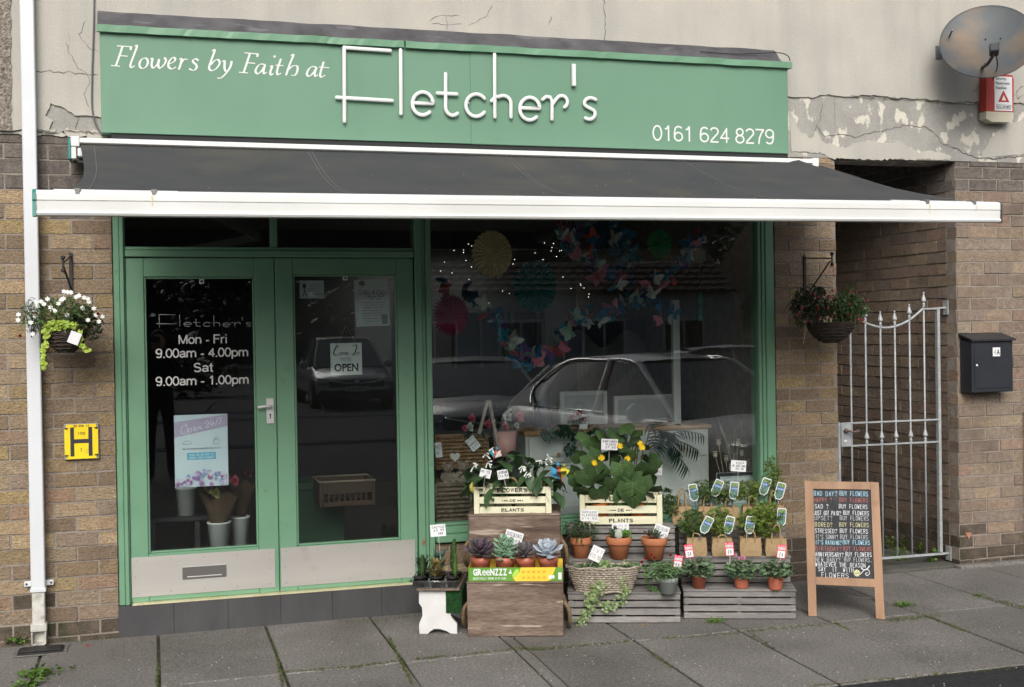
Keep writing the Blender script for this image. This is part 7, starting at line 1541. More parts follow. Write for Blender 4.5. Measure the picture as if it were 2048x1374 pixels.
s = MB(); s.tube([(cc.x+r_*math.cos(a_), .0088, cc.z+r_*math.sin(a_)) for a_, r_ in [(i*.5, .003+.0004*i) for i in range(22)]], .001, 4); hand(s, 'LOVE', cc.x-.010, cc.z-.004, cc.x+.011, .007, .0078, .0015); s.build('chalk_scribble', INK, cb, kind='stuff')
s = MB(); s.tube(smooth_pts([(q(x, y).x, .0088, q(x, y).z) for x, y in ((1721, 1148), (1729, 1140), (1737, 1140), (1739, 1147), (1734, 1151), (1731, 1147), (1735, 1145))], 4), .0022, 5, flat=(0, 1, 0))
s.tube(smooth_pts([(q(x, y).x, .0088, q(x, y).z) for x, y in ((1739, 1131), (1736, 1136), (1728, 1140), (1722, 1135))], 4), .0034, 5, flat=(0, 1, 0)); s.build('chalk_stem', mat('chalk w', CH['w']), cb)
# back legs
s0 = FB.w(q(1614, 966).x+.0, .03, q(1614, 970).z); s1 = FB.w(q(1755, 966).x-.02, .03, q(1755, 970).z); bk = Frame(o, ang)
inv = FBm.inverted(); DP = mat('dark pine', (.11, .05, .025), (.16, .08, .04), 12, .6)  # rear legs and rear board in a darker pine
for sx, pp in ((0, s0), (1, s1)):
    ft = bk.w((.02 if not sx else (e-o).length-.03), .46, .012); s = MB(); s.beam(inv @ pp, inv @ ft, .045, .02, up=(1, 0, 0)); s.build('rear_leg', DP, t)
ft0 = bk.w(.02, .46, .0); ft1 = bk.w((e-o).length-.03, .46, 0)
a_ = s0.lerp(ft0, .08); b_ = s1.lerp(ft1, .08); c_ = s1.lerp(ft1, .78); d_ = s0.lerp(ft0, .78); off = bk.m.to_3x3() @ V((0, .006, 0))
s = MB(); vs = [inv @ v for v in (a_, b_, c_, d_)]+[inv @ (v+off) for v in (a_, b_, c_, d_)]; s.add(vs, [(0, 1, 2, 3), (7, 6, 5, 4), (0, 4, 5, 1), (1, 5, 6, 2), (2, 6, 7, 3), (3, 7, 4, 0)]); s.build('rear_board', DP, t)
s = MB(); s.tube(smooth_pts([inv @ FB.w(q(1760, 1190).x, .03, q(1760, 1195).z), inv @ bk.w(.25, .2, .08), inv @ ft0.lerp(s0, .15)], 4), .002, 5); s.build('cord', mat('cord', (.3, .28, .24)), t)
# ================================================================== HANGING BASKETS
def hanging(side, pw, ptip, pbk, wb, hb, lbB, lbK, fol):
    Yt = -.29; wp = on_y(pw[0], pw[1], -.02); tipp = on_y(*ptip, Yt); br = thing('hanging_bracket', lbB, 'bracket', loc=(wp.x, 0, wp.z))
    lo = lambda v: V(v)-V((wp.x, 0, wp.z)); L = pw[2]/ppm(wp)
    s = MB(); s.box(-.010, .010, -.012, -.004, -L, .0, .002); s.build('wall_plate', BLACKM, br)
    s = MB(); s.sm = True; s.tube([(0, -.012, -.02), lo(tipp)+V((0, 0, .004))], .0045, 6); s.build('arm', BLACKM, br); s = MB(); s.beam((0, -.012, -L*.92), lo(tipp)-V((0, -.02, .01)), .012, .006); s.build('brace', BLACKM, br)
    s = MB(); s.lathe([(.006, -.045), (.012, -.04), (.012, -.03), (.005, -.02), (.005, .02), (.012, .03), (.012, .04), (.004, .045)], 10, lo(tipp)); s.build('end_hook', BLACKM, br)
    c = on_y(*pbk, Yt); k = ppm(c); r = wb/k/2; H2 = hb/k; t = thing('hanging_basket', lbK, 'hanging basket', loc=tuple(c))
    s = MB(); s.sm = True; nr = 13
    for j in range(nr):
        f = j/(nr-1); rr = r*(.35+.65*math.sin(f*math.pi/2)**.8); s.tube([((rr+.004*math.cos(i*6+j*3))*math.cos(i*.2094), (rr+.004*math.cos(i*6+j*3))*math.sin(i*.2094), -H2*(1-f)+.003*math.sin(i*4+j)) for i in range(30)], H2/nr*.62, 5, closed=True)
    s.lathe([(r*.3, -H2*.98), (r*.62, -H2*.7), (r*.85, -H2*.35), (r*.95, -.003), (.001, -.012)], 20, cap=True); s.build('woven_basket', DWICK, t)
    tl_ = tipp-c-V((0, 0, .03)); s = MB(); s.sm = True
    for a in (.5, 2.6, 4.7):
        b0 = V((r*math.cos(a), r*math.sin(a), 0)); n = 26
        for i in range(n): p0 = b0.lerp(tl_, i/n); p1 = b0.lerp(tl_, (i+1)/n); mid_ = (p0+p1)/2; d = (p1-p0); w_ = V((1, 0, 0)) if i % 2 else V((0, 1, 0)); s.tube([p0, mid_+w_*.003, p1, mid_-w_*.003], .0009, 3, closed=True)
    s.build('chain', mat('chain', (.35, .34, .32), rough=.4, metal=.8), t)
    return t, r, c, k
t, r, c, k = hanging(0, (141, 505, 80), (126, 528), (131, 662), 78, 42, 'black iron bracket on the left brick wall carrying the white flowered basket', 'dark wicker hanging basket of white and lime green flowers beside the downpipe', 0)
lo = lambda x, y, Y=-.33: on_y(x, y, Y)-c
G1 = leafm('basket green', (.10, .175, .055)); G2 = leafm('basket dark', (.035, .07, .03)); LM = leafm('lime creeping jenny', (.24, .36, .035), .15, .3, .5, (.36, .46, .06), 40)
bushy(t, lo(120, 632, -.29), .17, 1300, .022, G1, 'blade', 91, (1.15, .9, .62), lo=-30); bushy(t, lo(165, 648, -.29), .11, 420, .017, G2, 'star', 92, (1, .8, .9)); bushy(t, lo(62, 632, -.29), .065, 200, .016, leafm('grey sage', (.14, .17, .12)), 'blade', 93, (.8, .8, 1.6))
s = MB(); r3 = random.Random(14)
for lst, n in (([(95, 650), (92, 672), (88, 700), (88, 735)], 46), ([(85, 660), (110, 652), (130, 655), (150, 650)], 34), ([(160, 665), (163, 690), (178, 705)], 20), ([(100, 645), (125, 645), (140, 648)], 24)):
    pp = smooth_pts([lo(x, y, -.40) for x, y in lst], 5)
    for i in range(n): f = r3.random()*(len(pp)-1.01); a = int(f); p = pp[a].lerp(pp[a+1], f-a)+V((r3.uniform(-1, 1), r3.uniform(-.5, .5), r3.uniform(-1, 1)))*.012; star(s, T(*p) @ RX(r3.uniform(40, 100)) @ RZ(r3.uniform(0, 360)), .0135*r3.uniform(.7, 1.15), 4, .9)
s.build('lime_foliage', LM, t, kind='stuff')
for (x, y) in ((135, 584), (128, 583), (142, 585), (95, 598), (88, 608), (73, 605), (75, 612), (105, 620), (122, 600), (117, 607), (127, 597), (110, 622), (152, 594), (158, 591), (176, 598), (178, 604), (165, 616), (134, 630), (176, 640), (192, 630), (198, 643), (205, 633), (37, 629), (65, 668), (62, 645), (148, 663), (82, 603), (168, 595), (101, 615), (188, 617), (70, 632), (36, 640)):
    p = lo(x, y, -.38); s = MB()
    for j in range(6): s.leaf(T(*p) @ RX(80+r3.uniform(-20, 20)) @ RZ(j*60) @ RX(10), .014, .009, .2, .2, 0, 2)
    s.build('white_flower', mat('white basket flower', (.75, .77, .74), rough=.6), t)
for (x, y) in ((72, 627), (40, 672), (196, 628)): p = lo(x, y, -.38); s = MB(); rose(s, p, .014, (0, -1, .2), 8); s.build('red_flower', RED, t)
s = MB(); s.box(-.028, .028, 0, .001, -.032, .032, .0004); o_ = s.build('plant_label', CARD, t); o_.matrix_basis = T(*lo(149, 676, -.42)) @ RY(22)
t, r, c, k = hanging(1, (1611, 510, 92), (1664, 518), (1661, 646), 92, 38, 'black iron bracket on the brick pillar carrying the dark fuchsia basket', 'dark wicker hanging basket of dark leaved red fuchsia beside the gate', 1)
F5 = leafm('fuchsia leaf', (.045, .08, .042), .3, .15, .5, (.07, .06, .035), 30); F6 = leafm('fuchsia bright leaf', (.085, .145, .05))
bushy(t, lo(1622, 608, -.29), .135, 800, .018, F5, 'oval', 94, (1, .8, .95)); bushy(t, lo(1690, 614, -.29), .14, 800, .018, F6, 'oval', 95, (1.1, .8, .75)); bushy(t, lo(1704, 585, -.29), .04, 50, .013, F6, 'oval', 96, (.8, .8, 1.8)); bushy(t, lo(1600, 640, -.30), .05, 90, .013, F5, 'oval', 97)
for i in range(22):
    x, y = r3.uniform(1592, 1735), r3.uniform(575, 645); p = lo(x, y, -.40); s = MB(); s.sm = True; s.tube([p, p-V((0, 0, .010)), p-V((0, 0, .022))], [.0025, .006, .002], 6); s.build('red_flower', mat('fuchsia red', (.45, .02, .03), (.25, .02, .06), 40, .5), t)
s = MB(); s.tube(smooth_pts([lo(1611, 655, -.35), lo(1609, 672, -.35), lo(1607, 688, -.35)], 3), .003, 5); s.build('hanging_ribbon', JUTE, t)
# ================================================================== WEEDS, MOSS AND LITTER ON THE PAVEMENT
WG = leafm('weed green', (.10, .19, .03), .3, .3); MG = mat('moss tuft', (.055, .068, .015), (.095, .12, .028), 60, .95, rnd=.2)
def tuft(px, py, w_, n, sz, lb, m=WG, kind='blade', seed=1):
    p = on_z(px, py, .0); t = thing('weed', lb, 'weed', loc=tuple(p)); r = w_/ppm(p)/2; rr = random.Random(seed); s = MB()
    for i in range(n):
        x, y = rr.gauss(0, r*.45), rr.gauss(0, r*.25)
        if kind == 'blade': s.leaf(T(x, y, 0) @ RZ(rr.uniform(0, 360)) @ RX(rr.uniform(25, 80)), sz*rr.uniform(.5, 1.2), sz*.14, .6, .2, 0, 3)
        else: star(s, T(x, y, rr.uniform(.005, sz*1.2)) @ rm(rr, -20, 60), sz*rr.uniform(.4, 1), 5, .5)
    s.build('leaves', m, t, kind='stuff')
tuft(1432, 1244, 46, 90, .035, 'grass tuft on the pavement in front of the right step stand', seed=1); tuft(1808, 1211, 46, 110, .035, 'grass tuft beside the chalkboard on the alley side', seed=2); tuft(1795, 1240, 70, 70, .014, 'low moss and grass in the joint right of the chalkboard foot', MG, seed=3)
tuft(1960, 1192, 30, 50, .02, 'small grass tuft in the joint before the right wall', seed=4); tuft(38, 1288, 66, 60, .035, 'leafy green weed at the foot of the downpipe', kind='star', seed=5); tuft(80, 1352, 90, 70, .03, 'ferny green weed in the broken paving by the drain', kind='star', seed=6); tuft(60, 1372, 60, 40, .028, 'weed clump at the bottom left corner of the pavement', kind='star', seed=16)
tuft(785, 1228, 60, 60, .02, 'small weeds against the tiled step left of the stool', seed=7); tuft(1860, 1150, 70, 60, .016, 'low weeds along the alley threshold', seed=8); tuft(1925, 1135, 60, 50, .016, 'weeds along the foot of the right wall', seed=9); tuft(2040, 1105, 50, 40, .04, 'pale dried weed against the right wall', BON, seed=10)
for i, (x, y) in enumerate(((1780, 1088), (1815, 1090), (1850, 1100), (1865, 1115), (1800, 1112))):
    p = on_z(x, y+12, .0); t = thing('weed', ('broad leaved weed behind the gate, leftmost', 'broad leaved weed behind the gate, second', 'broad leaved weed behind the gate near the hinge side', 'small weed under the gate by the hinge', 'low weed under the middle of the gate')[i], 'weed', loc=(p.x, max(p.y, .16), .01)); bushy(t, (0, 0, .05), .07, 40, .02, WG, 'star', 110+i, (1, .5, .8))
MJ = MB(); rr = random.Random(8)
for (a, b, n, wd) in (((316, 1330), (314, 1374), 120, 4), ((556, 1325), (566, 1374), 160, 5), ((548, 1290), (560, 1340), 60, 4), ((778, 1275), (800, 1320), 220, 5), ((800, 1318), (825, 1368), 200, 5), ((560, 1344), (700, 1334), 130, 3), ((700, 1334), (800, 1322), 200, 3), ((830, 1318), (1020, 1300), 200, 3), ((1020, 1298), (1110, 1296), 160, 5), ((1060, 1300), (1260, 1282), 200, 3), ((1300, 1279), (1480, 1266), 150, 3), ((1490, 1262), (1665, 1248), 260, 5), ((1670, 1246), (1700, 1262), 120, 5), ((1770, 1240), (1880, 1232), 260, 6), ((1860, 1234), (1930, 1262), 160, 4), ((1945, 1188), (2048, 1215), 200, 6), ((1620, 1372), (1900, 1346), 160, 4), ((2048, 1336), (1900, 1348), 60, 4), ((1300, 1306), (1345, 1336), 60, 2), ((238, 1272), (420, 1258), 60, 3), ((690, 1246), (830, 1232), 90, 4), ((1500, 1266), (1560, 1305), 60, 2), ((150, 1285), (236, 1274), 60, 3)):
    for i in range(n):
        f = rr.random(); d = rr.gauss(0, wd*.35); p = on_z(a[0]+(b[0]-a[0])*f+rr.gauss(0, 1), a[1]+(b[1]-a[1])*f+d, .0)
        for _ in range(1): star(MJ, T(p.x+rr.uniform(-.006, .006), p.y+rr.uniform(-.006, .006), rr.uniform(-.002, .005)) @ rm(rr, -40, 40), rr.uniform(.003, .008), 4, .6)
MJ.build('moss', MG, kind='stuff'); bpy.data.objects['moss']['kind'] = 'stuff'; bpy.data.objects['moss']['label'] = 'yellow green moss growing in the paving joints'; bpy.data.objects['moss']['category'] = 'moss'
LT = MB()
for i in range(150):
    p = on_z(rr.uniform(0, 2048), rr.uniform(1245, 1374), .001)
    if p.y > -.4: continue
    LT.box(p.x-.003, p.x+rr.uniform(0, .003), p.y-.002, p.y+.003, .0005, .003, .0005)
o_ = LT.build('grit', mat('pale grit', (.55, .52, .48)), kind='stuff'); o_['label'] = 'tiny pale crumbs of grit scattered on the pavement'; o_['category'] = 'grit'
for (x, y, c, lb, w_) in ((175, 1291, (.35, .04, .04), 'dark red fallen petal on the pavement by the drain', .02), (1287, 1248, (.35, .22, .1), 'dry brown leaf on the pavement under the left step stand', .018), (848, 1085, (.5, .08, .05), '', 0)):
    if not lb: continue
    p = on_z(x, y, .003); s = MB(); star(s, T(*p) @ RX(12), w_, 5, .6); tag(s.build('fallen_leaf', mat('fallen %s' % lb[:8], c, tuple(v*.6 for v in c), 80, .8)), lb, 'fallen leaf')
s = MB(); p = on_y(847, 1084, FY-.014)
for a in range(5): s.tube([p, p+V((.012*math.cos(a*1.3), -.002, .022*math.sin(a*1.3+.4)))], .0022, 5)
tag(s.build('red_ornament', mat('rust red wire', (.45, .10, .06))), 'small rust red star shaped ornament fixed to the door post beside the stool', 'ornament')
# ================================================================== ACROSS THE ROAD (seen mirrored in the glass)
def car(name, lb, m, paint, L=4.4, Wd=1.82, Hc=1.5, suv=False, chrome=False, plate=None):
    """car with its nose toward local -y"""
    t = thing(name, lb, 'car', m); DG = mat('car glass', (.16, .17, .18), rough=.04, metal=.75); TY = mat('tyre', (.015, .015, .016), rough=.9); CHR = mat('chrome', (.7, .7, .7), rough=.12, metal=1)
    zb = .95 if suv else .88; st = [(-L/2, .55, .62), (-L/2+.12, .68, .78), (-L/2+.5, .78, .84), (-L/2+1.15, zb, .90), (-L/2+1.9, zb+.02, .91), (L/2-1.0, zb+.04, .91), (L/2-.3, zb+.02, .86), (L/2-.02, zb-.10, .78)]
    s = MB(); s.sm = True; sec = []
    for (y, zt, w) in st:
        w *= Wd/1.82; l = [(-w*.92, .28), (-w, .40), (-w*1.0, .60), (-w*.97, zt-.06), (-w*.86, zt), (0, zt+.025), (w*.86, zt), (w*.97, zt-.06), (w, .60), (w, .40), (w*.92, .28), (0, .24)]; sec.append([(x, y, min(z, zt+.03)) for x, z in l])
    n = 12
    for l in sec: s.v += l
    for i in range(len(sec)-1):
        for k in range(n): j = (k+1) % n; s.f.append((i*n+k, i*n+j, (i+1)*n+j, (i+1)*n+k))
    s.f.append(tuple(range(n))[::-1]); s.f.append(tuple((len(sec)-1)*n+k for k in range(n))); s.build('body', paint, t)
    gh = [(-L/2+1.05, zb-.01, .80, zb, .78), (-L/2+1.85, zb, .82, Hc-.05, .60), (-L/2+2.5, zb, .83, Hc, .61), (L/2-1.2, zb, .83, Hc-.03, .60), (L/2-.75 if suv else L/2-.8, zb, .80, Hc-.12, .57), (L/2-.2, zb, .76, zb+.03, .70)]
    s = MB(); s.sm = False; sec = []
    for (y, z0, w0, z1, w1) in gh: sec.append([(-w0, y, z0), (-w1, y, z1), (w1, y, z1), (w0, y, z0)])
    for l in sec: s.v += l
    for i in range(len(sec)-1):
        for k in range(4): j = (k+1) % 4; s.f.append((i*4+k, i*4+j, (i+1)*4+j, (i+1)*4+k))
    s.build('windows', DG, t)
    s = MB(); s.sm = True
    for i in range(1, 4): pass
    rp = [(y, z1+.012, w1+.012) for (y, z0, w0, z1, w1) in gh[1:5]]; 
    for (y, z, w) in rp: s.v += [(-w, y, z-.03), (-w*.9, y, z), (0, y, z+.02), (w*.9, y, z), (w, y, z-.03)]
    for i in range(3):
        for k in range(4): s.f.append((i*5+k, i*5+k+1, (i+1)*5+k+1, (i+1)*5+k))
    s.build('roof', paint, t)
    for sx in (-1, 1):
        s = MB()
        for (a, b) in ((0, 1), (4, 5)): s.tube([(sx*(gh[a][2]+.005 if not a else gh[a][4]+.01), gh[a][0], gh[a][1] if not a else gh[a][3]), (sx*(gh[b][4]+.01 if b == 1 else gh[b][4]), gh[b][0], gh[b][3])], .03, 6)
        yb_ = .15; s.tube([(sx*.845, yb_, zb), (sx*.62, yb_, Hc-.02)], .03, 6); s.build('pillar', paint, t)
        s = MB(); s.sm = True; s.tube(smooth_pts([(sx*(.80+.02), gh[0][0]+.15, zb+.03), (sx*.63, gh[1][0]-.02, Hc-.07), (sx*.64, gh[2][0], Hc-.03), (sx*.63, gh[3][0], Hc-.06), (sx*.68, gh[4][0]+.15, zb+.22), (sx*.84, gh[4][0], zb+.03)], 5), .014, 5); s.tube([(sx*.845, gh[0][0]+.2, zb+.01), (sx*.85, gh[4][0], zb+.02)], .014, 5); s.build('window_trim', CHR if chrome else DG, t)
        s = MB(); s.sm = True; s.blob((sx*1.0, gh[0][0]+.35, zb+.05), .12, 10, 6, sc=(1, .55, .8)); s.build('door_mirror', paint, t)
        s = MB(); s.box(*sorted((sx*.60, sx*.86)), -L/2+.02, -L/2+.28, .60, .72, .02); s.build('headlight', mat('headlight', (.5, .52, .55), rough=.1, spec=1), t)
        for y in (-L/2+.85, L/2-.85):
            s = MB(); s.sm = False; n0 = len(s.v); s.lathe([(.20, 0), (.31, .0), (.335, .03), (.335, .18), (.31, .21), (.2, .21)], 24); s.v = [(sx*(.93-(z)), y+x, .335+yy) for x, yy, z in s.v]; w_ = s.build('wheel', TY, t)
            s = MB(); s.lathe([(.02, 0), (.05, .0), (.20, .01)], 14); s.v = [(sx*(.935-z), y+x, .335+yy) for x, yy, z in s.v]; s.build('rim', mat('alloy', (.35, .35, .36), rough=.3, metal=.8), w_)
    s = MB(); s.box(-.62, .62, -L/2-.015, -L/2+.1, .50, .68, .03); s.build('grille', mat('black grille', (.01, .01, .01), rough=.3), t)
    s = MB(); s.sm = True; s.tube(smooth_pts([(-.6, -L/2-.03, .67), (-.2, -L/2-.035, .60), (.2, -L/2-.035, .60), (.6, -L/2-.03, .67)], 4), .014, 6); s.lathe([(.055, 0), (.055, .01)], 16, (0, 0, 0)) if False else None; s.blob((0, -L/2-.04, .62), .055, 12, 6, sc=(1, .3, 1)); s.build('grille_bar', CHR, t)
    s = MB(); s.box(-.85, .85, -L/2-.02, -L/2+.1, .24, .46, .04); s.build('bumper', mat('black bumper', (.02, .02, .02), rough=.6), t)
    s = MB(); s.box(-.26, .26, -L/2-.045, -L/2-.022, .42, .53, .003); pl = s.build('number_plate', CARD, t)
    if plate: text('figures', plate, INK, pl, -.235, .435, .235, .515, -L/2-.046, .002, bold=.02)
    return t
GREY = mat('dark grey car paint', (.32, .325, .34), rough=.3, metal=.3, coat=.7); SILV = mat('silver car paint', (.78, .79, .80), rough=.3, metal=.1, coat=.8); WHC = mat('white car paint', (.55, .56, .57), rough=.3, coat=.6); SGR = mat('stone grey car paint', (.36, .365, .37), rough=.3, metal=.4, coat=.7)
def mirror_pt(px, py, Yv): p = on_y(px, py, Yv); return V((p.x, -p.y, p.z))
a = mirror_pt(716, 800, 19.6); car('parked_car', 'dark grey SUV with number plate, mirrored behind the open sign in the right door glass', T(a.x, -21.9, -.02) @ RZ(180), GREY, 4.6, 1.86, 1.62, True, plate='DV20 PDA')
car('parked_car', 'silver hatchback with chrome window trim, mirrored large at the right of the display window', T(5.12, -4.3, -.04) @ RZ(165), SILV, 4.3, 1.8, 1.44, chrome=True)
car('parked_car', 'stone grey estate car, mirrored behind the silver hatchback', T(8.2, -9.6, -.10) @ RZ(-80), SGR, 4.6, 1.8, 1.5)
car('parked_car', 'pale grey low car mirrored at the left of the display window', T(4.35, -9.4, -.06) @ RZ(188), mat('pale grey car paint', (.34, .35, .36), rough=.3, metal=.2, coat=.6), 4.2, 1.76, 1.36)
a = mirror_pt(675, 640, 45); car('parked_car', 'small distant silver car mirrored behind the right door notices', T(a.x, -46, -.05) @ RZ(205), SILV, 4.2, 1.8, 1.5)
s = MB(); LM_ = mat('road marking white', (.55, .55, .53), rough=.8)
for (x0, y0, x1, y1) in ((-8, -11.0, 20, -11.6), (-2, -19.3, 2.8, -19.5), (-10, -17.0, 12, -17.3)): s.beam((x0, y0, .0), (x1, y1, .0), .006, .10, c=.001)
for x in (1.0, 3.6, 6.2, 8.8, -1.6, -4.2): s.beam((x, -19.5, .0005), (x+.5, -24.5, .0005), .006, .10, c=.001)
s.build('road_marking', LM_, kind='structure')
# hedges; hill and tree ring added to keep reflected sky dark
HG = leafm('hedge leaf', (.03, .06, .02), .3, .1)
hm_ = MB(); hn = 40
for i in range(hn+1):
    for j in range(5): hm_.v.append((-110+220*i/hn, -66-6*j, -.1+(15+3*NZ.noise(V((i*.35, 0, 2))))*(j/4)**.35))
for i in range(hn):
    for j in range(4): a = i*5+j; hm_.f.append((a, a+1, a+6, a+5))
hm_.build('backing_hill', mat('dark hill backing', (.02, .035, .015), (.035, .05, .025), .6, 1, 1, 2, bdist=.4), kind='structure')  # added behind the trees to close bright sky holes in reflections
def tree(lb, x, y, h, r, m, seed, cat='tree', n=1500, nm='tree'):
    t = thing(nm, lb, cat, loc=(x, y, -.05), group='trees across the road' if nm == 'tree' else 'hedges across the road'); rr = random.Random(seed)
    if nm == 'tree':
        s = MB(); s.sm = True; s.tube([(0, 0, 0), (.1, 0, h*.3), (0, .1, h*.6)], [.25, .2, .1], 8); s.build('trunk', BDARK, t)
    s = MB()
    for i in range(n):
        while True:
            d = V((rr.uniform(-1, 1), rr.uniform(-1, 1), rr.uniform(-1, 1)))
            if d.length < 1 and NZ.noise(d*1.8+V((seed, 0, 0))) > -.25: break
        p = V((d.x*r, d.y*r*.6, h*.58+d.z*h*.46)) if nm == 'tree' else V((d.x*r, d.y*.5, h*.5+d.z*h*.5)); star(s, T(*p) @ rm(rr), (.38 if nm == 'tree' else .14)*rr.uniform(.6, 1.2), 5, .6)
    s.build('crown', m, t, kind='stuff')
TRG = leafm('tree leaf', (.035, .06, .02), .3, .1); TRD = leafm('dark tree leaf', (.02, .04, .018), .3, .1)
for i, (x, y, h, r) in enumerate(((-16, -48, 11, 5), (-9, -52, 12, 5), (-3, -55, 12, 5), (3, -58, 12, 5), (9, -60, 13, 6), (-24, -42, 11, 6), (16, -58, 12, 6), (24, -52, 12, 6), (32, -46, 12, 6), (40, -40, 12, 6), (-32, -34, 11, 6), (48, -30, 12, 6))):  # ring set as blockers of the sky mirrored in the glass
    tree(('dark', 'mid green', 'bushy')[i % 3]+' broadleaf tree in the ring added across the road to hide reflected sky, '+('far left end', 'left of the grey SUV', 'behind the grey SUV', 'straight across from the doors', 'behind the first bungalow', 'left of the railing', 'behind the second bungalow', 'right of the bungalows', 'on the far right', 'past the parked estate car', 'beyond the left bays', 'rightmost of all')[i], x, y, h, r, (TRG, TRD)[i % 2], i+3)
for i, (x, y) in enumerate(((-5, -27), (0, -27.5), (9, -28))): tree(('low clipped hedge left of the grey SUV', 'low clipped hedge right behind the grey SUV', 'low clipped hedge beside the first bungalow')[i], x, y, 1.2, 2.6, HG, i+50, 'hedge', 900, 'hedge')
# row of rendered houses with tiled roofs across the road
def house(x0, x1, y, lb, ang=0, seed=1):
    t = thing('house', lb, 'house', T(x0, y, -.3) @ RZ(ang), 'houses across the road'); a = x1-x0; e = 3.0; s = MB(); s.box(0, a, -6, 0, 0, e, .02); s.build('wall', mat('house render', (.40, .41, .42), (.34, .35, .36), 2, .9), t)
    s = MB(); n = 26; rows = 12; TL = mat('roof tile', (.13, .085, .07), (.09, .065, .055), 6, .8, fine=.3)
    for j in range(rows):
        y0, y1 = .35-3.6*j/rows, .35-3.6*(j+1)/rows-.03; z0 = e+.02+2.1*j/rows+.05; z1 = e+.02+2.1*(j+1)/rows
        for i in range(int(a/.3)):
            xx = i*.3; s.add([(xx, y0, z0), (xx+.15, y0, z0+.045), (xx+.3, y0, z0), (xx+.3, y1, z1), (xx+.15, y1, z1+.045), (xx, y1, z1)], [(0, 1, 4, 5), (1, 2, 3, 4)])
    s.build('roof', TL, t, kind='stuff')
    s = MB(); s.add([(0, .3, e), (0, -3.2, e+2.1), (0, -6.3, e), (a, .3, e), (a, -3.2, e+2.1), (a, -6.3, e)], [(0, 1, 2), (5, 4, 3), (1, 4, 5, 2), (0, 3, 4, 1)]); s.build('roof_shell', TL, t)
    for i in range(int(a/2.4)):
        xx = .5+i*2.4; s = MB(); s.box(xx, xx+1.3, .002, .06, 1.0, 2.3, .01); w_ = s.build('window', WHITE, t); s = MB(); s.box(xx+.08, xx+.62, .061, .07, 1.08, 2.22, .003); s.box(xx+.68, xx+1.22, .061, .07, 1.08, 2.22, .003); s.build('pane', mat('house window glass', (.03, .035, .04), rough=.1, spec=.8), w_)
    s = MB(); s.box(a*.45, a*.45+.9, .002, .05, 0, 2.1, .01); s.build('door', mat('house door', (.04, .06, .12)), t)
house(6, 16, -24, 'pale rendered bungalow with tiled roof across the road, mirrored in the display window'); house(17, 27, -22, 'second pale rendered bungalow across the road, to the right of the first')
# railing
t = thing('railing', 'black metal railing across the road in front of the bungalows', 'railing', loc=(8, -15, -.1)); s = MB(); s.beam((0, 0, 1.0), (8, 0, 1.0), .04, .04); s.beam((0, 0, .2), (8, 0, .2), .03, .03); s.build('rails', BLACKM, t)
for i in range(41): s = MB(); s.beam((i*.2, 0, .0), (i*.2, 0, 1.0), .016, .016); s.build('bar', BLACKM, t)
# photographer
pm = bpy.data.meshes.new('person'); J = {}
ox, oy = .06, -7.52
def sk(pts, edges, radii):
    pm_ = bpy.data.meshes.new('body'); pm_.from_pydata(pts, edges, []); o = bpy.data.objects.new('body', pm_); COL.objects.link(o)
    md = o.modifiers.new('skin', 'SKIN'); md.use_smooth_shade = True
    for i, r in enumerate(radii): pm_.skin_vertices[0].data[i].radius = (r, r) if not isinstance(r, tuple) else r
    pm_.skin_vertices[0].data[0].use_root = True; o.modifiers.new('sub', 'SUBSURF').levels = 1
    bpy.context.view_layer.update(); dg = bpy.context.evaluated_depsgraph_get(); me = bpy.data.meshes.new_from_object(o.evaluated_get(dg)); bpy.data.objects.remove(o)
    for p in me.polygons: p.use_smooth = True
    return me
per = thing('person', 'person in dark clothes taking the photograph, mirrored in the left door glass', 'person', loc=(ox, oy, 0))
P_ = [(0, 0, .96), (0, 0, 1.12), (0, 0, 1.30), (0, .02, 1.43), (0, .03, 1.50), (0, .05, 1.60), (0, .05, 1.70), (-.09, 0, .90), (-.11, .02, .50), (-.11, -.02, .08), (-.12, .12, .03), (.09, 0, .90), (.11, .03, .50), (.12, 0, .08), (.13, .14, .03),
      (-.17, .0, 1.41), (-.24, .06, 1.20), (-.10, .27, 1.46), (.17, .0, 1.41), (.24, .06, 1.20), (.08, .27, 1.46), (-.06, .33, 1.56), (.05, .33, 1.56)]
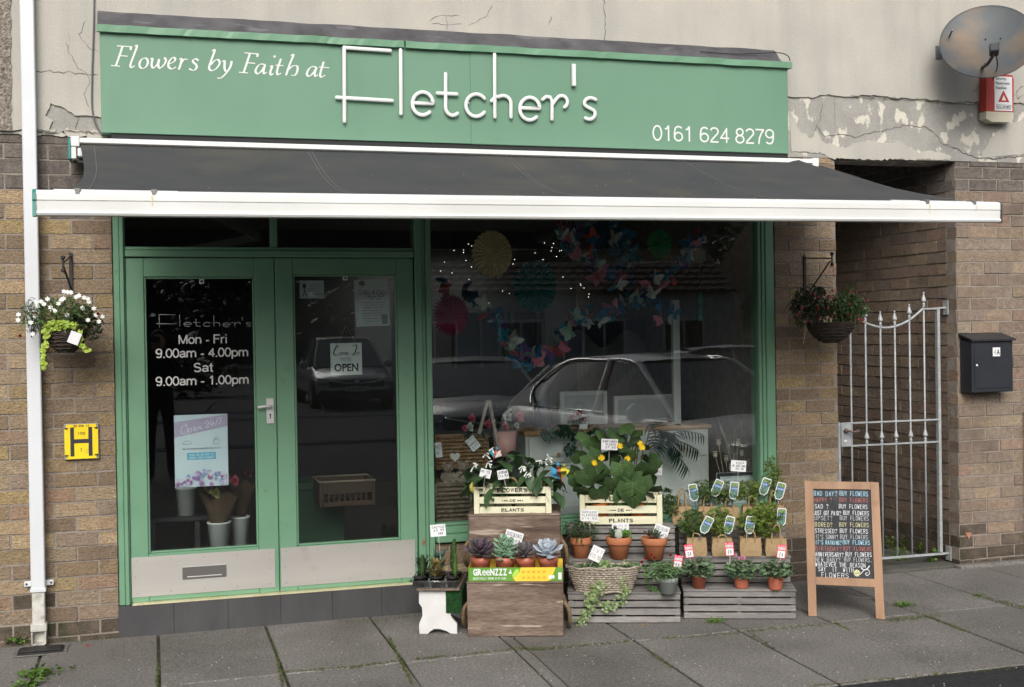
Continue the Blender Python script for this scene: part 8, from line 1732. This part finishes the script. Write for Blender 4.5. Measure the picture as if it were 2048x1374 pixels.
E_ = [(0, 1), (1, 2), (2, 3), (3, 4), (4, 5), (5, 6), (0, 7), (7, 8), (8, 9), (9, 10), (0, 11), (11, 12), (12, 13), (13, 14), (3, 15), (15, 16), (16, 17), (3, 18), (18, 19), (19, 20), (17, 21), (20, 22)]
R_ = [(.16, .11), (.14, .10), (.16, .11), (.11, .09), .055, .085, .075, .09, .065, .045, .04, .09, .065, .045, .04, .07, .05, .035, .07, .05, .035, .04, .04]
me = sk(P_, E_, R_); obj('body', me, mat('dark clothing', (.02, .02, .025), (.03, .03, .035), 10, .9), per)
SKN = mat('skin', (.45, .28, .2), rough=.6)
s = MB(); s.sm = True; s.blob((0, .06, 1.63), .088, 14, 10, 0, (.88, 1.02, 1.22)); s.blob((0, .155, 1.615), .016, 6, 5, sc=(1, 1, 1.5)); 
for sx in (-1, 1): s.blob((sx*.08, .05, 1.62), .02, 6, 5, sc=(.5, 1, 1.4))
s.build('head', SKN, per); s = MB(); s.sm = True; s.blob((0, .03, 1.67), .098, 14, 10, .03, (.95, 1.0, 1.0)); s.build('hair', mat('dark hair', (.03, .02, .012), rough=.8), per)
for sx in (-1, 1):
    s = MB(); s.sm = True; b_ = V((sx*.055, .345, 1.575)); s.blob(b_, .032, 10, 6, 0, (.5, .8, 1.2))
    for f in range(4): s.tube([b_+V((0, .012, .02-.016*f)), b_+V((sx*.012, .035, .02-.016*f)), b_+V((-sx*.012, .052, .022-.016*f))], [.009, .008, .006], 6)
    s.tube([b_+V((-sx*.005, 0, .02)), b_+V((-sx*.02, .0, .04)), b_+V((-sx*.03, .01, .045))], [.01, .009, .007], 6); s.build('hand', SKN, per)
ph = thing('phone', 'black phone held up by the person taking the photograph', 'phone', loc=(0, -7.128, 1.65)); s = MB(); s.box(-.075, .075, -.008, 0, -.036, .036, .003); s.build('case', INK, ph)
s = MB()
for x, z in ((.055, .016), (.055, -.010), (.032, .003)): s.blob((x, .0005, z), .007, 8, 4, sc=(1, .3, 1))
s.build('camera_lens', mat('lens glass', (.01, .01, .02), rough=.05), ph, kind='stuff')
